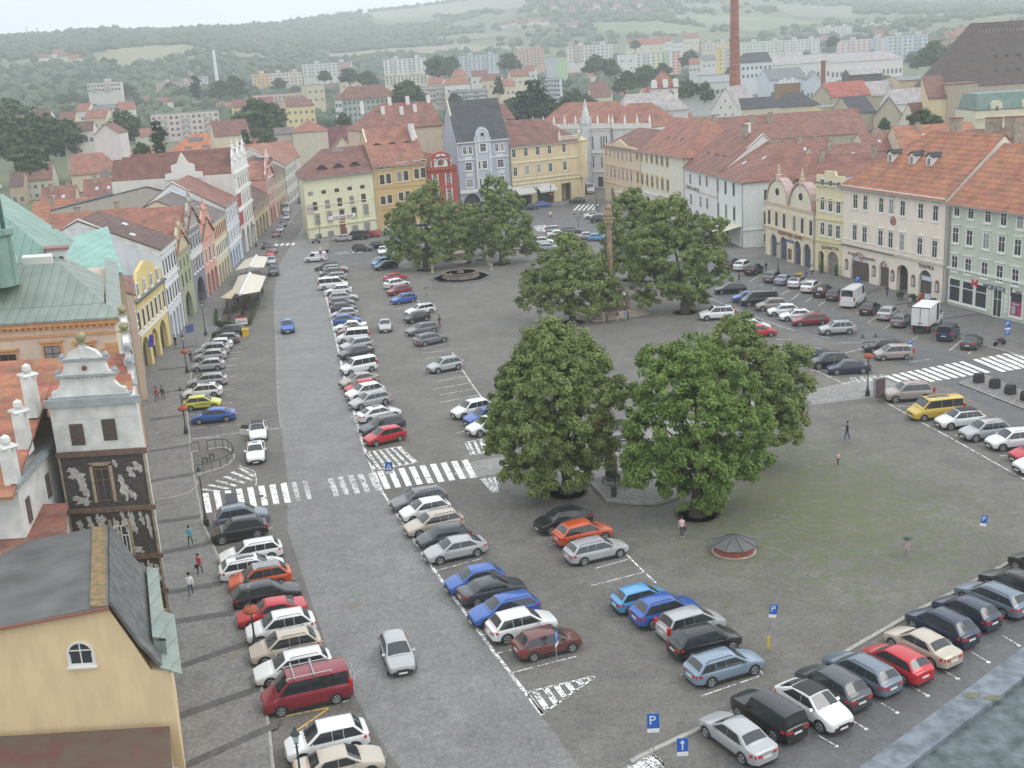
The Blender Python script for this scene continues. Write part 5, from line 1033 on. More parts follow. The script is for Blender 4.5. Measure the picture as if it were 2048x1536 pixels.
    for a0, a1, f0, f1 in ((-.9,.9, xc+.012, xf-.01),):
        R0 = [[(lambda p: (p[0]+.012, p[1]*.97, p[2]+.012))(top(f0+(f1-f0)*i/3,-1+2*j/n)) for j in range(n+1)] for i in range(4)]
        for i in range(3):
            for j in range(n): ws.face([R0[i][j], R0[i][j+1], R0[i+1][j+1], R0[i+1][j]])
    wsm = ws.mesh('windscreen', [CGL], True); rw = MB()
    if t not in ('cargo',):
        R0 = [[(lambda p: (p[0]-.014, p[1]*.95, p[2]+.010))(top(xr+(xe-xr)*(.10+.66*i/3),-1+2*j/n)) for j in range(n+1)] for i in range(4)]
        for i in range(3):
            for j in range(n): rw.face([R0[i][j], R0[i][j+1], R0[i+1][j+1], R0[i+1][j]])
    rwm = rw.mesh('rear_window', [CGL], True) if rw.f else None
    def side(sy):
        s = MB(); zb, zt = belt+.035, H-.10; fr = lambda z: (z-belt)/(H-belt)
        fa = xc+.035; fA = xf+.012; fe = xe-.035 if t not in ('van', 'bus', 'high', 'cab') else xe-.03; fE = xr-.02
        if t in ('lift', 'sedan', 'suvc', 'conv'): fe = xr+(xe-xr)*.42; fE = xr-.04
        cuts = [fA+(fE-fA)*.40] if t not in ('estate', 'bigsuv', 'bus', 'van', 'mpv', 'suv') else [fA+(fE-fA)*.34, fA+(fE-fA)*.69]
        if t in ('cargo', 'high'): fE = fA+(.14 if t == 'cargo' else .08); fe = fE+.01; cuts = []
        if t == 'conv': cuts = [fA+(fE-fA)*.55]
        edges = [None]+cuts+[None]
        for i in range(len(edges)-1):
            b0, t0 = (fa, fA) if edges[i] is None else (edges[i]+.004,)*2; b1, t1 = (fe, fE) if edges[i+1] is None else (edges[i+1]-.004,)*2
            mid = .45
            P_ = [(b0, zb),(b1, zb),(t1, zt),(t0, zt)]
            s.face([(X(f), sy*(yf(z)+.009), z) for f, z in P_])
        return s.mesh('side_window', [CGL])
    # lamps, plates, mirrors
    def lamp(f, sy, z, dx, dy, h, m, back):
        l = MB(); ww = w*wf(f); x = X(f); s_ = -1 if back else 1
        l.loft([[(x+s_*.03, sy*ww*.52, z),(x+s_*.03, sy*ww*.52, z+h*.8),(x-s_*.16, sy*(ww*1.0+.012)*1.02, z+h),(x-s_*.10, sy*(ww+.012)*1.01, z+h*.1)],[(x-s_*.1, sy*ww*.5, z),(x-s_*.1, sy*ww*.5, z+h*.8),(x-s_*.22, sy*ww*.8, z+h),(x-s_*.16, sy*ww*.8, z+h*.1)]]); return l.mesh('lamp', [m])
    hl = [lamp(.012, sy, nose-.13,0,0,.15, LAMP, False) for sy in (-1,1)]; vert = t in ('van', 'cargo', 'bus', 'high', 'mpv', 'bigsuv')
    tl = []
    for sy in (-1,1):
        l = MB(); ww = w*wf(.975); x = X(.985); zz = tail-.30
        if vert: l.box(x-.09, x+.14, sy*ww*.97-.09, sy*ww*.97+.06, belt-.25, belt+.22)
        else: l.loft([[(x-.10, sy*ww*.46, zz),(x-.10, sy*ww*.46, zz+.15),(x-.05, sy*ww*.93, zz+.19),(x-.05, sy*ww*.93, zz)],[(x-.02, sy*ww*.46, zz),(x-.02, sy*ww*.46, zz+.15),(x+.03, sy*ww*.9, zz+.19),(x+.03, sy*ww*.9, zz)]]); l.loft([[(x-.06, sy*ww*.90, zz),(x-.06, sy*ww*.90, zz+.19),(x+.26, sy*(w+.015), zz+.2),(x+.26, sy*(w+.015), zz+.06)],[(x, sy*ww*.8, zz),(x, sy*ww*.8, zz+.19),(x+.26, sy*w*.9, zz+.2),(x+.26, sy*w*.9, zz+.06)]])
        tl.append(l.mesh('tail_light', [TAIL]))
    p = MB(); p.box(X(0)-.01, X(0)+.03,-.26,.26, nose-.42, nose-.31); pf = p.mesh('number_plate', [PLATE]); p = MB(); p.box(X(1)-.03, X(1)+.01,-.26,.26, tail-.42, tail-.31); pr_ = p.mesh('number_plate', [PLATE])
    mr = []
    for sy in (-1,1):
        l = MB(); xm = X(xc+.075); l.loft([[(xm+.06, sy*(wb+.0), belt+.04),(xm-.06, sy*(wb+.0), belt+.04),(xm-.06, sy*(wb+.0), belt+.12)],[(xm+.07, sy*(wb+.20), belt+.03),(xm-.05, sy*(wb+.22), belt+.03),(xm-.04, sy*(wb+.20), belt+.17)]]); mr.append(l.mesh('mirror', [PAINT], True))
    wh = MB(); wh.loft([[(r*math.cos(2*math.pi*i/18), y, r*math.sin(2*math.pi*i/18)) for i in range(18)] for r, y in ((wr*.7,-.10),(wr*.97,-.10),(wr,-.07),(wr,.07),(wr*.97,.10),(wr*.7,.10))]); whm = wh.mesh('tyre', [TYRE], True)
    rm = MB(); nS = 5
    for sd in (-1,1):
        rm.loft([[(r*math.cos(2*math.pi*i/14), sd*y, r*math.sin(2*math.pi*i/14)) for i in range(14)] for r, y in ((wr*.70,.095),(wr*.66,.115),(wr*.60,.10))], cap=False)
        for i in range(nS):
            a = 2*math.pi*i/nS; a1 = a+.26; a0 = a-.26; rm.face([(wr*.64*math.cos(a0), sd*.108, wr*.64*math.sin(a0)),(wr*.64*math.cos(a1), sd*.108, wr*.64*math.sin(a1)),(.03*math.cos(a1+.8), sd*.116,.03*math.sin(a1+.8)),(.03*math.cos(a0-.8), sd*.116,.03*math.sin(a0-.8))])
    rmm = rm.mesh('rim', [RIM]); rl = None
    if rails:
        zt = H+.03; rl = []
        for sy in (-1,1):
            r_ = MB()
            ps = [(xf+.05, H-.0),(xf+.09, zt+.035),(xr-.07, zt+.025),(xr-.03, H-.035)]
            for (f0, za),(f1, zb_) in zip(ps[:-1], ps[1:]): r_.tube((X(f0), sy*(yf(H)-.05), za),(X(f1), sy*(yf(H)-.05), zb_),.022, n=5)
            rl.append(r_.mesh('roof_rail', [TRIM]))
    sr = MB(); R0 = [[(lambda p: (p[0], p[1]*.78, p[2]+.010))(top(xf+.03+(xf*.0+(xr-xf)*.62)*i/4,-1+2*j/4)) for j in range(5)] for i in range(5)]
    for i in range(4):
        for j in range(4): sr.face([R0[i][j], R0[i][j+1], R0[i+1][j+1], R0[i+1][j]])
    br = MB(); R0 = [[(lambda p: (p[0], p[1]*1.03, p[2]+.012))(top(xf+.0+(xr-xf-.0)*i/5,-1+2*j/5)) for j in range(6)] for i in range(6)]
    for i in range(5):
        for j in range(5): br.face([R0[i][j], R0[i][j+1], R0[i+1][j+1], R0[i+1][j]])
    CM[t] = dict(body=bm_, trim=trm, ws=wsm, rw=rwm, sw=[side(1), side(-1)], hl=hl, tl=tl, pf=pf, pr=pr_, mr=mr, wh=whm, rm=rmm, rl=rl, sr=sr.mesh('sunroof', [CGL], True), br=br.mesh('roof_skin', [TRIM], True), wr=wr, xw=xw, w=w, L=Lc, H=H, X=X, belt=belt, top=top, xf=xf, xr=xr)
    return CM[t]
def make_car(t, col, loc, rz, label, cat, group, opt='', name='parked_car'):
    m = car_meshes(t); r = empty(name, loc, rz, label, cat, group)
    put('body', m['body'], r, color=col); put('trim', m['trim'], r); put('windscreen', m['ws'], r)
    if m['rw']: put('rear_window', m['rw'], r)
    for q in m['sw']: put('side_window', q, r)
    for q in m['hl']: put('headlight', q, r)
    for q in m['tl']: put('tail_light', q, r)
    put('number_plate', m['pf'], r); put('number_plate', m['pr'], r)
    for q in m['mr']: put('mirror', q, r, color=col)
    for x in m['xw']:
        for sy in (-1,1):
            w = put('wheel', m['wh'], r, (x, sy*(m['w']-.085), m['wr'])); put('rim', m['rm'], w)
    if m['rl'] and 'R' not in opt: [put('roof_rail', q, r) for q in m['rl']]
    if 's' in opt: put('sunroof', m['sr'], r)
    if 'b' in opt: put('dark_roof', m['br'], r)
    if 'g' in opt: q = put('roof_skin', m['br'].copy(), r); q.data.materials[0] = mat('grey_roof_paint', (.25,.26,.28),.3, coat=.5)
    if 'c' in opt: q = put('fabric_top', m['br'].copy(), r); q.data.materials[0] = TRIM
    return r
WHT = (.78,.79,.79); SIL = (.42,.43,.44); GRY = (.16,.165,.175); DG = (.055,.062,.072); BLK = (.016,.017,.02); NAVY = (.018,.03,.065); BLU = (.035,.12,.42); LBL = (.10,.34,.62); RED = (.50,.02,.03); DRED = (.24,.02,.035); ORG = (.58,.10,.03); BEI = (.50,.44,.36); BRN = (.15,.05,.045); YLW = (.62,.62,.10); MUS = (.60,.42,.06); GBL = (.14,.18,.23); CHP = (.36,.31,.28); SBL = (.22,.30,.38)
CN = {id(WHT): 'white', id(SIL): 'silver', id(GRY): 'grey', id(DG): 'dark grey', id(BLK): 'black', id(NAVY): 'dark navy', id(BLU): 'blue', id(LBL): 'light blue', id(RED): 'red', id(DRED): 'dark red', id(ORG): 'orange', id(BEI): 'beige', id(BRN): 'brown', id(YLW): 'lime yellow', id(MUS): 'mustard yellow', id(GBL): 'slate blue', id(CHP): 'champagne', id(SBL): 'pale steel blue'}
TN = {'hatch': 'hatchback', 'small': 'small hatchback', 'estate': 'estate car', 'sedan': 'saloon', 'lift': 'liftback saloon', 'suv': 'crossover', 'bigsuv': 'large off-roader', 'suvc': 'coupe crossover', 'mpv': 'people carrier', 'van': 'boxy family van', 'cargo': 'small panel van', 'bus': 'minibus', 'high': 'high roofed van', 'jeep': 'boxy off-roader', 'conv': 'convertible'}
USED = {}
def heading(p, q):
    a = Vector(G2(*p)); c = Vector(G2(*q)); return math.atan2(c.y-a.y, c.x-a.x)
def carrow(rowname, hd, cars, mode='side', group=None):
    """hd(px,py) gives the world heading of a car whose nose points left in the picture; 'R' turns it round"""
    n = len(cars)
    for i, c in enumerate(cars):
        x, y, t, col, face = c[:5]; opt = c[5] if len(c) > 5 else ''; note = c[6] if len(c) > 6 else ''
        h = hd(x, y) if callable(hd) else hd
        if face == 'R': h += math.pi
        g = Vector(G2(x, y)); w = TY[t][1]/2
        if mode == 'side' and face in 'LR':
            nrm = Vector((-math.sin(h), math.cos(h)));
            if nrm.y < 0: nrm = -nrm
            g = g+nrm*(w+.02)
        nm = CN[id(col)]+' '+TN[t]+(' '+note if note else ''); cn = lambda k: CN[id(cars[k][3])]
        c2 = lambda k: CN[id(cars[k][3])]+' '+TN[cars[k][2]].split()[-1]
        if 0 < i < n-1: opts_ = ['%s between %s and %s cars, %s' % (nm, cn(i-1), cn(i+1), rowname), '%s between %s and %s, %s' % (nm, c2(i-1), c2(i+1), rowname)]
        else: opts_ = ['%s at the %s end of the %s' % (nm, 'far' if i == 0 else 'near', rowname.replace('the ', ''))]
        lab = [q for q in opts_ if q not in USED and len(q.split()) <= 16]
        lab = lab[0] if lab else '%s, %s' % (nm, rowname)
        USED[lab] = 1
        rj = (random.random()-.5)*.03
        make_car(t, col, (g.x, g.y,.0), h+rj, lab, 'van' if t in ('cargo', 'high', 'bus') else 'car', group or 'cars parked in '+rowname, opt)
# ----- rows, far to near; pixel of the near side's foot, type, colour, nose left or right
hW = lambda x, y: heading((470,740),(389,747))
carrow('west kerb row', lambda x, y: heading((469,740),(388,747.5)),[
 (457,673, 'estate', DG, 'L'),(449,690, 'hatch', GRY, 'L'),(434,701, 'hatch', WHT, 'L'),(424,713, 'suv', SIL, 'L'),(420,724, 'hatch', SIL, 'L', '', 'with white plates'),(416,743, 'hatch', SIL, 'L', '', 'with clear space below'),(414,775, 'estate', SIL, 'L'),(405,799, 'suv', WHT, 'L', 's', 'with glass roof'),(405,820.5, 'hatch', YLW, 'R', '', 'with side lettering'),(427,847, 'lift', BLU, 'L')])
carrow('lower west row', lambda x, y: heading((675,1404),(570,1428)) if y > 1300 else heading((562,1120),(470,1137)),[
 (486,1056, 'suv', GBL, 'R'),(482,1084, 'suv', BLK, 'L'),(506,1129, 'estate', WHT, 'L'),(509,1160, 'estate', WHT, 'R', 's', 'with open glass roof'),(525,1184, 'suv', ORG, 'L', 'g', 'with grey roof'),(538,1214, 'estate', BLK, 'R', 'R'),(549,1252, 'sedan', RED, 'L'),(567,1286, 'suv', WHT, 'L'),(577,1327, 'suv', BEI, 'L'),(592,1366, 'estate', WHT, 'L', '', 'partly hidden'),(621,1421, 'bus', DRED, 'L', '', 'with roof bars'),(662,1521, 'suv', WHT, 'L', 'R', 'with dark rear quarter'),(688,1569, 'sedan', BEI, 'R')])
carrow('row right of the road', lambda x, y: heading((953,1113),(886,1128)) if y > 980 else (heading((770,738),(700,752)) if y > 700 else heading((740,600),(660,607))),[
 (655,541, 'estate', DG, 'L'),(672,546, 'estate', SIL, 'R'),(663,555, 'mpv', GRY, 'L', '', 'with pale bonnet'),(668,563, 'estate', SIL, 'L'),(667,579, 'bus', WHT, 'R'),(678,591, 'suv', WHT, 'L', 'R'),(688,604, 'estate', SIL, 'R', '', 'nosing right'),(685,615, 'hatch', GRY, 'R'),(689,626, 'hatch', DG, 'R'),(690,638, 'hatch', SIL, 'L'),(695,651, 'hatch', BLU, 'R'),(702,664, 'sedan', WHT, 'L'),(707,673, 'conv', BRN, 'L', 'c'),(708,686, 'van', WHT, 'L'),(720,702, 'suv', SIL, 'L', 'R'),(718,716, 'sedan', DG, 'L'),(724,747, 'van', WHT, 'L', '', 'with black sills'),(725,773, 'lift', CHP, 'L'),(730,788, 'small', RED, 'L'),(738,799, 'suv', WHT, 'L', 'R'),(748,815, 'estate', SIL, 'L', '', 'with chrome trim'),(766,842, 'lift', WHT, 'R', 's', 'with sunroof'),(773,867, 'estate', DG, 'L'),(778,888, 'hatch', RED, 'L')])
carrow('inner row left of the trees', lambda x, y: heading((930,733),(870,745)) if y > 700 else heading((840,600),(790,609)),[
 (770,533, 'mpv', LBL, 'L'),(776,539, 'estate', BLK, 'L'),(796,563, 'hatch', RED, 'R'),(799,577, 'suv', WHT, 'R', 'R'),(804,589.5, 'hatch', DRED, 'L', '', 'with silver wheels'),(813,607, 'hatch', BLU, 'L'),(847,629.5, 'estate', WHT, 'L'),(840,645, 'small', BLK, 'L', '', 'with white patches'),(851,669, 'estate', GRY, 'L'),(869,689, 'estate', GRY, 'R', '', 'nosing right'),(898,744, 'suv', SIL, 'L'),(953,835, 'suv', WHT, 'L', 'R'),(980,850, 'suv', BLU, 'L', 's'),(986,869, 'suv', WHT, 'L', '', 'half under leaves')])
carrow('near row below the crossing', lambda x, y: heading((953,1113),(886,1128)) if y < 1150 else heading((1150,1302),(1060,1325)),[
 (845,1019, 'estate', GRY, 'L'),(858,1041, 'hatch', WHT, 'L'),(876,1069, 'estate', BEI, 'L', '', 'of faded champagne tone'),(896,1096, 'hatch', DG, 'L'),(920,1122, 'lift', SIL, 'L'),(959,1185, 'hatch', BLU, 'L'),(994,1206, 'sedan', DG, 'R'),(1019,1247, 'estate', BLU, 'L'),(1056,1281, 'suv', WHT, 'R', 'R'),(1107,1315, 'hatch', BRN, 'R')])
carrow('middle row by the trees', lambda x, y: heading((1296,1108),(1247,1120)) if y < 1150 else heading((1497,1340),(1404,1366)),[
 (1138,1064, 'suvc', BLK, 'L'),(1178,1091, 'suv', ORG, 'R', 'R'),(1205,1124, 'estate', SIL, 'R', '', 'with blue tint'),(1294,1224, 'small', LBL, 'R'),(1345,1251, 'suv', BLU, 'R'),(1398,1279, 'mpv', SIL, 'R'),(1426,1316, 'suv', BLK, 'R', 'R'),(1466,1364, 'estate', SBL, 'R')])
def gyard(x, y): return heading((1777,1430),(1736,1406.5))
carrow('yard row beside the grass', gyard, [
 (2085,1150, 'suv', BLK, 'L'),(2030,1185, 'estate', BLK, 'L'),(1983,1212, 'estate', GBL, 'L'),(1931,1239, 'hatch', NAVY, 'L'),(1882,1271, 'suv', NAVY, 'L'),(1843,1308, 'sedan', BEI, 'L'),(1792,1342, 'hatch', RED, 'L'),(1721,1361, 'estate', GBL, 'L', '', 'with lit tail lamps'),(1664,1392, 'suv', DG, 'L', 'R'),(1626,1431, 'suvc', WHT, 'R', 'b', 'with black roof'),(1536,1450, 'jeep', BLK, 'L'),(1474,1491, 'sedan', SIL, 'L')], mode='centre')
carrow('east row by the grass', lambda x, y: heading((1990,879),(1955,883)) if y > 820 else heading((1853,804),(1794,808)),[
 (1822,804.5, 'bigsuv', CHP, 'L'),(1881,840, 'bus', MUS, 'L', 's'),(1930,858.5, 'suv', WHT, 'L', 'b', 'with black roof'),(1981,882, 'suv', SIL, 'L'),(2036,901, 'suv', WHT, 'L'),(2082,926, 'hatch', RED, 'L'),(2096,950, 'suv', WHT, 'L', '', 'at the frame edge')])
hE = lambda x, y: heading((1702,669),(1657,671.5))
carrow('east inner row', hE, [(1463,588, 'estate', BLK, 'L'),(1496,605, 'hatch', BLU, 'L'),(1521,612, 'bus', BLK, 'L'),(1546,622, 'suv', CHP, 'L'),(1568,632, 'hatch', WHT, 'L'),(1597,642, 'lift', WHT, 'L', 's'),(1623,652, 'estate', DRED, 'L'),(1678,670.5, 'suv', SIL, 'L')])
carrow('pair beside the linden', hE, [(1437,641, 'bigsuv', WHT, 'L', 's'),(1507,664, 'estate', WHT, 'R'),(1522,675, 'hatch', RED, 'R')])
carrow('dark trio above the path', hE, [(1626,724, 'lift', DG, 'L'),(1663,738, 'suv', BLK, 'L'),(1701,749.5, 'sedan', NAVY, 'L')])
carrow('pair behind the tall lamp', hE, [(1772,705.5, 'lift', BLK, 'L'),(1791,721, 'mpv', CHP, 'L')])
hJ = lambda x, y: heading((1735,646),(1756,632))
carrow('row facing the east shops', hJ, [
 (1464,536, 'suv', BLK, 'F'),(1486,539, 'suv', WHT, 'F', 'R'),(1508,547, 'suv', BLK, 'F', 'R', 'with red lamps'),(1546,562, 'suv', GRY, 'F', 'R'),(1568,567, 'sedan', SBL, 'F'),(1596,573, 'suv', WHT, 'F', 'b', 'with black roof'),(1622,582, 'suvc', WHT, 'F'),(1646,591, 'mpv', BLK, 'F', '', 'with a white notice'),(1671,598, 'hatch', DG, 'F'),(1707,609, 'high', WHT, 'F'),(1740,625, 'sedan', BLK, 'F'),(1776,636, 'suvc', SIL, 'F'),(1803,649, 'estate', GRY, 'F', '', 'with bright tail lamps'),(1896,676, 'van', NAVY, 'F'),(1943,693, 'conv', DG, 'F', 'c')], mode='centre')
carrow('bank corner pair', heading((720,484),(660,486)),[(683,483.5, 'hatch', SIL, 'L'),(713,480, 'bus', BLK, 'L'),(741,475, 'hatch', RED, 'L')])
carrow('triangle by the north road', heading((790,500),(720,500)),[(722,503, 'suv', DG, 'R', 'R'),(757,498, 'estate', BLK, 'R'),(788,493, 'hatch', BLU, 'R')])
def toward(x, y, dx=0): return heading((x, y),(x+dx, y+40))
for x, y, t, col, dx, lab, opt in [
 (517,872, 'lift', WHT,1, 'white saloon standing with its passenger door open on the road edge', 'b'),(513,915, 'sedan', WHT,-1, 'white taxi saloon in front of the hatched zone, facing the camera', ''),(576,662, 'suv', BLU,1, 'bright blue crossover driving down the empty road', 'R'),(771,659, 'sedan', SIL,2, 'silver saloon driving down the aisle between two parked rows', ''),(796,1322, 'hatch', SIL,14, 'silver hatchback driving alone in the lower road', ''),
 (766,508, 'hatch', WHT,-4, 'white hatchback facing the camera by the striped island', ''),(795,512, 'suv', GRY,-3, 'grey crossover half hidden by the left linden', ''),(548,549, 'suv', DG,-6, 'dark grey crossover beside the second market tent', ''),(544,528, 'hatch', SIL,-8, 'silver hatchback behind the far market tent', ''),(541,514, 'hatch', RED,-8, 'red hatchback parked behind the market tents', ''),(546,505, 'conv', GRY,-8, 'grey convertible parked near the street crossing', ''),(534,498, 'small', BLK,-8, 'black small car at the pavement by the street crossing', ''),
 (553,474, 'hatch', DRED,8, 'dark red hatchback first in the side street queue', ''),(560,464, 'hatch', SIL,8, 'pale hatchback second in the side street queue', ''),(567,453, 'estate', DG,8, 'dark estate third in the side street queue', ''),(573,440, 'mpv', SIL,8, 'silver people carrier in front of the grey van', ''),(573,426, 'high', SIL,8, 'grey delivery van in the side street', ''),(603,406, 'suv', DG,8, 'dark car far up the side street', '')]:
    make_car(t, col, G(x, y), toward(x, y, dx) if 'queue' not in lab and 'side street' not in lab and 'in front of the grey van' not in lab else toward(x, y,-12)+math.pi*0, lab, 'van' if t == 'high' else 'car', 'moving and single cars', opt, name='car')
for x, y, t, col, ang, lab in [
 (632,523, 'cargo', WHT, 'L', 'white small panel van crossing near the no stopping sign'),(1061,419, 'hatch', NAVY, 'L', 'dark navy hatchback left of the blue estate by the cafe'),(1086,414, 'estate', BLU, 'R', 'blue estate parked in front of the awnings'),(1154,406, 'hatch', BLK, 'L', 'black hatchback turning on the small crossing by the lane'),(1187,437, 'suvc', WHT, 'R', 'white coupe crossover with black roof near the column top'),(1200,444, 'suv', BLK, 'R', 'black crossover just left of the column top'),(1111,466, 'mpv', SIL, 'R', 'silver people carrier beside the striped island in the north'),(1142,466, 'estate', GRY, 'R', 'grey estate with open hatch beyond the middle linden'),(1116,474, 'sedan', WHT, 'R', 'white saloon tucked under the middle linden top'),(1175,478, 'sedan', SIL, 'R', 'silver saloon in front of the light blue car'),(1196,481, 'hatch', LBL, 'R', 'light blue hatchback left of the sandstone column'),
 (1086,490, 'suv', WHT, 'R', 'white crossover between the two northern lindens'),(1097,501, 'hatch', SIL, 'R', 'silver hatchback below the white crossover between lindens'),(784,464, 'van', WHT, 'L', 'white van seen behind the left linden top'),(934,467, 'hatch', WHT, 'R', 'white hatchback glimpsed between the two left lindens'),(968,469, 'suv', WHT, 'R', 'white crossover glimpsed beside the second linden'),(849,462, 'van', SIL, 'R', 'pale van seen through the left linden crown'),(950,490, 'small', SIL, 'R', 'small silver car glimpsed under the northern lindens'),(1230,600, 'hatch', WHT, 'R', 'white car glimpsed behind the column steps'),(1300,520, 'estate', SIL, 'R', 'silver estate behind the right linden'),(1250,505, 'hatch', BLU, 'R', 'blue hatchback behind the sandstone column')]:
    h = heading((x+20, y-1.2),(x-20, y+1.2)); make_car(t, col, G(x, y), h+(math.pi if ang == 'R' else 0), lab, 'van' if t in ('van', 'cargo') else 'car', 'moving and single cars', 'b' if 'black roof' in lab else '', name='car')
x, y = 1179,386; make_car('high', SIL, G(x, y), heading((x-14, y-10),(x+14, y+10)), 'silver high roofed van coming out of the lane by the gothic palace', 'van', 'moving and single cars', '', name='van')
# extras: open door, taxi sign, roof bars and bicycle rack, lettering
def bychild(lab): return ([o for o in bpy.data.objects if o.get('label', '').startswith(lab)] or [o for o in bpy.data.objects if lab.split()[0] in o.get('label', '')])[0]
o = bychild('white saloon standing'); b = MB(); b.loft([[(.55,-.88,.35),(-.1,-1.75,.35),(-.1,-1.75,1.0),(.55,-.88,1.0)],[(.51,-.90,.35),(-.14,-1.77,.35),(-.14,-1.77,1.0),(.51,-.90,1.0)]]); b.build('open_door', PAINT, o).color = (*WHT,1); b = MB(); b.face([(.5,-.88,1.0),(-.1,-1.7,1.0),(-.1,-1.5,1.36),(.3,-.84,1.38)]); b.build('door_window', CGL, o)
o = bychild('white taxi'); b = MB(); b.box(-.2,0,-.28,.28,1.44,1.56); b.build('taxi_sign', mat('taxi_lamp', (.2,.3,.5),.4), o); b = MB(); b.box(.6,1.9,-.55,.55,1.0,1.005)
o = bychild('dark red minibus'); b = MB()
for sy in (-.72,.72): b.tube((1.1, sy,2.09),(-1.5, sy,2.09),.03, n=6); b.box(1.0,1.12, sy-.03, sy+.03,1.95,2.1); b.box(-1.5,-1.38, sy-.03, sy+.03,1.92,2.1)
for x_ in (.65,-.45): b.tube((x_,-.95,2.14),(x_,.95,2.14),.045, n=6)
b.build('roof_bar', mat('bare_alu', (.55,.55,.56),.35, metal=.5), o)
bk_ = MB()
for z_ in (.9,1.5): bk_.tube((-2.75,-.8, z_),(-2.75,.8, z_),.02, n=5)
for sy in (-.5,.5): bk_.loft([[(-2.72, sy+(.33)*math.cos(a),1.2+.33*math.sin(a)),(-2.72, sy+(.29)*math.cos(a),1.2+.29*math.sin(a)),(-2.75, sy+(.31)*math.cos(a),1.2+.31*math.sin(a))] for a in [2*math.pi*i/16 for i in range(17)]], cap=False)
bk_.tube((-2.6,-.5,1.2),(-2.74,.1,1.6),.02, n=5); bk_.tube((-2.74,.1,1.6),(-2.74,.5,1.2),.02, n=5); bk_.build('bicycle_rack', CHROME, o)
o = bychild('lime yellow'); m = car_meshes('hatch'); text('door_lettering', 'AUTOŠKOLA', .28, TRIM, o, (.1,-.885,.72), ext=.004); text('door_lettering', 'AUTOŠKOLA', .28, TRIM, o, (.1,.885,.72), rot=(math.pi/2,0, math.pi), ext=.004)
o = [q for q in bpy.data.objects if q.get('label') and 'black people carrier' in q['label']][0]; b = MB(); b.box(-1.98,-1.75,-.55,.1,1.12,1.5); b.build('notice', WHITE, o)
# box lorry
lx, ly = G2(1853,658); rzL = hJ(0,0); lr = empty('box_lorry', (lx, ly,0), rzL, 'white box lorry with twin rear doors and open side, facing the shops', 'lorry')
b = MB(); b.box(-3.1,1.6,-1.1,1.1,1.05,3.35); b.build('cargo_box', mat('box_white', (.74,.74,.73),.5,.06,.8), lr)
b = MB(); b.box(-3.13,-3.101,-.03,.03,1.1,3.3); b.box(-3.14,-3.101,-1.12,1.12,3.28,3.38); b.box(-3.14,-3.101,-1.12,1.12,1.0,1.1)
for y_ in (-1.09,1.06): b.box(-3.14,-3.101, y_, y_+.03,1.1,3.3)
b.box(-3.14,-3.102,-.35,-.06,1.35,1.42); b.box(-3.14,-3.102,.06,.35,1.35,1.42); b.build('door_frame', TRIM, lr)
b = MB(); b.box(.2,1.1,-1.13,-1.101,1.15,3.2); b.build('open_side', DARKIN, lr); b = MB(); b.box(-3.0,3.2,-.45,.45,.55,.95); b.box(-3.1,-2.9,-1.0,1.0,.55,.75); b.build('chassis', TRIM, lr)
m = car_meshes('cab'); q = put('cab', m['body'], lr, (2.9,0,.1), color=WHT); put('windscreen', m['ws'], q)
for s_ in m['sw']: put('side_window', s_, q)
for s_ in m['mr']: put('mirror', s_, q)
for x_ in (3.0,-1.9):
    for sy in (-.95,.95): w = put('wheel', m['wh'], lr, (x_, sy,.37)); put('rim', m['rm'], w)
for sy in (-.9,.9):
    b = MB(); b.box(-3.14,-3.06, sy-.12, sy+.12,.72,.86); b.build('tail_light', TAIL, lr)
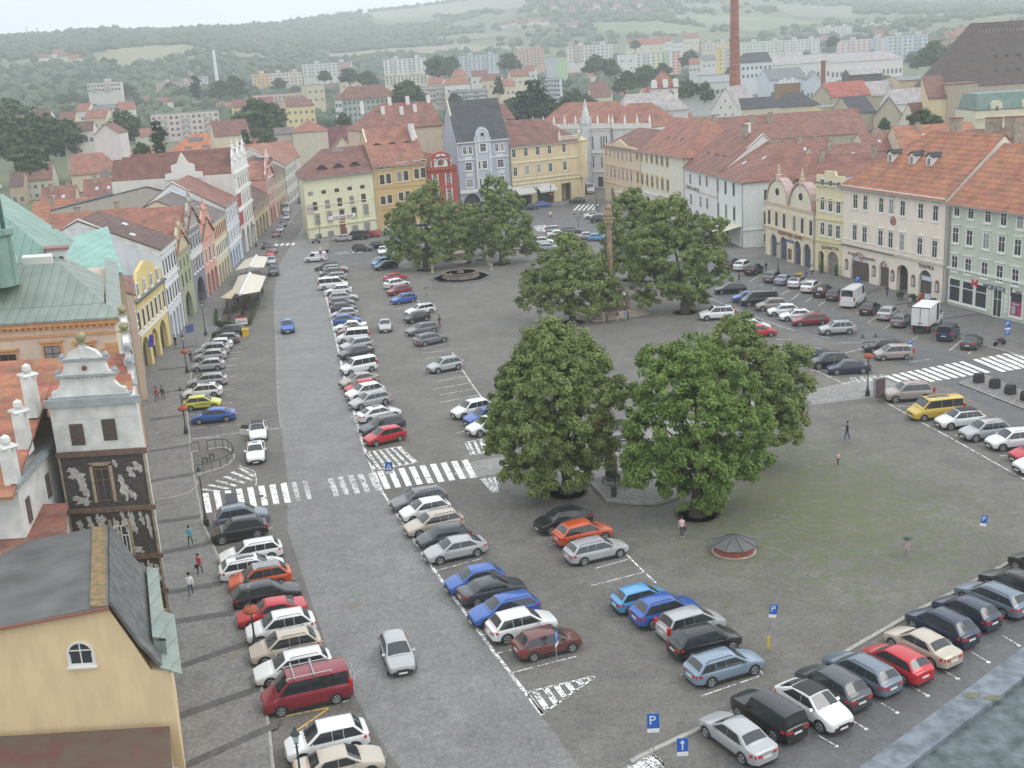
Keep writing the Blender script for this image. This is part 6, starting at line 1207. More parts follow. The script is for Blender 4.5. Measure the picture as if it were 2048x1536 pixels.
# ================================================================ TREES
rng = np.random.default_rng(11)
LEAF1 = leafm('linden_leaves', (.085,.14,.032),(.31,.36,.12),.9,.22); LEAF2 = leafm('linden_leaves_bright', (.075,.145,.028),(.26,.36,.09),1.2,.25); LEAF3 = leafm('far_leaves', (.035,.070,.028),(.085,.135,.045),.35,.12); LEAFD = leafm('dark_leaves', (.018,.038,.018),(.04,.07,.03),.5,.1)
BARK = mat('bark', (.085,.07,.055),.95,.4,5, bump=.4)
def leafmesh(name, lobes, nper, size, m, clump=.9, drop=.12, flat=.85, smooth_in=.5):
    """many small leaf quads gathered in clumps over a set of lobes"""
    C_, N_ = [],[]
    for (x, y, z, r) in lobes:
        nc = max(6, int(4*math.pi*r*r/(clump*clump*1.15)))
        d = rng.normal(size=(nc,3)); d /= np.linalg.norm(d, axis=1)[:, None]; d[:, 2] = np.where(d[:, 2] < -.55,-d[:, 2]*.4, d[:, 2])
        rad = r*(.58+.52*rng.random(nc)**.7); c = np.array([x, y, z])+d*rad[:, None]*np.array([1,1, flat])
        keep = rng.random(nc) > drop; C_.append(c[keep]); N_.append(d[keep])
    C_ = np.concatenate(C_); N_ = np.concatenate(N_); lc = np.array([(a, b, c) for a, b, c, _ in lobes]); lr = np.array([l[3] for l in lobes])
    inside = np.zeros(len(C_), bool)
    for i in range(len(lobes)):
        q = (C_-lc[i])/np.array([1,1, flat]); inside |= (np.linalg.norm(q, axis=1) < lr[i]*.55)
    C_ = C_[~inside]; N_ = N_[~inside]
    k = nper; P = np.repeat(C_, k,0); cr_ = np.repeat(clump*(.35+.45*rng.random(len(C_))), k)
    off = rng.normal(size=P.shape); off /= np.linalg.norm(off, axis=1)[:, None]; off *= (rng.random(len(P))**.45*cr_)[:, None]; P = P+off*np.array([1,1,.8])
    n = np.repeat(N_, k,0)*.6+off/np.maximum(cr_,.01)[:, None]*.8+rng.normal(size=P.shape)*.45+np.array([0,0,.35]); n /= np.linalg.norm(n, axis=1)[:, None]
    a = np.cross(n, rng.normal(size=P.shape)); a /= np.linalg.norm(a, axis=1)[:, None]; b = np.cross(n, a); s = size*(.6+.8*rng.random(len(P)))[:, None]
    V = np.stack([P-a*s*.55, P-b*s*.35, P+a*s*.55, P+b*s*.35],1).reshape(-1,3); F_ = len(P)
    me = bpy.data.meshes.new(name); me.vertices.add(len(V)); me.vertices.foreach_set('co', V.ravel().astype(np.float32)); me.loops.add(F_*4); me.loops.foreach_set('vertex_index', np.arange(F_*4, dtype=np.int32))
    me.polygons.add(F_); me.polygons.foreach_set('loop_start', np.arange(0, F_*4,4, dtype=np.int32)); me.polygons.foreach_set('loop_total', np.full(F_,4, dtype=np.int32)); me.materials.append(m); me.update(calc_edges=True); me.validate(); return me
def trunkmesh(base, h, r, limbs):
    b = MB(); z = 0; ps = [(base[0]+random.uniform(-.12,.12)*i, base[1]+random.uniform(-.12,.12)*i, h*i/4) for i in range(5)]
    b.loft([[(p[0]+rr*math.cos(2*math.pi*j/10), p[1]+rr*math.sin(2*math.pi*j/10), p[2]) for j in range(10)] for p, rr in zip(ps, [r*1.5, r, r*.85, r*.75, r*.6])])
    for l in limbs: b.tube(ps[3],(ps[3][0]+(l[0]-ps[3][0])*.45, ps[3][1]+(l[1]-ps[3][1])*.45, ps[3][2]+(l[2]-ps[3][2])*.6), r*.42, r*.25,6); b.tube((ps[3][0]+(l[0]-ps[3][0])*.45, ps[3][1]+(l[1]-ps[3][1])*.45, ps[3][2]+(l[2]-ps[3][2])*.6), l[:3], r*.25, r*.06,5)
    return b.mesh('trunk', BARK, True,60)
def big_tree(base, Y, lobes, r, label, m, nper=46, size=.30, clump=.85, shift=0):
    bx, by, _ = G(*base); root = empty('linden_tree', (bx, by,0),0, label, 'tree', 'lindens on the square'); L3 = []
    for (px, py, rr, *dd) in lobes:
        p = D(px, py, Y+(dd[0] if dd else 0)); L3.append((p[0]-bx, p[1]-by, max(rr*.8, p[2]), rr))
    put('crown', leafmesh('crown', L3, nper, size, m, clump), root); put('trunk', trunkmesh((0,0),5.0, r, [l for l in L3[::2]]), root)
    b = MB(); b.lathe([(.02,.006),(1.5,.006),(1.65,.05),(1.8,.006)],0,0,20); q = put('tree_pit', b.mesh('tree_pit', mat('pit_soil', (.10,.075,.055),.95,.4,3)), root)
    return root
big_tree((1135,985),88,[(1105,700,2.5,1),(1060,745,2.4,0),(1160,735,2.4,1),(1100,780,3.0,-1),(1035,810,2.4,0),(1180,800,2.6,0),(1240,790,1.7,0),(1060,870,3.1,-1),(1150,865,3.0,-1),(1020,890,2.0,0),(1190,900,2.1,0),(1060,945,2.4,-1),(1120,945,2.5,-1),(1030,765,1.8,1),(1090,668,1.5,1),(1085,985,1.5,-1),(1140,690,1.8,1.5),(1000,850,1.4)],.42, 'large linden with blossom clusters left of the pale path, largest of the square', LEAF1,92,.23)
big_tree((1395,1030),83,[(1385,725,2.3,2),(1330,770,2.3,1),(1440,770,2.5,1),(1400,830,3.0,-1),(1320,850,2.6,0),(1480,850,2.6,0),(1390,920,3.0,-1),(1300,935,2.3,0),(1450,930,2.5,0),(1400,980,2.1,-1),(1420,1005,1.2,-1),(1310,720,1.5,3),(1280,900,1.6,0),(1350,975,1.4,-1),(1275,960,1.0,-1),(1500,910,1.8,1)],.50, 'bright green broad linden with its trunk in a round pit, nearest of the lindens', LEAF2,92,.23)
big_tree((1490,935),92,[(1465,670,1.9,3),(1440,700,1.8,3),(1500,710,2.3,2),(1545,745,2.4,1),(1500,780,2.8,1),(1565,800,2.0,0),(1540,850,2.4,0),(1595,770,1.3,1),(1480,650,1.2,3),(1570,870,1.6,0),(1590,715,1.3,2),(1585,830,1.4,0)],.38, 'darker linden standing behind the bright broad one, beside the black cars', LEAF1,86,.23)
big_tree((1145,645),153,[(1140,495,2.1,2),(1110,530,2.8,1),(1170,530,2.8,1),(1085,575,2.8,0),(1140,575,3.5,-1),(1195,570,2.9,0),(1110,615,2.4,-1),(1170,615,2.6,-1),(1060,600,1.8,0),(1215,600,1.9,0),(1062,555,1.5,1),(1130,480,1.4,3)],.4, 'rounded linden left of the sandstone column in the middle of the square', LEAF1,62,.29,.95)
big_tree((1370,625),156,[(1330,435,3.1,3),(1385,465,3.0,2),(1295,490,3.3,1),(1350,510,4.0,0),(1410,515,2.9,0),(1310,560,3.5,0),(1375,570,3.5,-1),(1435,480,1.6,1),(1435,555,1.9,0),(1290,600,1.8,-1),(1440,450,1.2,1),(1265,540,1.9,1),(1390,600,1.9,-1),(1345,410,1.8,3)],.5, 'broad linden right of the sandstone column, in front of the white houses', LEAF1,60,.30,.95)
big_tree((1262,560),178,[(1260,415,3.0,3),(1235,455,3.2,1),(1290,440,3.2,2),(1240,500,3.3,0),(1290,500,3.5,0),(1225,530,2.6,0),(1265,400,2.0,3)],.4, 'linden behind the sandstone column, touching the broad one', LEAF1,54,.33,1.05)
big_tree((852,540),204,[(848,392,2.6,3),(820,430,3.4,2),(880,425,3.3,2),(800,470,2.8,1),(850,475,4.3,0),(905,470,3.6,1),(810,510,2.8,0),(870,510,3.4,-1),(915,505,2.6,0),(785,440,1.6,2),(840,530,2.0,-1),(865,375,1.5,3),(790,500,1.7,0)],.42, 'leftmost linden by the stone fountain, in front of the ochre house', LEAF1,54,.34,1.1)
big_tree((1003,528),205,[(990,372,2.2,3),(1000,405,3.1,2),(975,435,3.2,1),(1025,440,3.4,1),(1000,470,4.0,0),(960,475,2.4,1),(1040,480,3.0,0),(1000,510,2.9,-1),(1060,495,1.7,0),(1035,405,1.6,2),(1055,505,1.1,0),(970,385,1.2,2)],.42, 'linden right of the stone fountain, before the cream corner house', LEAF1,54,.34,1.1)
big_tree((930,525),216,[(925,430,2.6,2),(905,455,2.6,1),(940,455,2.8,1),(925,490,2.8,0),(945,485,2.2,0)],.32, 'smaller linden standing between the two lindens at the fountain', LEAFD if 0 else LEAF1,36,.44,1.15)
# shared far trees
def variant(kind, i):
    random.seed(100+i); L3 = []
    if kind == 'poplar':
        for k in range(7): L3.append((random.uniform(-.2,.2), random.uniform(-.2,.2),2+k*1.55,1.35 if k not in (0,6) else .9)); 
        m = LEAFD; t = trunkmesh((0,0),3,.25,[])
    elif kind == 'spruce':
        for k in range(8): L3.append((0,0,1.6+k*1.2,2.3*(1-k/9)+.2)); 
        m = LEAFD; t = trunkmesh((0,0),3,.25,[])
    else:
        L3 = [(0,0,6.0,3.3),(0,0,3.2,2.6)]+[(2.5*math.cos(a*1.7+i),2.5*math.sin(a*1.7+i), random.uniform(2.2,7.2), random.uniform(1.6,2.4)) for a in np.arange(0,9.4,1.05)]+[(random.uniform(-1,1), random.uniform(-1,1),9.0,1.9),(random.uniform(-2,2), random.uniform(-2,2),8.2,1.8)]
        m = LEAF3; t = trunkmesh((0,0),3.5,.3,[(1.5,0,6),(-1.5,.5,6)])
    return leafmesh('crown', L3,20,.75, m,1.5,.08), t
VAR = {'tree': [variant('tree', i) for i in range(4)], 'poplar': [variant('poplar', 7)], 'spruce': [variant('spruce', 9)]}
TH = {'tree': 10.5, 'poplar': 12.6, 'spruce': 11.5}
def far_tree(kind, x, y0, y1, Y, label, group='trees among the roofs', wid=1.0):
    """foot row y0 and top row y1 of the picture, forward distance Y"""
    p = D(x, y0, Y); t = D(x, y1, Y); h = max(3, t[2]-p[2]); c, tr = random.choice(VAR[kind]); s = h/TH[kind]
    r = empty({'tree': 'leafy_tree', 'poplar': 'poplar_tree', 'spruce': 'spruce_tree'}[kind], p, random.uniform(0,6.28), label, 'tree', group); r.scale = (s*wid, s*wid, s); put('crown', c, r); put('trunk', tr, r); return r
for a in [
 ('tree', 40,330,228,420, 'dark broad tree at the far left above the copper cupola', 1.3),('tree', 95,322,222,440, 'dark tree left of the white gabled barn', 1.3),('tree', 140,318,240,430, 'rounded dark tree next to the white barn gable', 1.2),('tree', 70,305,238,500, 'tree behind the two dark ones at the left', 1.2),('tree', 20,290,195,560, 'tall tree cluster at the left frame edge', 1.3),('tree', 60,350,290,360, 'low tree above the brown tiled house at the left', 1.4),
 ('poplar', 322,320,240,330, 'slim dark poplar before the pink flats', 1.5),('poplar', 393,200,150,760, 'tall narrow poplar splitting the pink tower blocks', 1.6),('tree', 256,290,218,480, 'round tree right of the white barn gable', 1.1),('tree', 285,320,285,330, 'pale green bush beside the poplar', 1.2),
 ('tree', 520,290,195,470, 'large dark tree in front of the yellow houses', 1.15),('tree', 545,275,205,500, 'tree leaning to the yellow corner house', 1.1),('spruce', 492,300,255,400, 'dark spruce left of the red roof ridge', 1.3),('tree', 540,310,265,400, 'tree behind the long wine red roof', 1.2),
 ('spruce', 1070,262,150,430, 'very tall dark conifer behind the cream corner house', 1.5),('spruce', 1045,258,175,440, 'second dark conifer just left of the tall one', 1.3),('tree', 1095,255,190,450, 'dark tree right of the tall conifer', 1.2),('tree', 1025,240,195,520, 'tree left of the conifers', 1.2),('tree', 1150,232,180,520, 'bushy tree left of the yellow gable', 1.4),('tree', 1180,228,190,540, 'tree beneath the white house with chimney', 1.4),
 ('tree', 815,225,160,560, 'dark tree right of the grey green block', 1.2),('tree', 835,215,175,600, 'tree before the long grey block', 1.1),('spruce', 800,228,165,560, 'pointed tree touching the grey green block', 1.3),('tree', 910,215,185,600, 'small tree in front of the grey block', 1.1),('spruce', 998,190,150,640, 'slim conifer among the red roofs', 1.3),('tree', 690,260,225,480, 'tree by the parked cars of the side road', 1.2),('tree', 745,262,238,450, 'small tree left of the chimney row', 1.4),
 ('tree', 1250,190,140,640, 'dark tree left of the loggia tower', 1.3),('tree', 1290,180,130,700, 'broad tree behind the loggia tower', 1.3),('tree', 1325,165,125,760, 'tree in front of the coloured tower block', 1.3),('tree', 1375,200,160,560, 'dark tree right of the loggia tower', 1.3),('tree', 1410,205,165,560, 'tree left of the white gable with little windows', 1.2),('tree', 1190,150,110,820, 'tree below the green white blocks', 1.5),('tree', 1220,155,118,800, 'tree right of the light green gable block', 1.5),('tree', 1380,135,100,900, 'tree right of the orange edged tower block', 1.5),('tree', 1270,100,80,1200, 'tree in front of the far red roofs', 1.5),
 ('tree', 1840,265,218,300, 'dense green tree between the tiled roofs and the bank palace', 1.5),('tree', 1870,262,230,310, 'right half of the dense tree group by the palace', 1.2),('tree', 1770,265,235,330, 'small tree below the grey gable', 1.0),('tree', 1868,140,80,720, 'large dark tree right of the blue tower block', 1.3),('tree', 1895,138,95,700, 'dark tree left of the great brown roof', 1.3),('tree', 1835,140,108,740, 'tree at the foot of the blue tower block', 1.3),('tree', 1510,130,105,760, 'small tree right of the brick chimney', 1.3),
 ('tree', 440,200,160,800, 'tree group below the white pylon', 1.5),('tree', 470,195,150,840, 'tree right of the white pylon', 1.4),('tree', 650,165,140,900, 'tree behind the ivory block', 1.5),('tree', 700,170,135,850, 'tree in the park left of the white block', 1.5),('tree', 740,175,140,830, 'second park tree left of the white block', 1.5),('tree', 880,160,110,850, 'tall tree between the white and grey blocks', 1.5),('tree', 900,155,112,860, 'tree just left of the grey blue block', 1.4),('tree', 1020,145,105,900, 'tree between the grey blue and orange blocks', 1.4),('tree', 250,200,165,900, 'tree hiding the foot of the small cream school', 1.6),('tree', 480,255,225,560, 'tree left of the large dark one', 1.2),('tree', 1665,95,72,1000, 'tree between the cream and pink tower blocks', 1.4),('tree', 560,180,155,900, 'tree in front of the orange white block', 1.6),('tree', 1460,160,135,800, 'tree right behind the brick chimney', 1.2)]:
    far_tree(a[0], a[1], a[2], a[3], a[4], a[5], wid=a[6])
# woods on the hillsides: one mass of many small crowns
def wood():
    ico = bmesh.new(); bmesh.ops.create_icosphere(ico, subdivisions=1, radius=1); bv = np.array([v.co[:] for v in ico.verts]); bf = np.array([[v.index for v in f.verts] for f in ico.faces]); ico.free()
    pts = []
    def inpoly(x, y, poly):
        c = False; n = len(poly)
        for i in range(n):
            (x0, y0),(x1, y1) = poly[i], poly[i-1]
            if (y0 > y) != (y1 > y) and x < (x1-x0)*(y-y0)/(y1-y0)+x0: c = not c
        return c
    for k in range(60000):
        a = rng.uniform(-.52,.52); r = 640+ (rng.random()**.75)*2900; X = r*math.sin(a); Y = r*math.cos(a)
        Rr = float(np.interp(a, _az, _rr))
        if r > Rr+60: continue
        z = tz(X, Y)
        fwd = Y*math.cos(PI_)-(z-CZ)*math.sin(PI_); dn = -Y*math.sin(PI_)-(z-CZ)*math.cos(PI_); U = F*X/fwd; w = F*dn/fwd; px = 1024+_c*U+_s*w; py = 768-_s*U+_c*w
        if any(inpoly(px, py, f[0]) for f in FIELDS): continue
        dens = .5+.5*math.sin(X*.011+2.1*math.sin(Y*.006))*math.cos(Y*.009+1.3)
        if px > 1400 and py > 30: dens -= .35
        elif px > 900: dens -= .1 if py < 60 else .0
        else: dens += .3
        if py > 118 and 560 < px < 1000: dens -= .1
        if rng.random() > dens: continue
        pts.append((X, Y, z, rng.uniform(4.0,7.0)*(1+.25*(r > 1500))))
        if len(pts) > 10500: break
    pts = np.array(pts); n = len(pts); J = 1+.28*rng.normal(size=(n, len(bv),1)); V = bv[None]*J*pts[:, 3][:, None, None]*np.array([1,1,.85])+pts[:, None, :3]+np.array([0,0,2.5]); Fc = (bf[None]+(np.arange(n)*len(bv))[:, None, None]).reshape(-1,3)
    me = bpy.data.meshes.new('woodland'); me.from_pydata(V.reshape(-1,3).tolist(),[], Fc.tolist()); me.materials.append(leafm('woodland_green', (.035,.065,.035),(.09,.13,.06),.03,.05)); me.polygons.foreach_set('use_smooth', [True]*len(me.polygons)); me.update()
    o = put('woodland', me); T(o, kind='stuff')
FIELDS = [([(188,130),(200,112),(240,98),(300,92),(380,92),(420,100),(370,112),(300,130),(230,140)],(.30,.29,.17), 'tan field'),([(430,105),(520,110),(565,122),(480,118)],(.28,.28,.17), 'field'),
 ([(0,135),(60,118),(140,108),(150,118),(60,135),(0,145)],(.20,.24,.14), 'f'),([(700,28),(800,20),(950,0),(1060,-5),(1050,15),(900,30),(780,42)],(.33,.31,.24), 'f'),([(720,38),(860,34),(900,45),(760,55)],(.16,.2,.11), 'f'),
 ([(870,75),(930,68),(1030,66),(1060,76),(930,80)],(.24,.26,.16), 'f'),([(640,112),(780,98),(900,92),(1000,92),(1100,100),(1000,106),(800,110),(660,120)],(.36,.30,.22), 'f'),([(1180,48),(1300,44),(1420,56),(1400,72),(1200,68)],(.22,.28,.15), 'f'),([(1330,30),(1400,30),(1560,38),(1640,48),(1500,66),(1400,52)],(.25,.30,.18), 'f'),([(1380,8),(1450,10),(1450,22),(1350,20)],(.28,.3,.2), 'f'),([(1520,10),(1700,14),(1720,40),(1600,36)],(.26,.28,.2), 'f'),([(320,140),(330,134),(345,140),(340,146)],(.2,.24,.12), 'f')]
for i, (poly, col, nm) in enumerate(FIELDS):
    b = MB(); c0 = (sum(p[0] for p in poly)/len(poly), sum(p[1] for p in poly)/len(poly)); K = 5; n = len(poly); pp = []
    for j in range(n):
        for s in range(3): t = s/3; q0, q1 = poly[j], poly[(j+1) % n]; pp.append((q0[0]+(q1[0]-q0[0])*t, q0[1]+(q1[1]-q0[1])*t))
    rows = []
    for kk in range(K+1):
        t = kk/K*.999+.001; rows.append([(lambda g: (g[0], g[1], g[2]+.9))(drape(c0[0]+(x-c0[0])*t, c0[1]+(y-c0[1])*t)) for x, y in pp])
    b.loft(rows, cap=False); T(b.build('field', mat('field_%d' % i, tuple(c*.78 for c in col),.95,.2,.01), smooth=True, angle=90), kind='structure')
wood()
# ================================================================ THE TOWN BEHIND
random.seed(21)
def solveY(x, y, h):
    U, f, d = ray(x, y)
    for i in range(900):
        Y = 120+i*2.5; X = U/f*Y; z = CZ-d/f*Y
        if z-tz(X, Y) <= h: return Y
    return 1500
PANE1 = {}
def flatwin(w, h, m):
    k = (w, h, m.name)
    if k not in PANE1:
        b = MB(); b.box(-w/2, w/2,-.06,-.004,0, h); PANE1[k] = b.mesh('far_window', m)
    return PANE1[k]
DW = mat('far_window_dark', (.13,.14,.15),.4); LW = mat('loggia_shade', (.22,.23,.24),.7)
PLACES = []
def bgh(label, x0, x1, y, h, Y, depth, rh, kind, wall, roof, ang=0, rows=0, cols=0, w=1.2, wh=1.5, name='house', group='houses beyond the square', z_off=0, rest={}, strip_=None, hl=0, hr=0, side=0, ry=.5, cat=None):
    PLACES.append(((x0+x1)/2, y+6, label)); xm = (x0+x1)/2; Y = Y or solveY(xm, y, h); M = D(xm, y, Y); a = math.radians(ang); u = (math.cos(a), math.sin(a))
    def hit(px):
        U, f, d = ray(px, y); # point M+u t on the ray line X/Y=U/f
        t = (U*M[1]-f*M[0])/(f*u[0]-U*u[1]); return (M[0]+u[0]*t, M[1]+u[1]*t)
    A, B = hit(x0), hit(x1); z0 = M[2]-h
    bd = Bld(name, A, B, depth, h, wall, label, cat=cat or ('block of flats' if name == 'apartment_block' else 'house'), group=group, z0=z0, down=9)
    bd.roof(kind, rh, roof, over=.35, hl=hl, hr=hr, ry=ry)
    if rows:
        L = bd.L; fh = (h-.6)/rows
        for r in range(rows):
            for c in range(cols):
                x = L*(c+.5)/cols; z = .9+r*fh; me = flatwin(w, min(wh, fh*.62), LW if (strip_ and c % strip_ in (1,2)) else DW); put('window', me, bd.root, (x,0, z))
            for s_ in range(side):
                put('window', flatwin(w, min(wh, fh*.62), DW), bd.root, (-.0, depth*(s_+.5)/side,.9+r*fh),-math.pi/2) if M[0] > 0 else put('window', flatwin(w, min(wh, fh*.62), DW), bd.root, (L, depth*(s_+.5)/side,.9+r*fh), math.pi/2)
    return bd
FL = 'blocks of flats on the edge of town'
def block(label, x0, x1, y, h, Y, wall, ang=0, rows=6, cols=10, strip_=4, depth=12, caps=2, accent=None, side=0, **k):
    bd = bgh(label, x0, x1, y, h, Y, depth,0, 'f', wall, GROOF, ang, rows, cols,1.5,1.5, 'apartment_block', FL, strip_=strip_, side=side, **k)
    for i in range(caps):
        x = bd.L*(i+.6)/caps; b = MB(); b.box(x-2.2, x+2.2,3,8, h+.25, h+2.6); b.build('lift_house', bd.wm, bd.ro)
    for (f0, f1, col) in accent or []:
        b = MB(); b.box(bd.L*f0, bd.L*f1,-.03,-.002,0, h); b.build('colour_panel', wallm(col), bd.root)
    if k.get('loggia', 1):
        for i in range(cols//4):
            x = bd.L*((i*4+2)/cols)
            for r in range(rows):
                z = .5+r*(h-.6)/rows; b = MB(); b.box(x-1.9, x+1.9,-1.0,-.07, z, z+.95); 
                if i == 0 and r == 0: BAL = b.mesh('balcony', mat('balcony_panel', (.52,.50,.48),.8)); bx = x; bz = z
                put('balcony', BAL, bd.root, (x-bx,0, z-bz))
    return bd
block('long pale pink flats with four storeys nearest to the old town', 300,437,226,12.5,610,(.70,.60,.58),14,4,12,4, caps=0)
block('pink tower block with a stepped top left of the tall narrow poplar', 312,386,164,17,1120,(.68,.48,.45),12,6,9,3, accent=[(.55,.75,(.6,.35,.35))])
block('grey pink block half hidden right of the narrow poplar', 398,414,152,19,1130,(.60,.58,.60),12,6,2,0, caps=0)
block('orange and white block of flats with a stepped blue roof line', 503,603,146,17,1120,(.70,.60,.52),12,5,12,4, accent=[(.05,.35,(.72,.45,.2))], caps=3)
block('ivory block of flats right behind the orange and white one', 604,704,126,13,1150,(.68,.68,.66),10,4,12,4, accent=[(.72,.95,(.62,.36,.34))])
block('clean white block of flats beside the forest park', 766,851,117,14,1150,(.76,.74,.72),6,5,9,3)
block('low cream block with many roof vents below the white one', 770,862,150,7.5,1000,(.72,.69,.52),8,3,12,0, caps=5)
block('grey blue block of flats with shaded loggias', 917,996,110,17,1200,(.55,.58,.62),0,6,9,3)
block('orange block of flats left of the light green gable', 1028,1088,97,17,1200,(.68,.46,.36),-2,6,8,3)
block('windowless gable of a block painted light green and grey', 1091,1134,115,17,1000,(.50,.66,.42),-4,0,0,0, caps=0, accent=[(.0,.52,(.55,.58,.60))])
block('white block with orange and blue panels right of the green gable', 1136,1225,90,16,1150,(.70,.68,.64),4,5,11,4, accent=[(.1,.3,(.62,.52,.44))])
block('multicoloured block with lime green and coral stripes', 1272,1361,104,20,1060,(.68,.70,.66),8,7,9,4, accent=[(.42,.5,(.74,.72,.35)),(.58,.7,(.42,.66,.25)),(.82,1,(.74,.42,.34))])
block('plain white end of the multicoloured block', 1234,1271,109,20,1030,(.74,.75,.73),-10,3,2,0, caps=1)
block('yellow block with a grey window stripe left of the brick chimney', 1433,1464,97,19,1080,(.72,.60,.25),-5,5,2,0, accent=[(.5,.85,(.5,.5,.52))])
block('long pale green and white block right of the brick chimney', 1484,1570,82,14,1350,(.66,.70,.62),4,4,12,4)
block('long white block joined to the pale green one', 1571,1640,78,14,1350,(.70,.69,.66),4,4,9,4)
block('small white and orange block behind the brick chimney', 1404,1458,84,10,1400,(.68,.60,.52),2,3,7,0)
block('vivid orange block in the far right estate', 1558,1610,58,17,1800,(.72,.42,.25),6,5,6,3)
block('grey block right of the vivid orange one', 1611,1641,54,18,1800,(.50,.50,.54),6,6,5,2)
block('tall cream white block standing alone in the estate', 1641,1704,53,24,1550,(.74,.71,.64),2,8,8,0)
block('cream block with pale windows left of the blue tower', 1731,1783,47,24,1600,(.74,.70,.62),2,8,7,0)
block('pink block with blue grey stripe below the cream one', 1681,1776,78,16,1200,(.72,.58,.58),2,5,9,4, accent=[(.62,.8,(.5,.55,.62))])
block('pale blue tower block, tallest in the estate', 1776,1856,70,29,1050,(.58,.66,.70),-3,9,8,3)
block('grey white far block behind the blue tower', 1783,1846,55,16,1850,(.62,.62,.62),0,5,8,3)
block('orange brown far block under the hill', 1851,1897,52,17,1850,(.70,.52,.40),0,5,6,3)
block('brown far block at the right', 1914,1965,49,20,1800,(.58,.48,.44),0,6,7,3)
block('sand coloured far block at the right', 1966,2018,49,18,1800,(.66,.56,.44),0,6,7,3)
block('white far block at the right frame edge', 2020,2062,46,18,1800,(.74,.73,.70),0,6,4,0)
block('small cream school in the woods', 173,240,165,7,880,(.66,.62,.58),8,2,10,0, caps=1)
block('blue grey striped slab right of the tall conifer', 1089,1119,157,14,700,(.55,.60,.66),-10,5,5,0, caps=0)
block('long grey concrete block behind the chimneys', 905,975,180,11,690,(.50,.49,.47),6,4,12,0, caps=0)
block('older grey wing with a blank wall left of the long grey block', 836,904,173,10,700,(.52,.48,.46),12,3,10,0, caps=0)
block('pink low roofed school block above the yellow houses', 504,622,188,7,780,(.70,.50,.44),14,2,14,0, caps=0)
block('tall beige house above the side road', 612,648,170,11,760,(.62,.55,.40),25,2,3,0, caps=0)
# mid-distance houses
mg = bgh('grey green office block under a brown red hipped roof', 684,796,196,14.5,560,15,5.5, 'g', (.38,.44,.40), TILEM,16,5,12, hl=4, hr=6)
bgh('slim white corner turret house at the side road', 669,683,200,15,555,10,2, 'g', (.68,.68,.68), TILEM,0,4,2, hl=1, hr=1)
bgh('yellow ochre house left of the large dark tree', 466,497,214,11,560,12,3.5, 'g', (.68,.54,.28), TILEM,16,3,4)
bgh('yellow corner house with a rose red roof and white roof windows', 572,629,212,13.5,620,14,4.5, 'g', (.72,.60,.32), TILEM,14,3,5, hr=4)
bgh('white gabled barn left of the pink flats', 187,239,269,6,400,14,3.4, 'x', (.70,.64,.63), TILEM,6)
bgh('low white terrace with pale roof dormers', 124,186,262,5,430,9,3, 'g', (.68,.64,.58), TILED,8,1,6)
bgh('cream house with broad orange roof and four dark windows', 141,229,347,8.5, None,18,6.0, 'g', (.66,.56,.42), TILE,12,1,4,1.5,2.0, hr=4)
bgh('pale green house with white windows and maroon roof', 47,105,360,6.5, None,12,5, 'g', (.62,.62,.52), TILEM,12,2,4,1.0,1.1)
bgh('brown red roof at the left joined to the maroon one', 18,47,372,6.0, None,12,4, 'g', (.52,.42,.32), TILED,12,1,2)
bgh('bright orange hipped roof with dark solar panels', 330,474,304,7.5, None,24,6.5, 'g', (.66,.60,.48), roofm((.62,.21,.08)),10,1,8, hl=10, hr=10)
so = [o for o in bpy.data.objects if o.get('label', '').startswith('bright orange hipped')][0]; ro_ = [c for c in so.children if c.name.startswith('roof')][0]
def lens(bl): return bl
for i, (fx, yy, wx, hh) in enumerate([(.32,6.5,6.0,2.8),(.24,2.0,2.6,1.6),(.42,2.2,2.6,1.6),(.50,2.6,1.6,1.6),(.62,3.4,2.6,1.6),(.72,4.4,2.6,1.6),(.62,9.0,4.5,2.0)]):
    Lr = 0; k = 6.5/12; x = fx*36; b = MB(); q = [(x-wx/2, yy,7.5+yy*k+.32),(x+wx/2, yy,7.5+yy*k+.32),(x+wx/2, yy+hh,7.5+(yy+hh)*k+.32),(x-wx/2, yy+hh,7.5+(yy+hh)*k+.32)]; b.loft([[(a, c, d-.2) for a, c, d in q], q]); b.build('solar_panel', mat('solar', (.07,.08,.10),.2), ro_)
bgh('cream gabled house with a brown tile roof and small roof windows', 428,500,270,7,420,14,5, 'g', (.68,.60,.44), TILEM,20,0,0)
bgh('long wine red roof in the yard behind the bank', 575,716,297,9, None,16,7, 'g', (.66,.62,.55), roofm((.20,.055,.06)),18,0,0)
bgh('small cream gable standing before the wine red roof', 668,704,296,7,345,8,3.4, 'x', (.68,.60,.44), TILEM,10)
bgh('flat hipped orange roof between the yellow corner house and the yard', 584,655,263,7,420,14,3.6, 'g', (.62,.56,.46), TILE,10,0,0, hl=6, hr=6)
bgh('grey lean-to roof left of the flat orange one', 548,590,268,6,420,9,2, 'g', (.5,.48,.42), TILEG,10)
bgh('street house with orange roof before the spruce', 500,600,318,9.5, None,14,5, 'g', (.64,.60,.52), TILE,36,1,7)
bgh('old cream gable with patched plaster beside the street roofs', 492,560,300,7, None,10,4, 'x', (.62,.58,.50), TILE,30)
cn = bgh('long red roof with a row of white chimneys behind the ochre house', 728,885,255,12,305,15,6.0, 'g', (.62,.50,.38), TILE2,24, hl=7)
for i, (x, y) in enumerate([(2,6.5),(7,4.5),(10,7.2),(15,7),(16,4.5),(12,4),(21,7)]): cn.chimney(x, y,.9,2.2,.7, WHITE)
bgh('brown red roof right of the dark slate roof', 1012,1030,238,13,330,14,4, 'g', (.5,.4,.3), TILEM,24)
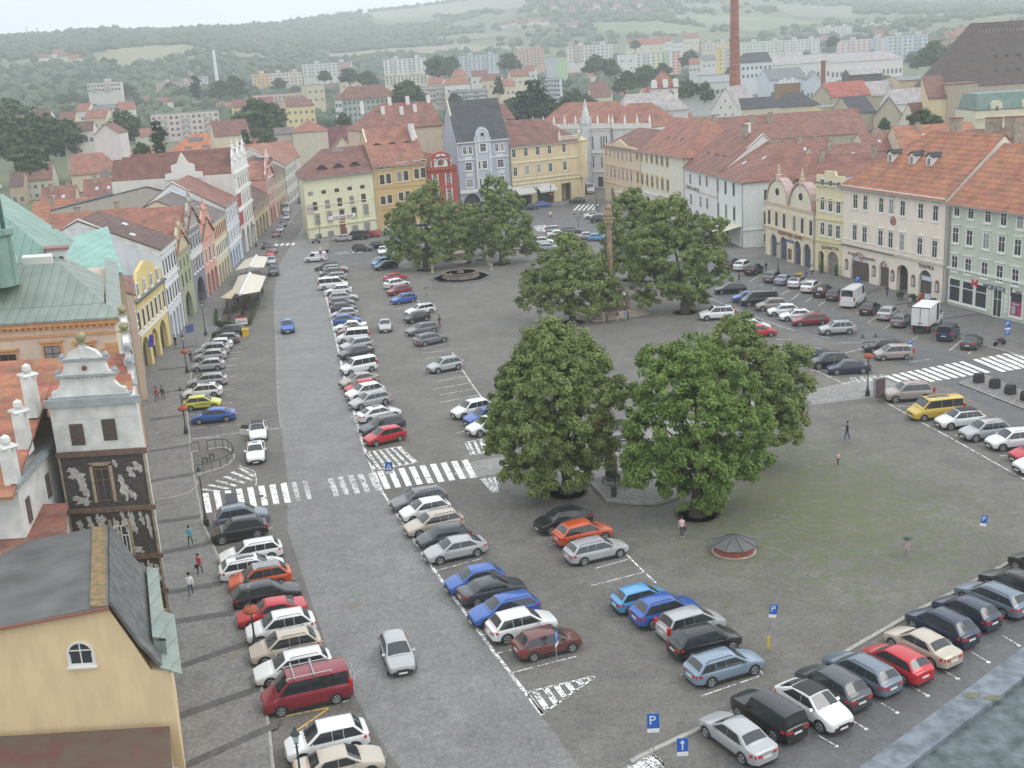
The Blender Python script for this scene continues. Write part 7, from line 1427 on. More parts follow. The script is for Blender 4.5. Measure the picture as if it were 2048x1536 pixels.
for i, (x0, x1, y, Y, lab, rf) in enumerate([(903,935,152,760, 'little red hipped house, upper one of the far red pair', TILE),(888,940,168,700, 'red hipped house right of the low cream block', TILE),(943,976,152,800, 'brown red far house right of the red pair', TILEM),(962,1002,160,740, 'wide old brown roof left of the slim conifer', TILEM),(1000,1030,172,690, 'orange far roof right of the slim conifer', TILE),(1022,1058,152,760, 'red terrace roof below the orange block', TILE2),(1046,1070,142,850, 'second red terrace roof below the orange block', TILE2),(855,885,168,720, 'red roof left of the grey wing', TILE),(680,722,162,900, 'long red far roof with white chimneys left of the park', roofm((.40,.10,.09))),(1176,1212,178,640, 'white house with red roof right of the dark trees', TILEM),(1180,1222,194,600, 'yellow gabled house with brown roof', TILEM),(1257,1280,90,1300, 'cream wing at the far red manor roof', TILE2),(1272,1330,88,1300, 'large far red manor roof', roofm((.50,.16,.12))),(1330,1346,82,1350, 'far red roof right of the manor', TILE),(1346,1366,84,1300, 'white far villa with grey roof', GROOF),(1366,1398,76,1400, 'long far red roof near the field', TILE),(1404,1432,120,850, 'white house with grey roof left of the yellow block', GROOF),(1378,1400,128,800, 'far orange roof below the field', TILE),(56,100,238,520, 'white far house in the left trees', TILED),(4,36,250,480, 'beige house with brown roof at the left frame edge', TILEM),(150,176,222,620, 'small yellow house in the left trees', TILE),(180,222,226,600, 'low yellow hall with a flat grey roof', GROOF),(168,212,236,560, 'orange tiled roof in front of the yellow hall', TILE),(237,270,218,600, 'red roofed house right of the yellow hall', TILE),(118,150,240,540, 'brick red house among the left trees', TILEM),(268,300,320,380, 'small house with orange roof left of the slim poplar', TILE),(520,548,208,640, 'pink roofed house just left of the yellow corner house', TILEM)]):
    bgh(lab, x0, x1, y,5.5 if Y < 1000 else 7, Y,9,3.6 if Y < 1000 else 6, 'g', random.choice([(.68,.62,.50),(.66,.58,.42),(.70,.69,.66)]), rf, random.choice([-10,5,15]),1,3, hl=2.5 if 'hip' in lab else 0, hr=2.5 if 'hip' in lab else 0)
# loggia tower
lg = bgh('white loggia tower with round arches and an orange bell roof', 1306,1356,175,9,420,9,5.5, 'g', (.74,.73,.70), TILE,5,0,0, hl=4, hr=4)
for x in (2.4,6.4):
    b = MB(); r = 1.25; b.slabxz([(x-r,5.2),(x+r,5.2),(x+r,6.6)]+[(x+r*math.cos(math.pi*i/8),6.6+r*math.sin(math.pi*i/8)) for i in range(1,8)]+[(x-r,6.6)],-.05,-.003); b.build('arch_opening', DW, lg.root)
for x in (.6,4.6,8.4):
    b = MB(); b.slabxz([(x-.9,9),(x+.9,9),(x+.9,11.2),(x+.5,11.9),(x-.5,11.9),(x-.9,11.2)],-.2,1.6); b.build('dormer_gable', WHITE, lg.ro)
bgh('white low wing left of the loggia tower', 1288,1306,186,6,425,9,1.5, 'g', (.74,.73,.70), TILE,5,1,2)
bgh('long pale roofed building in front of the loggia tower', 1244,1376,222,9,380,13,5.5, 'g', (.60,.60,.60), WROOF,8,1,8,1.5,1.8, hl=3, hr=4)
bgh('pale flat roofed school left of the brick chimney', 1404,1462,150,8,640,12,0, 'f', (.62,.64,.66), GROOF,4,1,7,1.6,2.2)
bgh('lower pale school wing with a flat roof', 1360,1460,167,6,560,12,0, 'f', (.62,.63,.64), GROOF,4,1,10,1.6,2)
gh = bgh('white house with a steep gable full of little square windows', 1422,1480,220,12,430,30,8.0, 'x', (.76,.75,.72), WROOF,-26)
for r, n in ((1.0,4),(3.4,4),(5.6,3),(7.8,3),(10.0,3),(12.6,2),(15,1)):
    for i in range(n): put('window', flatwin(.55,.6, DARKIN), gh.root, (gh.L*(i+1)/(n+1),0, r))
b = MB(); b.lathe([(2.3,-12),(2.05,4),(1.75,20),(1.5,36),(1.35,52),(1.45,52.5),(1.45,54),(1.3,54)],0,0,20)
cx, cy, cz = D(1470,178,450); ch = empty('factory_chimney', (cx, cy, cz),0, 'tall red brick factory chimney rising out of the picture', 'chimney'); put('brick_shaft', b.mesh('brick_shaft', mat('chimney_brick', (.34,.14,.10),.9,.35,.6), True), ch)
b = MB()
for z in (4,6.5,9,14,20,28): rr = float(np.interp(z, [4,20,36,52],[2.08,1.78,1.53,1.38])); b.lathe([(rr, z),(rr+.05, z),(rr+.05, z+.14),(rr, z+.14)],0,0,20)
b.build('iron_band', mat('band_pale', (.45,.36,.32),.7), ch)
for i, (s_, zz) in enumerate((('X', 36.5),)): text('painted_mark', s_,2.2, WHITE, ch, (0.3,-1.62, zz))
bgh('grand white neoclassical building with a pale roof', 1662,1806,121,10.5,800,18,5.5, 'g', (.76,.74,.72), WROOF,8,1,17,1.5,3.2, hr=7, hl=0, cat='public building')
bgh('left wing of the white neoclassical building', 1545,1661,127,10,780,18,5.0, 'g', (.72,.71,.70), WROOF,8,1,12,1.5,3.0)
bgh('white house with dark slate roof left of the neoclassical wing', 1482,1544,124,10,720,16,5.5, 'g', (.68,.70,.74), SLATE,8,2,7,1.4,2, hl=5)
bgh('pale blue house with grey roof and pointed gable', 1539,1612,158,9,560,16,5, 'g', (.60,.65,.72), GROOF,8,1,6,1.5,2.4)
bgh('pale blue gable end with tall windows', 1613,1642,160,9,540,14,4, 'x', (.62,.67,.74), GROOF,-10,1,4,.9,2.4)
tb = bgh('brown timber clad building with white machines on top', 1560,1601,168,9,470,10,0, 'f', (.30,.18,.11), GROOF,0,1,6,.4,7, name='timber_building')
b = MB()
for i in range(5): b.box(.4+i*1.6,1.5+i*1.6,2,3,9.3,10.8+(i % 2)*.6)
b.build('roof_unit', WHITE, tb.ro)
for i_, (x_, y_) in enumerate(((1646,152),)):
    p = D(x_,170,560); b = MB(); b.box(-.9,.9,-.9,.9,-6,11); b.box(-1.05,1.05,-1.05,1.05,11,11.4); T(b.build('brick_stack', BRICKR, loc=p), 'short square brick chimney by the pale blue gable', 'chimney')
bgh('old house with one red and one pale roof half', 1662,1742,192,9,470,14,5.5, 'g', (.50,.44,.33), roofm((.50,.14,.10)),10,1,3)
bgh('pale roofed barn right of the red half roof', 1743,1800,190,9,480,14,5.5, 'g', (.52,.46,.36), WROOF,10)
bgh('beige gable end of the old house', 1626,1661,192,9,465,5,4.0, 'x', (.50,.44,.33), TILEM,-15,1,2,.7,1)
bgh('dark slate roof with a little square lantern', 1560,1640,212,8,440,12,4.5, 'g', (.60,.55,.40), SLATE,8, hl=5, hr=5)
bgh('long dark slate roof behind the red roofs', 1478,1560,216,8,430,12,3.5, 'g', (.62,.56,.46), SLATE,8)
bgh('low lemon yellow house with a little triple window', 1642,1742,213,7.5,410,10,.6, 'g', (.74,.68,.36), GROOF,6,1,3,.9,1.3)
bgh('house with a black roof and bare beige gable', 1704,1752,225,8.5,390,16,5.0, 'g', (.50,.44,.34), SLATE,10,1,2)
bgh('tall bare beige gable wall', 1748,1806,232,9,385,4,6, 'x', (.50,.44,.34), SLATE,-16)
bgh('open timber shed with a pale roof', 1700,1765,148,4,560,9,2.5, 'g', (.12,.10,.09), WROOF,8)
bgh('white roofed yard house with little brick chimneys', 1790,1862,206,8,430,12,5, 'g', (.70,.67,.64), WROOF,8)
bgh('flat green grey roofed hall', 1798,1925,158,8,480,18,1.5, 'g', (.62,.52,.34), GROOF,3,1,8,1.2,1.6)
bgh('brown tiled roof below the blank beige wall', 1832,1928,243,8,345,12,5.5, 'g', (.64,.60,.52), TILEM,4)
bw = bgh('tall blank beige fire wall with a cream sloping side', 1897,1956,168,19,340,12,.2, 'f', (.46,.39,.31), TILEM,-8)
bgh('cream sloping wing left of the blank fire wall', 1856,1897,196,15,342,10,6, 's', (.70,.58,.38), TILEM,-8)
bgh('grey long flat roof behind the orange ridge', 1880,1952,262,8,300,8,1.2, 'g', (.5,.48,.42), GROOF,2)
hb = bgh('huge dark brown church like roof with little dormers', 1897,2140,166,10,430,34,22, 'g', (.48,.40,.34), roofm((.115,.075,.065)),0, hl=14, hr=0, cat='warehouse', name='great_roof_building')
for i in range(9):
    for zz, yy in ((4,3.0),(9,7.0)): b = MB(); b.box(18+i*4.2-.5+yy*.3,18+i*4.2+.5+yy*.3, yy-.1, yy+1.4,10+yy*22/17,10+yy*22/17+1.2); b.build('small_dormer', mat('dormer_brown', (.09,.06,.055)), hb.ro)
b = MB()
for i in range(24): b.tube((16+i*1.3,14.2,28.0),(16+i*1.3+.6,14.2,29.6),.12, n=4)
b.build('lightning_rods', mat('rods', (.4,.36,.34)), hb.ro)
pl = bgh('cream bank palace with green mansard roof and pedimented windows', 1953,2090,218,16,300,16,0, 'f', (.70,.66,.50), GROOF,-3,2,9,1.1,2.4, cat='palace', name='bank_palace')
b = MB(); L = pl.L; b.loft([[(0,.2,15.2),(L,.2,15.2),(L,2.4,20.2),(.8,2.4,20.2)],[(0,15,15.2),(L,15,15.2),(L,13,20.2),(.8,13,20.2)]]); g = b.build('mansard_roof', mat('mansard_green', (.17,.25,.22),.7,.2,.6), pl.root)
b = MB(); b.box(-.3, L,-.4,.3,13.9,14.3); b.box(-.1, L,-.1,.3,14.3,15.3); b.build('cornice', pl.wm, pl.root)
for x in (5.2,13.2):
    b = MB(); b.slabxz([(x-1.5,15.2),(x+1.5,15.2),(x+1.3,17.6),(x+.7,18.3),(x-.7,18.3),(x-1.3,17.6)],-.1,1.6); d_ = b.build('stone_dormer', pl.wm, g); put('window', flatwin(.7,1.1, DW), d_, (x,-.12,15.8))
# roofs directly behind the east row
r1_ = bgh('long brick red tile roof running behind the white houses', 1400,1736,276,9.5, None,17,6.5, 'g', (.50,.44,.34), TILE2,6)
for x, y in ((6,6),(17,5),(23,5.5)): r1_.chimney(x, y,1.3,3,.8)
r1_.chimney(15,2,1.6,3.6,.9, WHITE,3)
for lab, x0, x1, y, h, dp, rh, rf, ang, hl in [('red roof with a white satellite dish before the long roof', 1590,1680,318,8.5,12,4.5, TILE2,14,0),('low red roof left of the satellite dish', 1530,1590,322,8,11,4, TILEM,14,0),('red valley roof behind the goldsmith house', 1640,1760,330,9,12,4, TILE2,8,0),('orange red roof with a skylight further back', 1735,1830,300,9,12,4, TILE2,6,0),('orange roof with thick chimneys behind the pink house', 1800,1960,290,10,12,4.5, TILE3,0,0),('dull red roof below the bank palace', 1955,2090,300,9,14,4.5, TILEM,0,0),('orange roof with a white box at the right edge', 1965,2110,335,10,10,4, TILE3,0,0),('terracotta roof behind the yellow framed house', 1290,1400,262,11,14,5, TILE,16,0),('roof behind the lane beside the gothic palace', 1240,1300,255,11,10,4, TILEM,16,0),
  ('red roof at the left behind the town hall', 60,190,446,9,14,4, TILE3,10,0),('second red roof in front of the pale green house', 80,150,415,8,12,4.5, TILE2,10,0),('red roof with white wall end by the cream house', 165,245,396,8,12,4.5, TILE2,10,0),('long orange tile roof before the dark brown one', 100,275,478,10.5,12,4, TILE3,10,0),('grey brown roof left of the black roof', 200,262,372,9,14,4, TILEG,12,0),('grey tiled valley roof below the black roof', 262,380,420,11,16,4, TILEG,12,0),('long dull red roof before the white renaissance house', 270,470,345,11,16,5.5, TILEM,12,0),('old brick red roof left of the orange solar roof', 160,240,305,7,12,4, TILEM,10,0),('small cream house with orange roof by the big cream one', 232,300,322,7,10,3.5, TILE,12,0)]:
    q = bgh(lab, x0, x1, y, h, None, dp, rh, 'g', random.choice([(.62,.55,.42),(.66,.60,.50)]), rf, ang, group='roofs behind the square')
    q.chimney(q.L*.3, q.D*.4,1.0,1.8,.7); q.chimney(q.L*.75, q.D*.55,.8,1.6,.7)
    for s_ in range(2): q.skylight(q.L*(.35+.3*s_), q.D*.2,.8,.9)
# white pylon, masts on the ridge, distant cottages
p = D(433,152,900); b = MB(); b.lathe([(1.4,-5),(1.2,8),(1.0,19)],0,0,10); T(b.build('white_pylon', WHITE, loc=p), 'slender white boiler chimney in front of the wooded hill', 'chimney')
for x, y0, y1, lab in ((56,76,52, 'first thin mast on the left ridge'),(76,74,54, 'second thin mast on the left ridge'),(382,66,52, 'thin mast above the tan field'),(583,48,30, 'thin mast left of the pale hill'),(706,30,20, 'low mast on the ridge'),(853,22,8, 'mast on the bare hilltop')):
    p = D(x, y0,2150 if x < 500 else 3100); t = D(x, y1, p[1]); b = MB(); b.tube((0,0,-8),(0,0, t[2]-p[2]),1.3,.5,5); b.box(-2,2,-.4,.4,(t[2]-p[2])*.8,(t[2]-p[2])*.83); T(b.build('radio_mast', mat('mast_grey', (.3,.3,.32)), loc=p), lab, 'mast', 'masts on the ridge')
cot = []
for i, (rf, wl) in enumerate(((TILE, (.72,.70,.66)),(TILEM, (.66,.6,.48)),(WROOF, (.74,.73,.72)))):
    pass
hm = []
for rf in (TILE, TILEM, TILE2):
    b = MB(); b.box(-5.5,5.5,-4,4,-4,4.2); wmm = b.mesh('wall', wallm((.70,.67,.60))); c = MB(); c.loft([[(-6,-4.6,4),(-6,4.6,4),(-6,0,8)],[(6,-4.6,4),(6,4.6,4),(6,0,8)]]); hm.append((wmm, c.mesh('roof', rf)))
def place_word(kind, px, py, size, used={}):
    best = sorted(PLACES, key=lambda q: (q[0]-px)**2+4*(q[1]-py)**2)
    for q in best[:30]:
        dx, dy = px-q[0], py-q[1]; rel = ('left of' if dx < 0 else 'right of') if abs(dx) > abs(dy)*1.6 else ('behind' if dy < 0 else 'in front of'); core = ' '.join(q[2].split()[:9])
        for adj in (size, size+' rounded' if 'tree' in kind else size+' plain', size+' leafy' if 'tree' in kind else size+' pale', size+' dark'):
            l = '%s %s %s the %s' % (adj, kind, rel, core)
            if l not in used and len(l.split()) <= 16: used[l] = 1; return l
    return None
def cottage(px, py, lab, s=1.0, grp='small houses on the slopes'):
    lab = place_word('distant house' if s > 1.1 else 'little red roofed house', px, py, 'tiny' if s > 1.2 else 'small')
    if not lab: return
    X_, Y_, Z_ = drape(px, py,430); w_, r_ = random.choice(hm); o = empty('cottage', (X_, Y_, Z_), random.uniform(-.6,.6), lab, 'house', grp); o.scale = (s,)*3; put('wall', w_, o); put('roof', r_, o)
for px, py in [(85,125),(130,122),(152,128),(118,117),(1105,18),(1128,14),(1150,22),(1168,12),(1190,18),(1215,10),(1235,20),(1255,26),(1278,16),(1290,30),(1182,30),(1142,32),(1010,56),(1022,54),(1034,52),(1046,55),(1060,50),(1075,48),(1090,50),(1140,58),(1148,56),(505,98),(515,98)]:
    cottage(px, py, 'tiny distant house scattered on the hillside', 1.3)
for k in range(44):
    px = random.uniform(1480,2060); py = random.uniform(70,112) if px > 1560 else random.uniform(100,128)
    if 1500 < px < 1820 and py > 98: continue
    cottage(px, py, 'small distant red roofed house in the eastern suburb', 1.15, 'houses of the eastern suburb')
for px, py in [(300,290),(270,262),(640,232),(620,228),(1000,178),(1035,185),(860,188),(1090,212),(1130,205),(740,168),(770,172),(700,178),(660,185),(450,228),(330,215),(285,212),(260,235),(100,262),(50,262),(1240,205),(1400,150),(1340,152),(1180,162),(1140,162),(1060,172)]:
    cottage(px, py, 'small red roofed house between the trees of the middle ground', 1.0, 'houses between the trees')
# more garden trees so that the town sits in greenery
random.seed(5)
def gtree(px, py, lab, s):
    lab = place_word('garden tree', px, py, 'small' if s < .95 else 'large')
    if not lab: return
    X_, Y_, Z_ = drape(px, py,430); c, tr = random.choice(VAR['tree']); o = empty('leafy_tree', (X_, Y_, Z_-.8), random.uniform(0,6.28), lab, 'tree', 'garden trees of the town'); o.scale = (s*1.25, s*1.25, s); put('crown', c, o); put('trunk', tr, o)
n_ = 0
while n_ < 270:
    px = random.uniform(-20,1420); py = random.uniform(128,262)
    lo = 262-px*.04
    if py > lo or (640 < px < 800 and py > 190) or (300 < px < 440 and 215 < py < 265): continue
    if 895 < px < 1000 and 165 < py < 215: continue
    gtree(px, py, 'dark green garden tree among the houses of the middle ground', random.uniform(.7,1.2)); n_ += 1
n_ = 0
while n_ < 60:
    px = random.uniform(1400,2060); py = random.uniform(78,135)
    if 1540 < px < 1815 and py > 105: continue
    gtree(px, py, 'small green tree among the eastern suburb houses', random.uniform(.6,1.0)); n_ += 1
# ================================================================ STREET FURNITURE AND PEOPLE
random.seed(9)
IRON = mat('green_black_iron', (.035,.05,.045),.5); STEEL = mat('galvanised_steel', (.38,.39,.40),.4, metal=.5); BLUE = mat('sign_blue', (.02,.13,.50),.4); SWH = mat('sign_white', (.78,.78,.78),.5); SRED = mat('sign_red', (.62,.03,.03),.4); YEL2 = mat('sign_yellow', (.75,.50,.03),.5)
FLOW = mat('red_flowers', (.50,.06,.05),.9,.6,14, col2=(.05,.10,.03)); LAMPG = mat('lantern_glass', (.45,.50,.50),.2)
def lamp(px, py, label, heads=1, h=4.6, flowers=True, z=.12):
    x, y, _ = G(px, py); r = empty('street_lamp', (x, y,0),0, label, 'street lamp', 'street lamps')
    b = MB(); b.lathe([(.24,0),(.24,.55),(.16,.65),(.10,.9),(.065,1.2),(.05, h-.6),(.09, h-.55),(.04, h-.5),(.04, h-.3)],0,0,10); b.build('post', IRON, r)
    if heads == 2:
        b = MB(); b.tube((-.65,0, h-.35),(.65,0, h-.35),.035, n=6); b.tube((-.65,0, h-.35),(0,0, h-.9),.025, n=5); b.tube((.65,0, h-.35),(0,0, h-.9),.025, n=5); b.build('bracket', IRON, r)
    for dx in ((0,) if heads == 1 else (-.65,.65)):
        b = MB(); b.lathe([(.10,0),(.20,.42)],0,0,6,0); g = b.build('lantern', LAMPG, r, loc=(dx,0, h-.3)); b = MB(); b.lathe([(.25,.42),(.20,.52),(.08,.66),(.09,.70),(.02,.85)],0,0,6); b.lathe([(.11,-.06),(.11,0)],0,0,6); b.build('lantern_cap', IRON, g)
    if flowers:
        b = MB(); b.lathe([(.1, h-2.1),(.42, h-1.95),(.5, h-1.8),(.40, h-1.62),(.1, h-1.5)],0,0,12); b.build('flower_basket', FLOW, r)
    return r
for a in [(375,747, 'street lamp with red flower basket on the west pavement beside the silver hatchback'),(373,869, 'street lamp with flowers beside the blue liftback'),(412,672, 'street lamp near the terrace fence, no flowers visible'),(413,1051, 'tall iron lamp at the left end of the zebra crossing'),(512,1300, 'lamp among the lower west cars with red flower basket'),(612,1640, 'lamp by the beige saloon at the bottom edge'),(641,478, 'lamp in front of the yellow bank house'),(513,495, 'lamp by the far end of the market tents'),(1556,547, 'lamp on the east pavement before the goldsmith house'),(1193,417, 'lamp at the mouth of the lane'),(1103,411, 'lamp with flowers before the cafe awnings')]:
    lamp(a[0], a[1], a[2], flowers='flower' in a[2] and 'no flower' not in a[2])
lamp(1735,792, 'tall twin headed lamp with flower basket beside the advert panel', 2,6.0); lamp(1158,492, 'twin headed lamp rising above the middle linden', 2,6.0, False); lamp(1105,470, 'second twin headed lamp behind the middle linden', 2,5.6, False) if 0 else None
def sign(px, py, label, kind='P', h=2.6, w=.55, ang=0, lean=0.0, plate=True, name='road_sign'):
    x, y, _ = G(px, py); r = empty(name, (x, y,0), ang, label, 'road sign', 'road signs'); r.rotation_euler[1] = lean
    b = MB(); b.tube((0,0,0),(0,0, h),.035, n=7); b.build('post', STEEL, r)
    if kind in ('P', 'A', 'Z'):
        b = MB(); b.box(-w/2, w/2,-.07,-.045, h-w*1.35, h); bd = b.build('board', BLUE, r)
        if kind == 'P': text('letter', 'P', w*1.15, SWH, bd, (-.04,-.075, h-w*.62), ext=.003)
        elif kind == 'A': c = MB(); c.slabxz([(-.03, h-w*1.2),(.03, h-w*1.2),(.03, h-w*.5),(.12, h-w*.5),(0, h-w*.15),(-.12, h-w*.5),(-.03, h-w*.5)],-.08,-.071); c.build('arrow', SWH, bd)
        else: c = MB(); c.slabxz([(-w*.4, h-w*1.15),(w*.4, h-w*1.15),(0, h-w*.25)],-.08,-.071); q = c.build('triangle', SWH, bd); c = MB(); c.slabxz([(-.02, h-w*1.0),(.09, h-w*1.0),(.02, h-w*.75),(.03, h-w*.5),(-.04, h-w*.5),(-.04, h-w*.75),(-.1, h-w*1.0)],-.088,-.081); c.build('figure', INK, q)
        if plate: b = MB(); b.box(-w/2, w/2,-.07,-.045, h-w*1.35-.24, h-w*1.35-.03); b.build('plate', SWH, r)
    elif kind == 'N':
        for i, (c1, c2) in enumerate(((YEL2, SWH),(SRED, BLUE))):
            zc = h-.35-i*.75
            for rr, m_, yy in ((.33, c1,-.05),(.25, c2,-.07)):
                b = MB(); b.lathe([(.01,0),(rr,0),(rr,.02),(.01,.02)],0,0,18); q = b.build('disc', m_, r, loc=(0, yy, zc)); q.rotation_euler = (math.pi/2,0,0)
            b = MB(); b.loft([[(-.2,-.095, zc+.16),(-.16,-.095, zc+.2),(-.16,-.09, zc+.2),(-.2,-.09, zc+.16)],[(.16,-.095, zc-.2),(.2,-.095, zc-.16),(.2,-.09, zc-.16),(.16,-.09, zc-.2)]]); b.build('bar', c1, r)
    return r
for a in [(1308,1512, 'blue parking sign with a disc symbol at the corner of the yard kerb', 'P', 2.5,.62),(1366,1560, 'blue one way arrow sign behind the silver saloon', 'A', 2.4,.55),(1539,1258, 'leaning blue parking sign with a white paper on the open square', 'P', 1.7,.48),(1959,1074, 'slanted blue parking sign at the right of the open square', 'P', 1.7,.44),(782,978, 'blue zebra crossing sign at the west crossing', 'Z', 2.5,.62),(643,524, 'round no stopping signs near the white panel van', 'N', 3.0),(1102,450, 'round no stopping sign in the north road', 'N', 3.0),(2013,690, 'pair of blue signs on one post before the bank with the red emblem', 'P', 2.9,.6),(1715,578, 'blue parking sign before the drugstore arch', 'P', 1.9,.7),(618,448, 'small blue sign at the bank house corner', 'A', 2.6,.5),(1668,745, 'grey sign post standing in front of the black crossover', 'X', 2.6),(1819,728, 'grey sign post beside the champagne people carrier', 'P', 2.8,.4),(1114,1330, 'parking sign seen edge on in front of the brown hatchback', 'P', 2.2,.5),(746,512, 'sign post between the dark car and the white hatchback', 'X', 2.6),(825,606, 'grey sign post by the blue hatchback in the inner row', 'X', 2.4),(758,885, 'thin post in front of the red hatchback', 'X', 2.6),(1537,1300, 'small yellow and black marker post', 'Y', .9),(394,697, 'pole with a blue town flag beside the terrace', 'F', 3.6)]:
    r = sign(a[0], a[1], a[2], a[3], a[4], a[5] if len(a) > 5 else .5, lean=.18 if 'leaning' in a[2] or 'slanted' in a[2] else 0, ang=1.2 if 'edge on' in a[2] else 0)
    if a[3] == 'Y': b = MB(); b.box(-.06,.06,-.06,.06,.1,.9); b.build('marker', YEL2, r)
    if a[3] == 'F': b = MB(); b.loft([[(-.1,-.02,2.4),(-1.2,.1,2.2),(-1.2,.12,3.2),(-.1,.0,3.5)],[(-.1,-.0,2.4),(-1.2,.12,2.2),(-1.2,.14,3.2),(-.1,.02,3.5)]]); b.build('flag', mat('flag_town_blue', (.12,.16,.40)), r)
    if a[3] == 'P' and 'pair' in a[2]: b = MB(); b.box(-.3,.3,-.07,-.045,1.2,1.85); q = b.build('board', BLUE, r); text('letter', 'P', .6, SWH, q, (0,-.075,1.5), ext=.003)
# ticket posts with posters
for px, py, lab in ((1814,1112, 'grey ticket post pasted with posters on the open square'),(1622,758, 'poster covered post near the dark trio of cars'),(853,592, 'poster covered post by the inner row')):
    x, y, _ = G(px, py); r = empty('poster_post', (x, y,0),0, lab, 'post', 'poster posts'); b = MB(); b.lathe([(.16,0),(.16,1.25),(.1,1.3)],0,0,12); b.build('post', STEEL, r); b = MB(); b.lathe([(.34,1.3),(.36,1.36),(.1,1.42)],0,0,4); b.build('cap', IRON, r)
    b = MB(); b.lathe([(.172,.55),(.172,1.15)],0,0,12); b.build('poster', mat('poster_mix', (.5,.3,.3),.8,.8,6, col2=(.12,.16,.25)), r)
# advert panel
x, y, _ = G(1758,803); r = empty('advert_panel', (x, y,0),.35, 'upright advert panel in a grey frame beside the twin lamp', 'advert panel'); b = MB(); b.box(-.65,.65,-.14,.14,.25,2.5); b.box(-.1,.1,-.08,.08,0,.25); b.build('frame', STEEL, r); b = MB(); b.box(-.55,.55,-.16,-.141,.4,2.35); b.build('poster', mat('advert_dark', (.05,.045,.055),.4,.6,1.5, col2=(.16,.09,.09)), r)
# containers on the paved island
isl = P((1918,767),(1968,751),(2060,790),(2160,830),(2160,862),(2048,818)); b = MB(); b.prism(isl,0,.09,0); T(b.build('paved_island', [m_pave]), kind='structure')
b = MB()
ip = [(1918,767),(1968,751),(2060,790),(2160,830)]; jp = [(1918,767),(2048,818),(2160,862)]
def strip2(b, pts, w, z):
    for (x0, y0),(x1, y1) in zip(pts[:-1], pts[1:]):
        a = Vector(G2(x0, y0)); c = Vector(G2(x1, y1)); d = (c-a).normalized(); n = Vector((-d.y, d.x))*w/2
        b.face([(*(a+n), z),(*(a-n), z),(*(c-n), z),(*(c+n), z)])
strip2(b, ip,.22,.095); strip2(b, jp,.3,.095); strip2(b, [(1930,767),(1970,756),(2060,796)],.1,.097); strip2(b, [(1930,767),(2048,812)],.1,.097)
for x in (1962,1995,2030): strip2(b, [(x+14,757+(x-1955)*.42),(x-14,786+(x-1962)*.42)],.1,.098)
T(b.build('pale_kerb_stones', m_path), kind='structure')
for i, (px, py) in enumerate(((1957,767),(1989,778),(2020,790),(2052,803))):
    x, y, _ = G(px, py); r = empty('waste_container', (x, y,.09),.3, 'black waste container on the paved island, %s from the crossing' % ['first', 'second', 'third', 'fourth'][i], 'waste container', 'waste containers'); b = MB(); b.loft([[(-.42,-.4,0),(.42,-.4,0),(.42,.4,0),(-.42,.4,0)],[(-.4,-.38,.75),(.4,-.38,.75),(.4,.38,.75),(-.4,.38,.75)],[(-.3,-.36,1.05),(.3,-.36,1.05),(.3,.3,1.0),(-.3,.3,1.0)]]); b.build('body', mat('bin_black', (.03,.03,.035),.5), r); b = MB(); b.box(-.52,.52,-.5,.5,0,.03); b.build('base_plate', STEEL, r)
for px, py, lab in ((492,673, 'yellow container beside the dark estate at the terrace'),(1599,561, 'yellow container behind the row facing the shops')):
    x, y, _ = G(px, py); r = empty('yellow_container', (x, y,0),.2, lab, 'container'); b = MB(); b.loft([[(-.4,-.35,.05),(.4,-.35,.05),(.4,.35,.05),(-.4,.35,.05)],[(-.45,-.42,1.0),(.45,-.42,1.0),(.45,.42,1.0),(-.45,.42,1.0)]]); b.build('body', YEL2, r); b = MB(); b.box(-.48,.48,-.46,.46,1.0,1.1); b.build('lid', mat('lid_yellow', (.6,.38,.03)), r)
# low round kiosk roof on a red base
x, y, _ = G(1468,1101); r = empty('well_cover', (x, y,0),.2, 'low octagonal grey roof over a round red brick ring on the open square', 'well cover'); b = MB(); b.lathe([(1.45,0),(1.45,.46),(1.2,.46)],0,0,28); b.build('brick_ring', mat('ring_red', (.30,.09,.07),.9,.35,3), r); b = MB(); b.lathe([(1.50,0),(1.60,0),(1.58,.07),(1.48,.07)],0,0,28); b.build('stone_foot', STONE, r)
b = MB(); b.lathe([(1.62,.50),(1.68,.56),(.02,1.28)],0,0,8); b.build('roof', mat('grey_felt_roof', (.12,.12,.12),.8,.2,1), r); b = MB()
for i in range(8): a = i*math.pi/4; b.tube((1.68*math.cos(a),1.68*math.sin(a),.58),(0,0,1.30),.025, n=4)
b.build('roof_seams', mat('seam_dark', (.06,.06,.065)), r)
# monument terrace with benches and bronze
mpx = [(1158,945),(1212,1003),(1262,1009),(1312,1010),(1350,1000),(1405,975),(1380,915),(1262,903)]
pl_ = P(*mpx); b = MB(); b.prism(pl_,0,.26,0); cx = sum(p[0] for p in pl_)/8; cy = sum(p[1] for p in pl_)/8; b.prism([(cx+(px-cx)*.975, cy+(py-cy)*.975) for px, py in pl_],.26,.262+.002,1); o = b.build('monument_terrace', [m_kerb, m_pave]); T(o, kind='structure')
x, y, _ = G(1248,955,.26); r = empty('monument', (x, y,.26),.3, 'dark bronze figure on a pale stone block at the terrace under the bright linden', 'monument'); b = MB(); b.loft([[(-.9,-.6,0),(.9,-.6,0),(.9,.6,0),(-.9,.6,0)],[(-.75,-.5,.9),(.75,-.5,.9),(.75,.5,.9),(-.75,.5,.9)]]); b.build('stone_block', mat('pale_stone', (.45,.44,.40),.9,.2,2), r)
b = MB(); b.lathe([(.55,0),(.6,.5),(.5,1.2),(.42,1.6),(.5,2.0),(.3,2.3),(.14,2.4),(.2,2.55),(.17,2.75),(.04,2.85)],-1.0,.2,12); b.build('bronze_figure', mat('bronze', (.10,.07,.05),.5,.4,3), r, smooth=True)
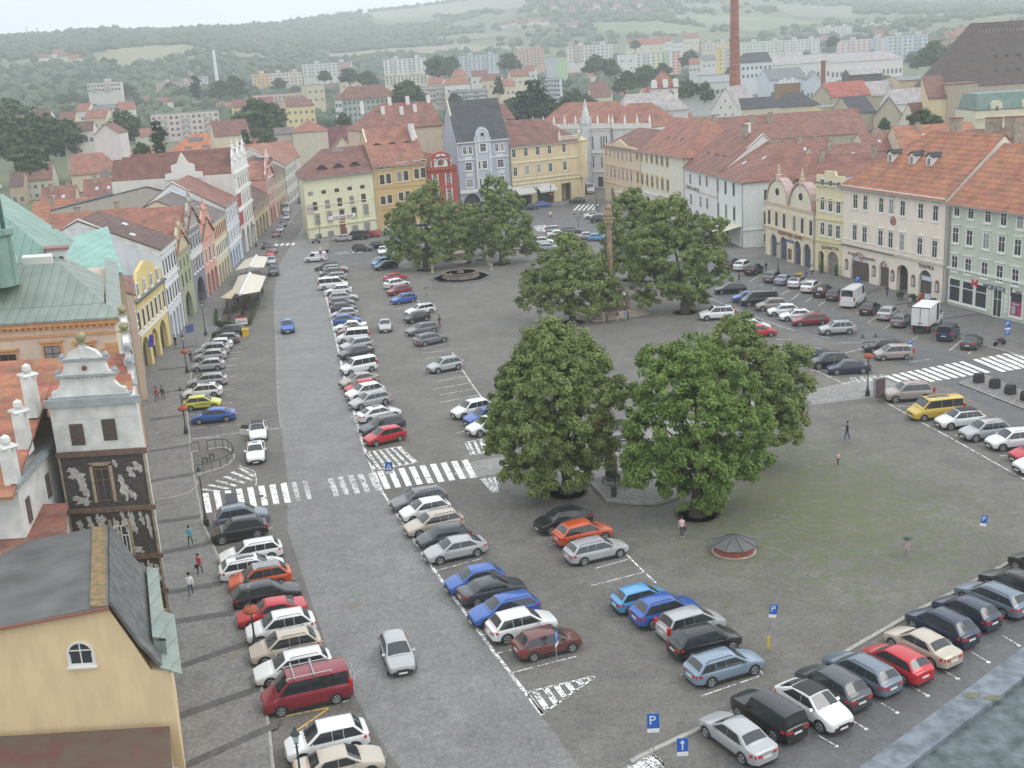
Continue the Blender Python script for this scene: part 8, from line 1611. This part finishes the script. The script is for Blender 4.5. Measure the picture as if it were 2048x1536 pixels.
def bench(px, py, ang, lab, z=0.0):
    x, y, _ = G(px, py, z); r = empty('bench', (x, y, z), ang, lab, 'bench', 'benches'); b = MB()
    for i in range(3): b.box(-.85,.85,-.22+i*.15,-.11+i*.15,.43,.47)
    b.build('seat', mat('bench_slats', (.06,.065,.06),.7), r); b = MB()
    for i in range(3): b.box(-.85,.85,.24+i*.03,.28+i*.03,.55+i*.13,.65+i*.13)
    b.build('backrest', mat('bench_slats', (.06,.065,.06),.7), r)
    for sx in (-.75,.75): b = MB(); b.box(sx-.04, sx+.04,-.22,-.16,0,.45); b.box(sx-.04, sx+.04,.2,.27,0,.9); b.box(sx-.04, sx+.04,-.22,.24,.38,.43); b.build('leg', IRON, r)
for a in [(1232,860,.15, 'dark bench beside the big linden, upper of the two on the pale path'),(1250,890,.25, 'dark bench on the lower side of the pale path'),(1290,850,.1, 'dark bench half hidden by the bright linden'),(1222,968,-.9, 'dark slatted bench facing left on the monument terrace', .26),(962,528,.1, 'dark bench right of the stone fountain')]: bench(*a)
for px, py, lab in ((1228,992, 'dark litter bin on the monument terrace'),(1178,958, 'stone post at the corner of the monument terrace')):
    x, y, _ = G(px, py,.26); b = MB(); b.lathe([(.2,0),(.24,.1),(.24,.8),(.15,.9)],0,0,8); T(b.build('litter_bin' if 'bin' in lab else 'stone_post', IRON if 'bin' in lab else STONE, loc=(x, y,.26)), lab, 'litter bin' if 'bin' in lab else 'post')
# plague column
x, y, _ = G(1224,628); SB = mat('column_stone', (.33,.24,.16),.9,.35,1.6); r = empty('plague_column', (x, y,0),.3, 'tall sandstone column with carved capital and statue, rising before the lindens', 'column'); b = MB()
for i, (w_, z0, z1) in enumerate(((4.2,0,.25),(3.6,.25,.5),(3.0,.5,.75))): b.box(-w_, w_, -w_*.8, w_*.8, z0, z1)
b.build('steps', STONE, r); b = MB(); b.loft([[(sx*w_, sy*w_, z) for sx, sy in ((-1,-1),(1,-1),(1,1),(-1,1))] for w_, z in ((1.5,.75),(1.5,1.2),(1.25,1.4),(1.2,3.3),(1.5,3.5),(1.5,3.75),(.9,3.9))]); b.build('pedestal', mat('pedestal_stone', (.20,.15,.12),.9,.35,1.6), r)
b = MB(); b.lathe([(.58,3.9),(.44,4.2),(.40,4.5),(.37,9),(.33,12.2),(.45,12.3),(.38,12.5)],0,0,16); b.build('shaft', SB, r, smooth=True)
b = MB(); b.lathe([(.42,12.5),(.7,13.0),(.62,13.3),(.78,13.5),(.5,13.6),(.6,14.0),(.45,14.6),(.52,15.0),(.28,15.4),(.12,15.5),(.22,15.7),(.16,15.95),(.03,16.1)],0,0,9); b.build('statue', SB, r)
for i, (dx, dy) in enumerate(((-1.9,-1.2),(1.9,-1.2),(-1.9,1.3),(1.9,1.3))): b = MB(); b.lathe([(.35,.75),(.35,1.7),(.42,1.8),(.3,1.9),(.34,2.4),(.22,2.9),(.1,3.0),(.15,3.15),(.03,3.4)], dx, dy,8); b.build('saint_figure', SB, r)
# fountain
x, y, _ = G(922,556); r = empty('fountain', (x, y,0),0, 'octagonal stone fountain with a canopied middle pillar under the left lindens', 'fountain'); b = MB(); b.lathe([(5.2,0),(5.2,.2),(4.9,.2)],0,0,8); b.lathe([(4.9,.2),(.1,.2)],0,0,8); b.build('platform', m_pave, r); b = MB(); b.lathe([(3.2,.2),(3.1,1.0),(3.3,1.15),(2.9,1.15),(2.85,.7),(.1,.7)],0,0,8); b.build('basin', mat('basin_stone', (.24,.21,.17),.9,.3,2), r); b = MB(); b.lathe([(.7,.7),(.5,1.2),(.4,2.0),(.7,2.5),(1.3,2.7),(1.3,2.9),(.4,3.0),(.5,3.8),(.9,4.0),(1.1,4.4),(.2,4.8)],0,0,10); b.build('middle_pillar', mat('wet_stone', (.22,.18,.15),.7,.3,2), r); b = MB(); b.lathe([(.02,.95),(2.85,.95)],0,0,8); b.build('water', mat('fountain_water', (.05,.08,.07),.08), r)
for i, (px, py) in enumerate(((865,545),(902,560),(950,557),(983,540),(978,530),(944,527))):
    x, y, _ = G(px, py); b = MB(); b.lathe([(.3,0),(.25,.1),(.2,.9),(.28,.95),(.2,1.1)],0,0,8); T(b.build('stone_bollard', STONE, loc=(x, y,0)),['stone bollard at the far left of the fountain', 'stone bollard in front of the fountain, left one', 'stone bollard in front of the fountain, right one', 'stone bollard at the right of the fountain', 'stone bollard just behind the right one', 'stone bollard behind the fountain by the bench'][i], 'bollard', 'bollards round the fountain')
# terrace tents
CANV = mat('canvas_ivory', (.66,.61,.52),.85,.12,2); CANY = mat('canvas_cream', (.66,.56,.40),.85,.1,2)
def tent(rp, lp, ep, label, z1=3.7, z2=2.7, front=None):
    R0, R1 = [Vector(G(*q, z1)) for q in rp]; L0, L1 = [Vector(G(*q, z2)) for q in lp]; E0, E1 = [Vector(G(*q, z2)) for q in ep]; r = empty('market_tent', (R0.x, R0.y,0),0, label, 'tent', 'terrace tents'); o = Vector((R0.x, R0.y,0)); b = MB(); up = Vector((0,0,.05))
    for q in ((R0, R1, L1, L0),(R0, R1, E1, E0)): b.loft([[p-o for p in q],[p-o+up for p in q]])
    b.build('canvas', CANV, r); b = MB(); b.tube(R0-o+up*2, R1-o+up*2,.22, n=8); b.build('ridge_box', SWH, r)
    for p in (L0, L1, E0, E1): b = MB(); b.tube((p.x-o.x, p.y-o.y,0), p-o,.06, n=6); b.build('post', STEEL, r)
    if front: 
        b = MB(); q = [Vector(G(*p, zz))-o for p, zz in front]; b.face(q); b.loft([q, [v+up for v in q]]); b.build('front_canvas', CANY, r)
    return r
tent([(480,590),(500,547)],[(462,585),(477,552)],[(520,583),(532,553)], 'nearer ivory canvas tent with cream flaps over the street terrace', front=[((441,596),2.5),((473,573),3.2),((478,578),3.6),((462,598),2.5)])
tent([(500,535),(513,512)],[(470,541),(490,520)],[(528,535),(536,514)], 'farther ivory canvas tent over the street terrace')
b = MB(); x0, y0 = G2(470,622); T_ = P((440,650),(498,650),(530,560),(520,540),(480,548),(455,600)); b.prism(T_,.02,.16); T(b.build('terrace_deck', mat('deck_boards', (.10,.085,.07),.8,.3,3)), 'dark wooden deck under the street tents', 'deck')
def tset(px, py, lab):
    x, y, _ = G(px, py,.16); r = empty('terrace_table', (x, y,.16), random.uniform(0,1), lab, 'table', 'terrace tables'); b = MB(); b.lathe([(.05,0),(.05,.7),(.45,.7),(.45,.74),(.02,.74)],0,0,12); b.build('table', mat('table_brown', (.16,.09,.05),.6), r)
tl_ = ['first', 'second', 'third', 'fourth', 'fifth', 'sixth', 'seventh', 'eighth']
for i, (px, py) in enumerate(((455,640),(475,638),(462,622),(486,620),(470,605),(495,602),(482,632),(448,628))):
    tset(px, py, 'round brown terrace table, %s counted from the banner' % tl_[i])
    x, y, _ = G(px+6, py+1,.16); r = empty('terrace_chair', (x, y,.16), random.uniform(0,6), 'dark terrace chair beside the %s table from the banner' % tl_[i], 'chair', 'terrace chairs'); b = MB(); b.box(-.2,.2,-.2,.2,.42,.46); b.build('seat', TRIM, r); b = MB(); b.box(-.2,.2,.18,.22,.46,.9); b.build('backrest', TRIM, r)
    for sx in (-.17,.17):
        for sy in (-.17,.17): b = MB(); b.box(sx-.02, sx+.02, sy-.02, sy+.02,0,.42); b.build('leg', TRIM, r)
pts = [(433,628),(434,653),(470,655),(500,650),(512,618),(526,585)]
for i, (q0, q1) in enumerate(zip(pts[:-1], pts[1:])):
    a = Vector(G2(*q0)); c = Vector(G2(*q1)); n = max(2, int((c-a).length/1.6)); r = empty('planter_fence', (a.x, a.y,0), math.atan2(c.y-a.y, c.x-a.x), 'dark planter fence round the terrace, %s side' % ['left', 'near left', 'near right', 'road', 'far road'][i], 'fence', 'terrace fences'); L = (c-a).length; b = MB(); b.box(0, L,-.22,.22,.0,.55); b.build('planter_box', mat('planter_dark', (.07,.06,.05),.8), r)
    b = MB(); random.seed(i)
    for k in range(int(L*9)): x_ = random.uniform(.1, L-.1); b.lathe([(.02,.5),(.12,.62),(.10,.78),(.01,.85+random.random()*.15)], x_, random.uniform(-.14,.14),5)
    b.build('shrubs', mat('planter_green', (.05,.09,.035),.9,.5,6), r)
x, y, _ = G(485,653); b = MB(); b.box(-.85,.85,-.03,.03,.35,1.35,0); b.box(-.85,.85,-.035,.035,1.3,1.5,1); r = b.build('banner', [SWH, SRED], loc=(x, y-.25,0), rz=.15); T(r, 'white banner with a red top edge on the terrace fence', 'banner'); text('lettering', 'Pizzerie', .36, INK, r, (0,-.04,.85))
# curved rails by the west crossing
def rail(pts, label, h=1.0):
    V_ = [Vector(G(*q)) for q in pts]; o = V_[0].copy(); r = empty('railing', o,0, label, 'railing', 'curved railings'); b = MB()
    for p, q in zip(V_[:-1], V_[1:]): b.tube(p-o+Vector((0,0, h)), q-o+Vector((0,0, h)),.04, n=6)
    b.build('handrail', IRON, r)
    for p in V_: b = MB(); b.tube(p-o, p-o+Vector((0,0, h)),.035, n=6); b.build('post', IRON, r)
    b = MB()
    for p, q in zip(V_[:-1], V_[1:]):
        d = (q-p).normalized(); n = Vector((-d.y, d.x,0))*.14; b.loft([[p-o+n, p-o-n, q-o-n, q-o+n],[v+Vector((0,0,.16)) for v in (p-o+n, p-o-n, q-o-n, q-o+n)]])
    b.build('kerb_base', m_kerb, r)
rail([(384,906),(399,903)], 'short straight railing by the west pavement'); rail([(416,901),(432,898),(447,897),(458,900),(466,907)], 'upper curved railing before the zebra crossing'); rail([(391,952),(408,948),(425,943),(442,938),(456,931),(466,922),(468,910)], 'lower curved railing before the zebra crossing')
for px, py, lab in ((410,925, 'dark cafe chair inside the curved railing'),(424,918, 'small dark table inside the curved railing')):
    x, y, _ = G(px, py); r = empty('cafe_seat', (x, y,0),.4, lab, 'chair' if 'chair' in lab else 'table'); b = MB(); b.box(-.25,.25,-.25,.25,.45,.5); b.build('top', TRIM, r)
    for sx in (-.2,.2):
        for sy in (-.2,.2): b = MB(); b.box(sx-.02, sx+.02, sy-.02, sy+.02,0,.45); b.build('leg', TRIM, r)
# kerb arc of the side lane
b = MB(); ap = [G2(318,1001), G2(345,998), G2(375,990), G2(392,978), G2(396,965)]
for q0, q1 in zip(ap[:-1], ap[1:]):
    a = Vector(q0); c = Vector(q1); n = Vector((-(c-a).y, (c-a).x)).normalized()*.09; b.prism([tuple(a+n), tuple(a-n), tuple(c-n), tuple(c+n)],.12,.16)
T(b.build('lane_kerb', m_kerb), kind='structure')
# motorcycle and bicycle
def bike(px, py, lab, motor, ang=0.0):
    x, y, _ = G(px, py); r = empty('motorcycle' if motor else 'bicycle', (x, y,0 if not motor else 0), ang, lab, 'motorcycle' if motor else 'bicycle'); R_ = .32; wd = .06 if motor else .02; base = .62
    for sx in (-base, base):
        b = MB(); b.loft([[(sx+rr*math.cos(2*math.pi*i/16), yy, R_+rr*math.sin(2*math.pi*i/16)) for i in range(16)] for rr, yy in ((R_-.07,-wd),(R_, -wd*.5),(R_, wd*.5),(R_-.07, wd))]); b.build('wheel', TYRE, r)
    b = MB(); t_ = .05 if motor else .02
    for p, q in (((-base,0, R_),(0,0,.35)),((0,0,.35),(.45,0,.85)),((base,0, R_),(.45,0,.95)),((-.15,0,.8),(.45,0,.85)),((0,0,.35),(-.2,0,.9)),((-base,0, R_),(-.18,0,.8))): b.tube(p, q, t_, n=6)
    b.build('frame', IRON if motor else STEEL, r); b = MB(); b.tube((.42,-.3,1.0),(.42,.3,1.0),.02, n=5); b.build('handlebar', TRIM, r); b = MB(); b.box(-.5 if motor else -.3,.05 if motor else -.1,-.12,.12,.8,.9); b.build('seat', TRIM, r)
    if motor: b = MB(); b.lathe([(.1,.45),(.24,.6),(.2,.85),(.05,.95)],.18,0,8); b.build('tank', mat('tank_red', (.12,.05,.05),.3), r)
bike(1999,692, 'parked motorcycle in front of the bank with the red emblem', True,.4); bike(1613,783, 'bicycle leaning near the dark trio of cars', False,.3); bike(632,487, 'motorcycle at the corner of the yellow bank house', True,.1)
# flower tubs by the tobacconist
for i, (px, py, lab) in enumerate(((1800,601, 'green plant tub left of the tobacconist door'),(1825,606, 'plant tub with pale flowers by the tobacconist'),(1842,612, 'tub of orange flowers by the tobacconist'),(1866,614, 'green tub right of the tobacconist sign'),(1086,410, 'dark shrub tub before the cafe awning'),(1118,402, 'shrub tub right of the cafe awnings'),(1496,478, 'green shrub by the white corner house terrace'))):
    x, y, _ = G(px, py); r = empty('plant_tub', (x, y,0),0, lab, 'plant', 'plant tubs'); b = MB(); b.lathe([(.35,.1),(.42,.55),(.36,.55)],0,0,10); b.build('tub', mat('tub_grey', (.2,.18,.16)), r); put('leaves', leafmesh('leaves', [(0,0,.85,.5)],14,.16, FLOW if 'orange' in lab else LEAF3,.25), r)
x, y, _ = G(1855,606); b = MB(); b.loft([[(-.4,-.3,.12),(.4,-.3,.12),(.4,0,1.3),(-.4,0,1.3)],[(-.4,-.26,.12),(.4,-.26,.12),(.4,.04,1.3),(-.4,.04,1.3)]]); T(b.build('pavement_board', mat('board_pale', (.55,.62,.7),.7,.4,4), loc=(x, y,0), rz=-.5), 'pale blue folding board before the tobacconist', 'pavement board')
# people -------------------------------------------------------------
SKIN = mat('skin', (.50,.32,.24),.6); HAIR = {'d': mat('dark_hair', (.035,.025,.02),.8), 'l': mat('fair_hair', (.35,.25,.14),.8), 'g': mat('grey_hair', (.4,.4,.4),.8)}
def person(px, py, label, top, leg, h=1.72, ang=0.0, pose='walk', hair='d', bag=None, skirt=False, shoe=(.05,.05,.05), z=0.0):
    bm = bmesh.new(); S = h/1.75; st = {'walk': .20, 'stand': .03, 'sit': 0}[pose]
    J = [((0,0,.95),.15),((0,0,1.15),.135),((0,.0,1.38),.165),((0,0,1.50),.06),((0,.0,1.56),.055),((0,-.01,1.66),.105),((0,-.005,1.72),.085)]
    def arm(s, f, bend):
        return [((s*.19,0,1.42),.062),((s*.25, f*.12,1.14),.045),((s*.24, f*.18-bend,.94 if not bend else 1.12),.032),((s*.235, f*.2-bend*1.25,.88 if not bend else 1.16),.034)]
    def legj(s, f): return [((s*.09,0,.90),.095),((s*.10,-f*.5-.02,.50),.062),((s*.10, f*.0-f*1.0+.02,.09),.045),((s*.10,-f-.12,.03),.035)]
    seq = [J, arm(-1,1 if pose == 'walk' else 0,.0), arm(1,-1 if pose == 'walk' else 0,.22 if bag == 'paper' else 0), legj(-1, st), legj(1,-st)]
    me = bpy.data.meshes.new('p'); o = bpy.data.objects.new('p', me); COL.objects.link(o); vs = []; rad = []; base = {}
    for k, ch in enumerate(seq):
        prev = None
        for i, (c, r_) in enumerate(ch):
            v = bm.verts.new([q*S for q in c]); rad.append(r_*S)
            if prev: bm.edges.new((prev, v))
            elif k in (1,2): bm.edges.new((vs[2], v))
            elif k in (3,4): bm.edges.new((vs[0], v))
            prev = v; vs.append(v)
        if k in (1,2):   # palm ends in five fingers of their own lengths
            c = ch[-1][0]; sg_ = -1 if k == 1 else 1
            for fi in range(5):
                dy = (fi-1.5)*.018 if fi < 4 else -.045; ln = (.075,.085,.08,.06,.05)[fi]
                a = bm.verts.new([(c[0]+sg_*.004)*S, (c[1]+dy)*S, (c[2]-.045)*S]); rad.append(.011*S); bm.edges.new((prev, a)); q = bm.verts.new([(c[0]-sg_*.012)*S, (c[1]+dy*1.3-.01)*S, (c[2]-.045-ln)*S]); rad.append(.008*S); bm.edges.new((a, q))
    bm.to_mesh(me); bm.free(); md = o.modifiers.new('s', 'SKIN'); 
    for i, sv in enumerate(me.skin_vertices[0].data): sv.radius = (rad[i], rad[i]*.82); sv.use_root = i == 0
    o.modifiers.new('u', 'SUBSURF').levels = 1
    dg = bpy.context.evaluated_depsgraph_get(); em = bpy.data.meshes.new_from_object(o.evaluated_get(dg)); bpy.data.objects.remove(o)
    ms = [SKIN, mat('cloth_%d_%d_%d' % tuple(int(c*99) for c in top), top,.9), mat('cloth_%d_%d_%d' % tuple(int(c*99) for c in leg), leg,.9), mat('shoe_%d' % int(shoe[0]*99), shoe,.7)]
    em.materials.clear(); [em.materials.append(m_) for m_ in ms]
    for p in em.polygons:
        c = p.center/S; p.material_index = 3 if c.z < .09 else (2 if c.z < .93 and abs(c.x) < .20 else (1 if 1.49 > c.z > .96 else 0)); p.use_smooth = True
    x, y, _ = G(px, py, z); r = empty('person', (x, y, z), ang, label, 'person'); put('body', em, r)
    b = MB(); b.lathe([(.10,1.64),(.118,1.70),(.10,1.78),(.03,1.82)],0,.015,10); q = b.build('hair', HAIR[hair], r, smooth=True); q.scale = (S, S, S)
    b = MB(); b.lathe([(.02,0),(.012,.03)],0,0,5); q = b.build('nose', SKIN, r, loc=(0,-.115*S,1.64*S)); q.rotation_euler = (math.pi/2,0,0)
    if bag == 'bag': b = MB(); b.box(.22*S,.34*S,-.12,.12,.55*S,.86*S); b.build('bag', mat('bag_dark', (.05,.04,.04)), r)
    if bag == 'paper': b = MB(); b.box(-.05,.3,-.42,-.40,1.08,1.26); b.build('paper', SWH, r)
    if skirt: b = MB(); b.lathe([(.16*S,.95*S),(.27*S,.55*S),(.25*S,.55*S)],0,0,10); b.build('skirt', ms[2], r)
    return r
JE = (.06,.09,.16); BK = (.03,.03,.035)
for a in [(382,1092, 'person in a turquoise jacket and dark trousers walking on the west pavement', (.10,.42,.50), BK,1.68,3.0, 'walk'),(401,1150, 'person in a crimson jacket carrying a bag on the west pavement', (.45,.03,.07), BK,1.68,2.8, 'walk', 'd', 'bag'),(383,1193, 'man in a white shirt and blue jeans on the west pavement', (.70,.70,.70), JE,1.8,.2, 'walk'),
 (1364,1074, 'woman in a pale pink top with a cross body bag beside the linden pit', (.72,.48,.50), BK,1.62,.1, 'stand', 'd', 'bag', False, (.7,.7,.7)),(1694,881, 'man in a black shirt and jeans holding a white sheet on the open square', BK, JE,1.8,-1.4, 'walk', 'd', 'paper', False, (.6,.5,.45)),(1676,930, 'child in a pink top on the open square', (.70,.40,.42), BK,1.15,.2, 'stand', 'l'),(1606,850, 'woman in salmon jacket and white trousers beside the dark linden', (.70,.32,.28),(.6,.58,.55),1.62,.4, 'walk', 'l'),
 (880,655, 'dark dressed person walking behind the grey estate', BK, BK,1.75,1.2, 'walk'),(315,803, 'person in a red jacket on the pavement by the arcades', (.55,.05,.07), BK,1.68,2.9, 'walk'),(327,801, 'dark dressed person next to the red jacket', (.08,.09,.11), BK,1.7,3.1, 'walk'),(352,694, 'dark figure at the corner of the yellow arcades', BK, BK,1.7,2.6, 'stand'),(383,727, 'dark figure behind the silver hatchback row', BK, BK,1.7,.6, 'stand'),
 (1478,566, 'person in black crossing behind the black estate', BK, JE,1.75,1.6, 'walk'),(1532,544, 'person by the lamp on the east pavement', BK, JE,1.7,.3, 'stand'),(1612,562, 'person in a dark blue jacket near the yellow container', (.05,.09,.22), BK,1.7,.8, 'walk'),(1623,552, 'person in a white top on the east pavement', (.72,.72,.72), JE,1.7,.4, 'walk', 'd', 'bag'),(1820,617, 'person in a lilac top striding past the tobacconist', (.40,.36,.45), BK,1.7,-1.3, 'walk'),(1841,607, 'person in an orange red jacket at the tobacconist', (.65,.13,.05), JE,1.7,.4, 'stand'),(1774,594, 'dark dressed person by the passage arch', (.08,.07,.08), JE,1.75,.4, 'stand'),
 (1235,645, 'person in shorts standing at the column steps', (.07,.06,.06),(.5,.3,.22),1.7,.2, 'stand'),(1251,643, 'person in a light blue jacket at the column steps', (.12,.28,.50),(.25,.32,.36),1.65,2.9, 'stand'),(1256,639, 'person in red behind the light blue jacket', (.5,.12,.12), BK,1.65,2.0, 'stand'),(1207,646, 'bare legged walker left of the column steps', (.25,.22,.2),(.5,.34,.26),1.7,.5, 'walk'),(1214,645, 'dark companion left of the column steps', (.12,.1,.1), BK,1.7,.2, 'walk'),(1196,866, 'person in red half hidden behind the large linden', (.6,.05,.06),(.45,.05,.06),1.7,.5, 'stand'),(455,618, 'guest in an orange top at the street terrace', (.5,.2,.08), BK,1.6,.4, 'stand'),(525,500, 'person in white in front of the far arcade', (.65,.66,.7), BK,1.7,2.4, 'walk')]:
    person(*a)
# the church tower gallery the picture is taken from
b = MB(); e0, e1 = Vector((1.58,4.86)), Vector((2.9,5.93)); d = (e1-e0).normalized(); n = Vector((d.y, -d.x)); q = [e0-d*3.0, e1+d*9, e1+d*9+n*2.6, e0-d*3.0+n*2.6]
b.prism([tuple(p+n*.0) for p in q],30.75,31.0); r = empty('church_tower', (0,0,0),0, 'weathered blue grey stone ledge of the church tower in the lower right corner', 'tower')
lm = mat('lichen_ledge', (.13,.155,.165),.95,.5,11, bump=.6, col2=(.065,.088,.085)); lr_ = b.build('ledge', lm, r)
b = MB(); off = n*.05
b.prism([tuple(q[0]), tuple(q[1]), tuple(q[1]+n*.16), tuple(q[0]+n*.16)],31.002,31.03); b.build('ledge_rim', mat('ledge_rim', (.19,.215,.245),.9,.4,14, col2=(.11,.13,.145)), r)
b = MB(); b.prism([tuple(p+n*.45) for p in q],0,30.75); b.build('tower_wall', mat('tower_stone', (.35,.33,.3),.9,.3,1), r)
b = MB(); p = Vector(G2(1887,1390,31.03)); 
for px, py, m_ in ((1942,1391,(.18,.18,.12)),(1985,1396,(.17,.17,.12))):
    p = G(px, py,31.032); b = MB(); b.face([(p[0]+.035*math.cos(k)*(1.6 if k < 3 else 1.2), p[1]+.03*math.sin(k), p[2]) for k in np.arange(0,6.2,.6)]); b.build('lichen', mat('lichen_%d' % px, m_,.95,.3,20), r)
HAZE = 0.00034
# ---------------------------------------------------------------- haze
hz = MB(); hz.box(-3200,3200,-300,5200,-2.0,420.0)
HZ = hz.mesh('haze', []) ; ho = put('haze', HZ); T(ho, kind='stuff')
hm = bpy.data.materials.new('haze_air'); hm.use_nodes = True; hn = hm.node_tree; hn.nodes.clear()
pv = hn.nodes.new('ShaderNodeVolumePrincipled'); pv.inputs['Color'].default_value = (.90,.955,1,1); pv.inputs['Density'].default_value = HAZE; pv.inputs['Anisotropy'].default_value = .2
mo = hn.nodes.new('ShaderNodeOutputMaterial'); hn.links.new(pv.outputs[0], mo.inputs['Volume']); HZ.materials.clear(); HZ.materials.append(hm)
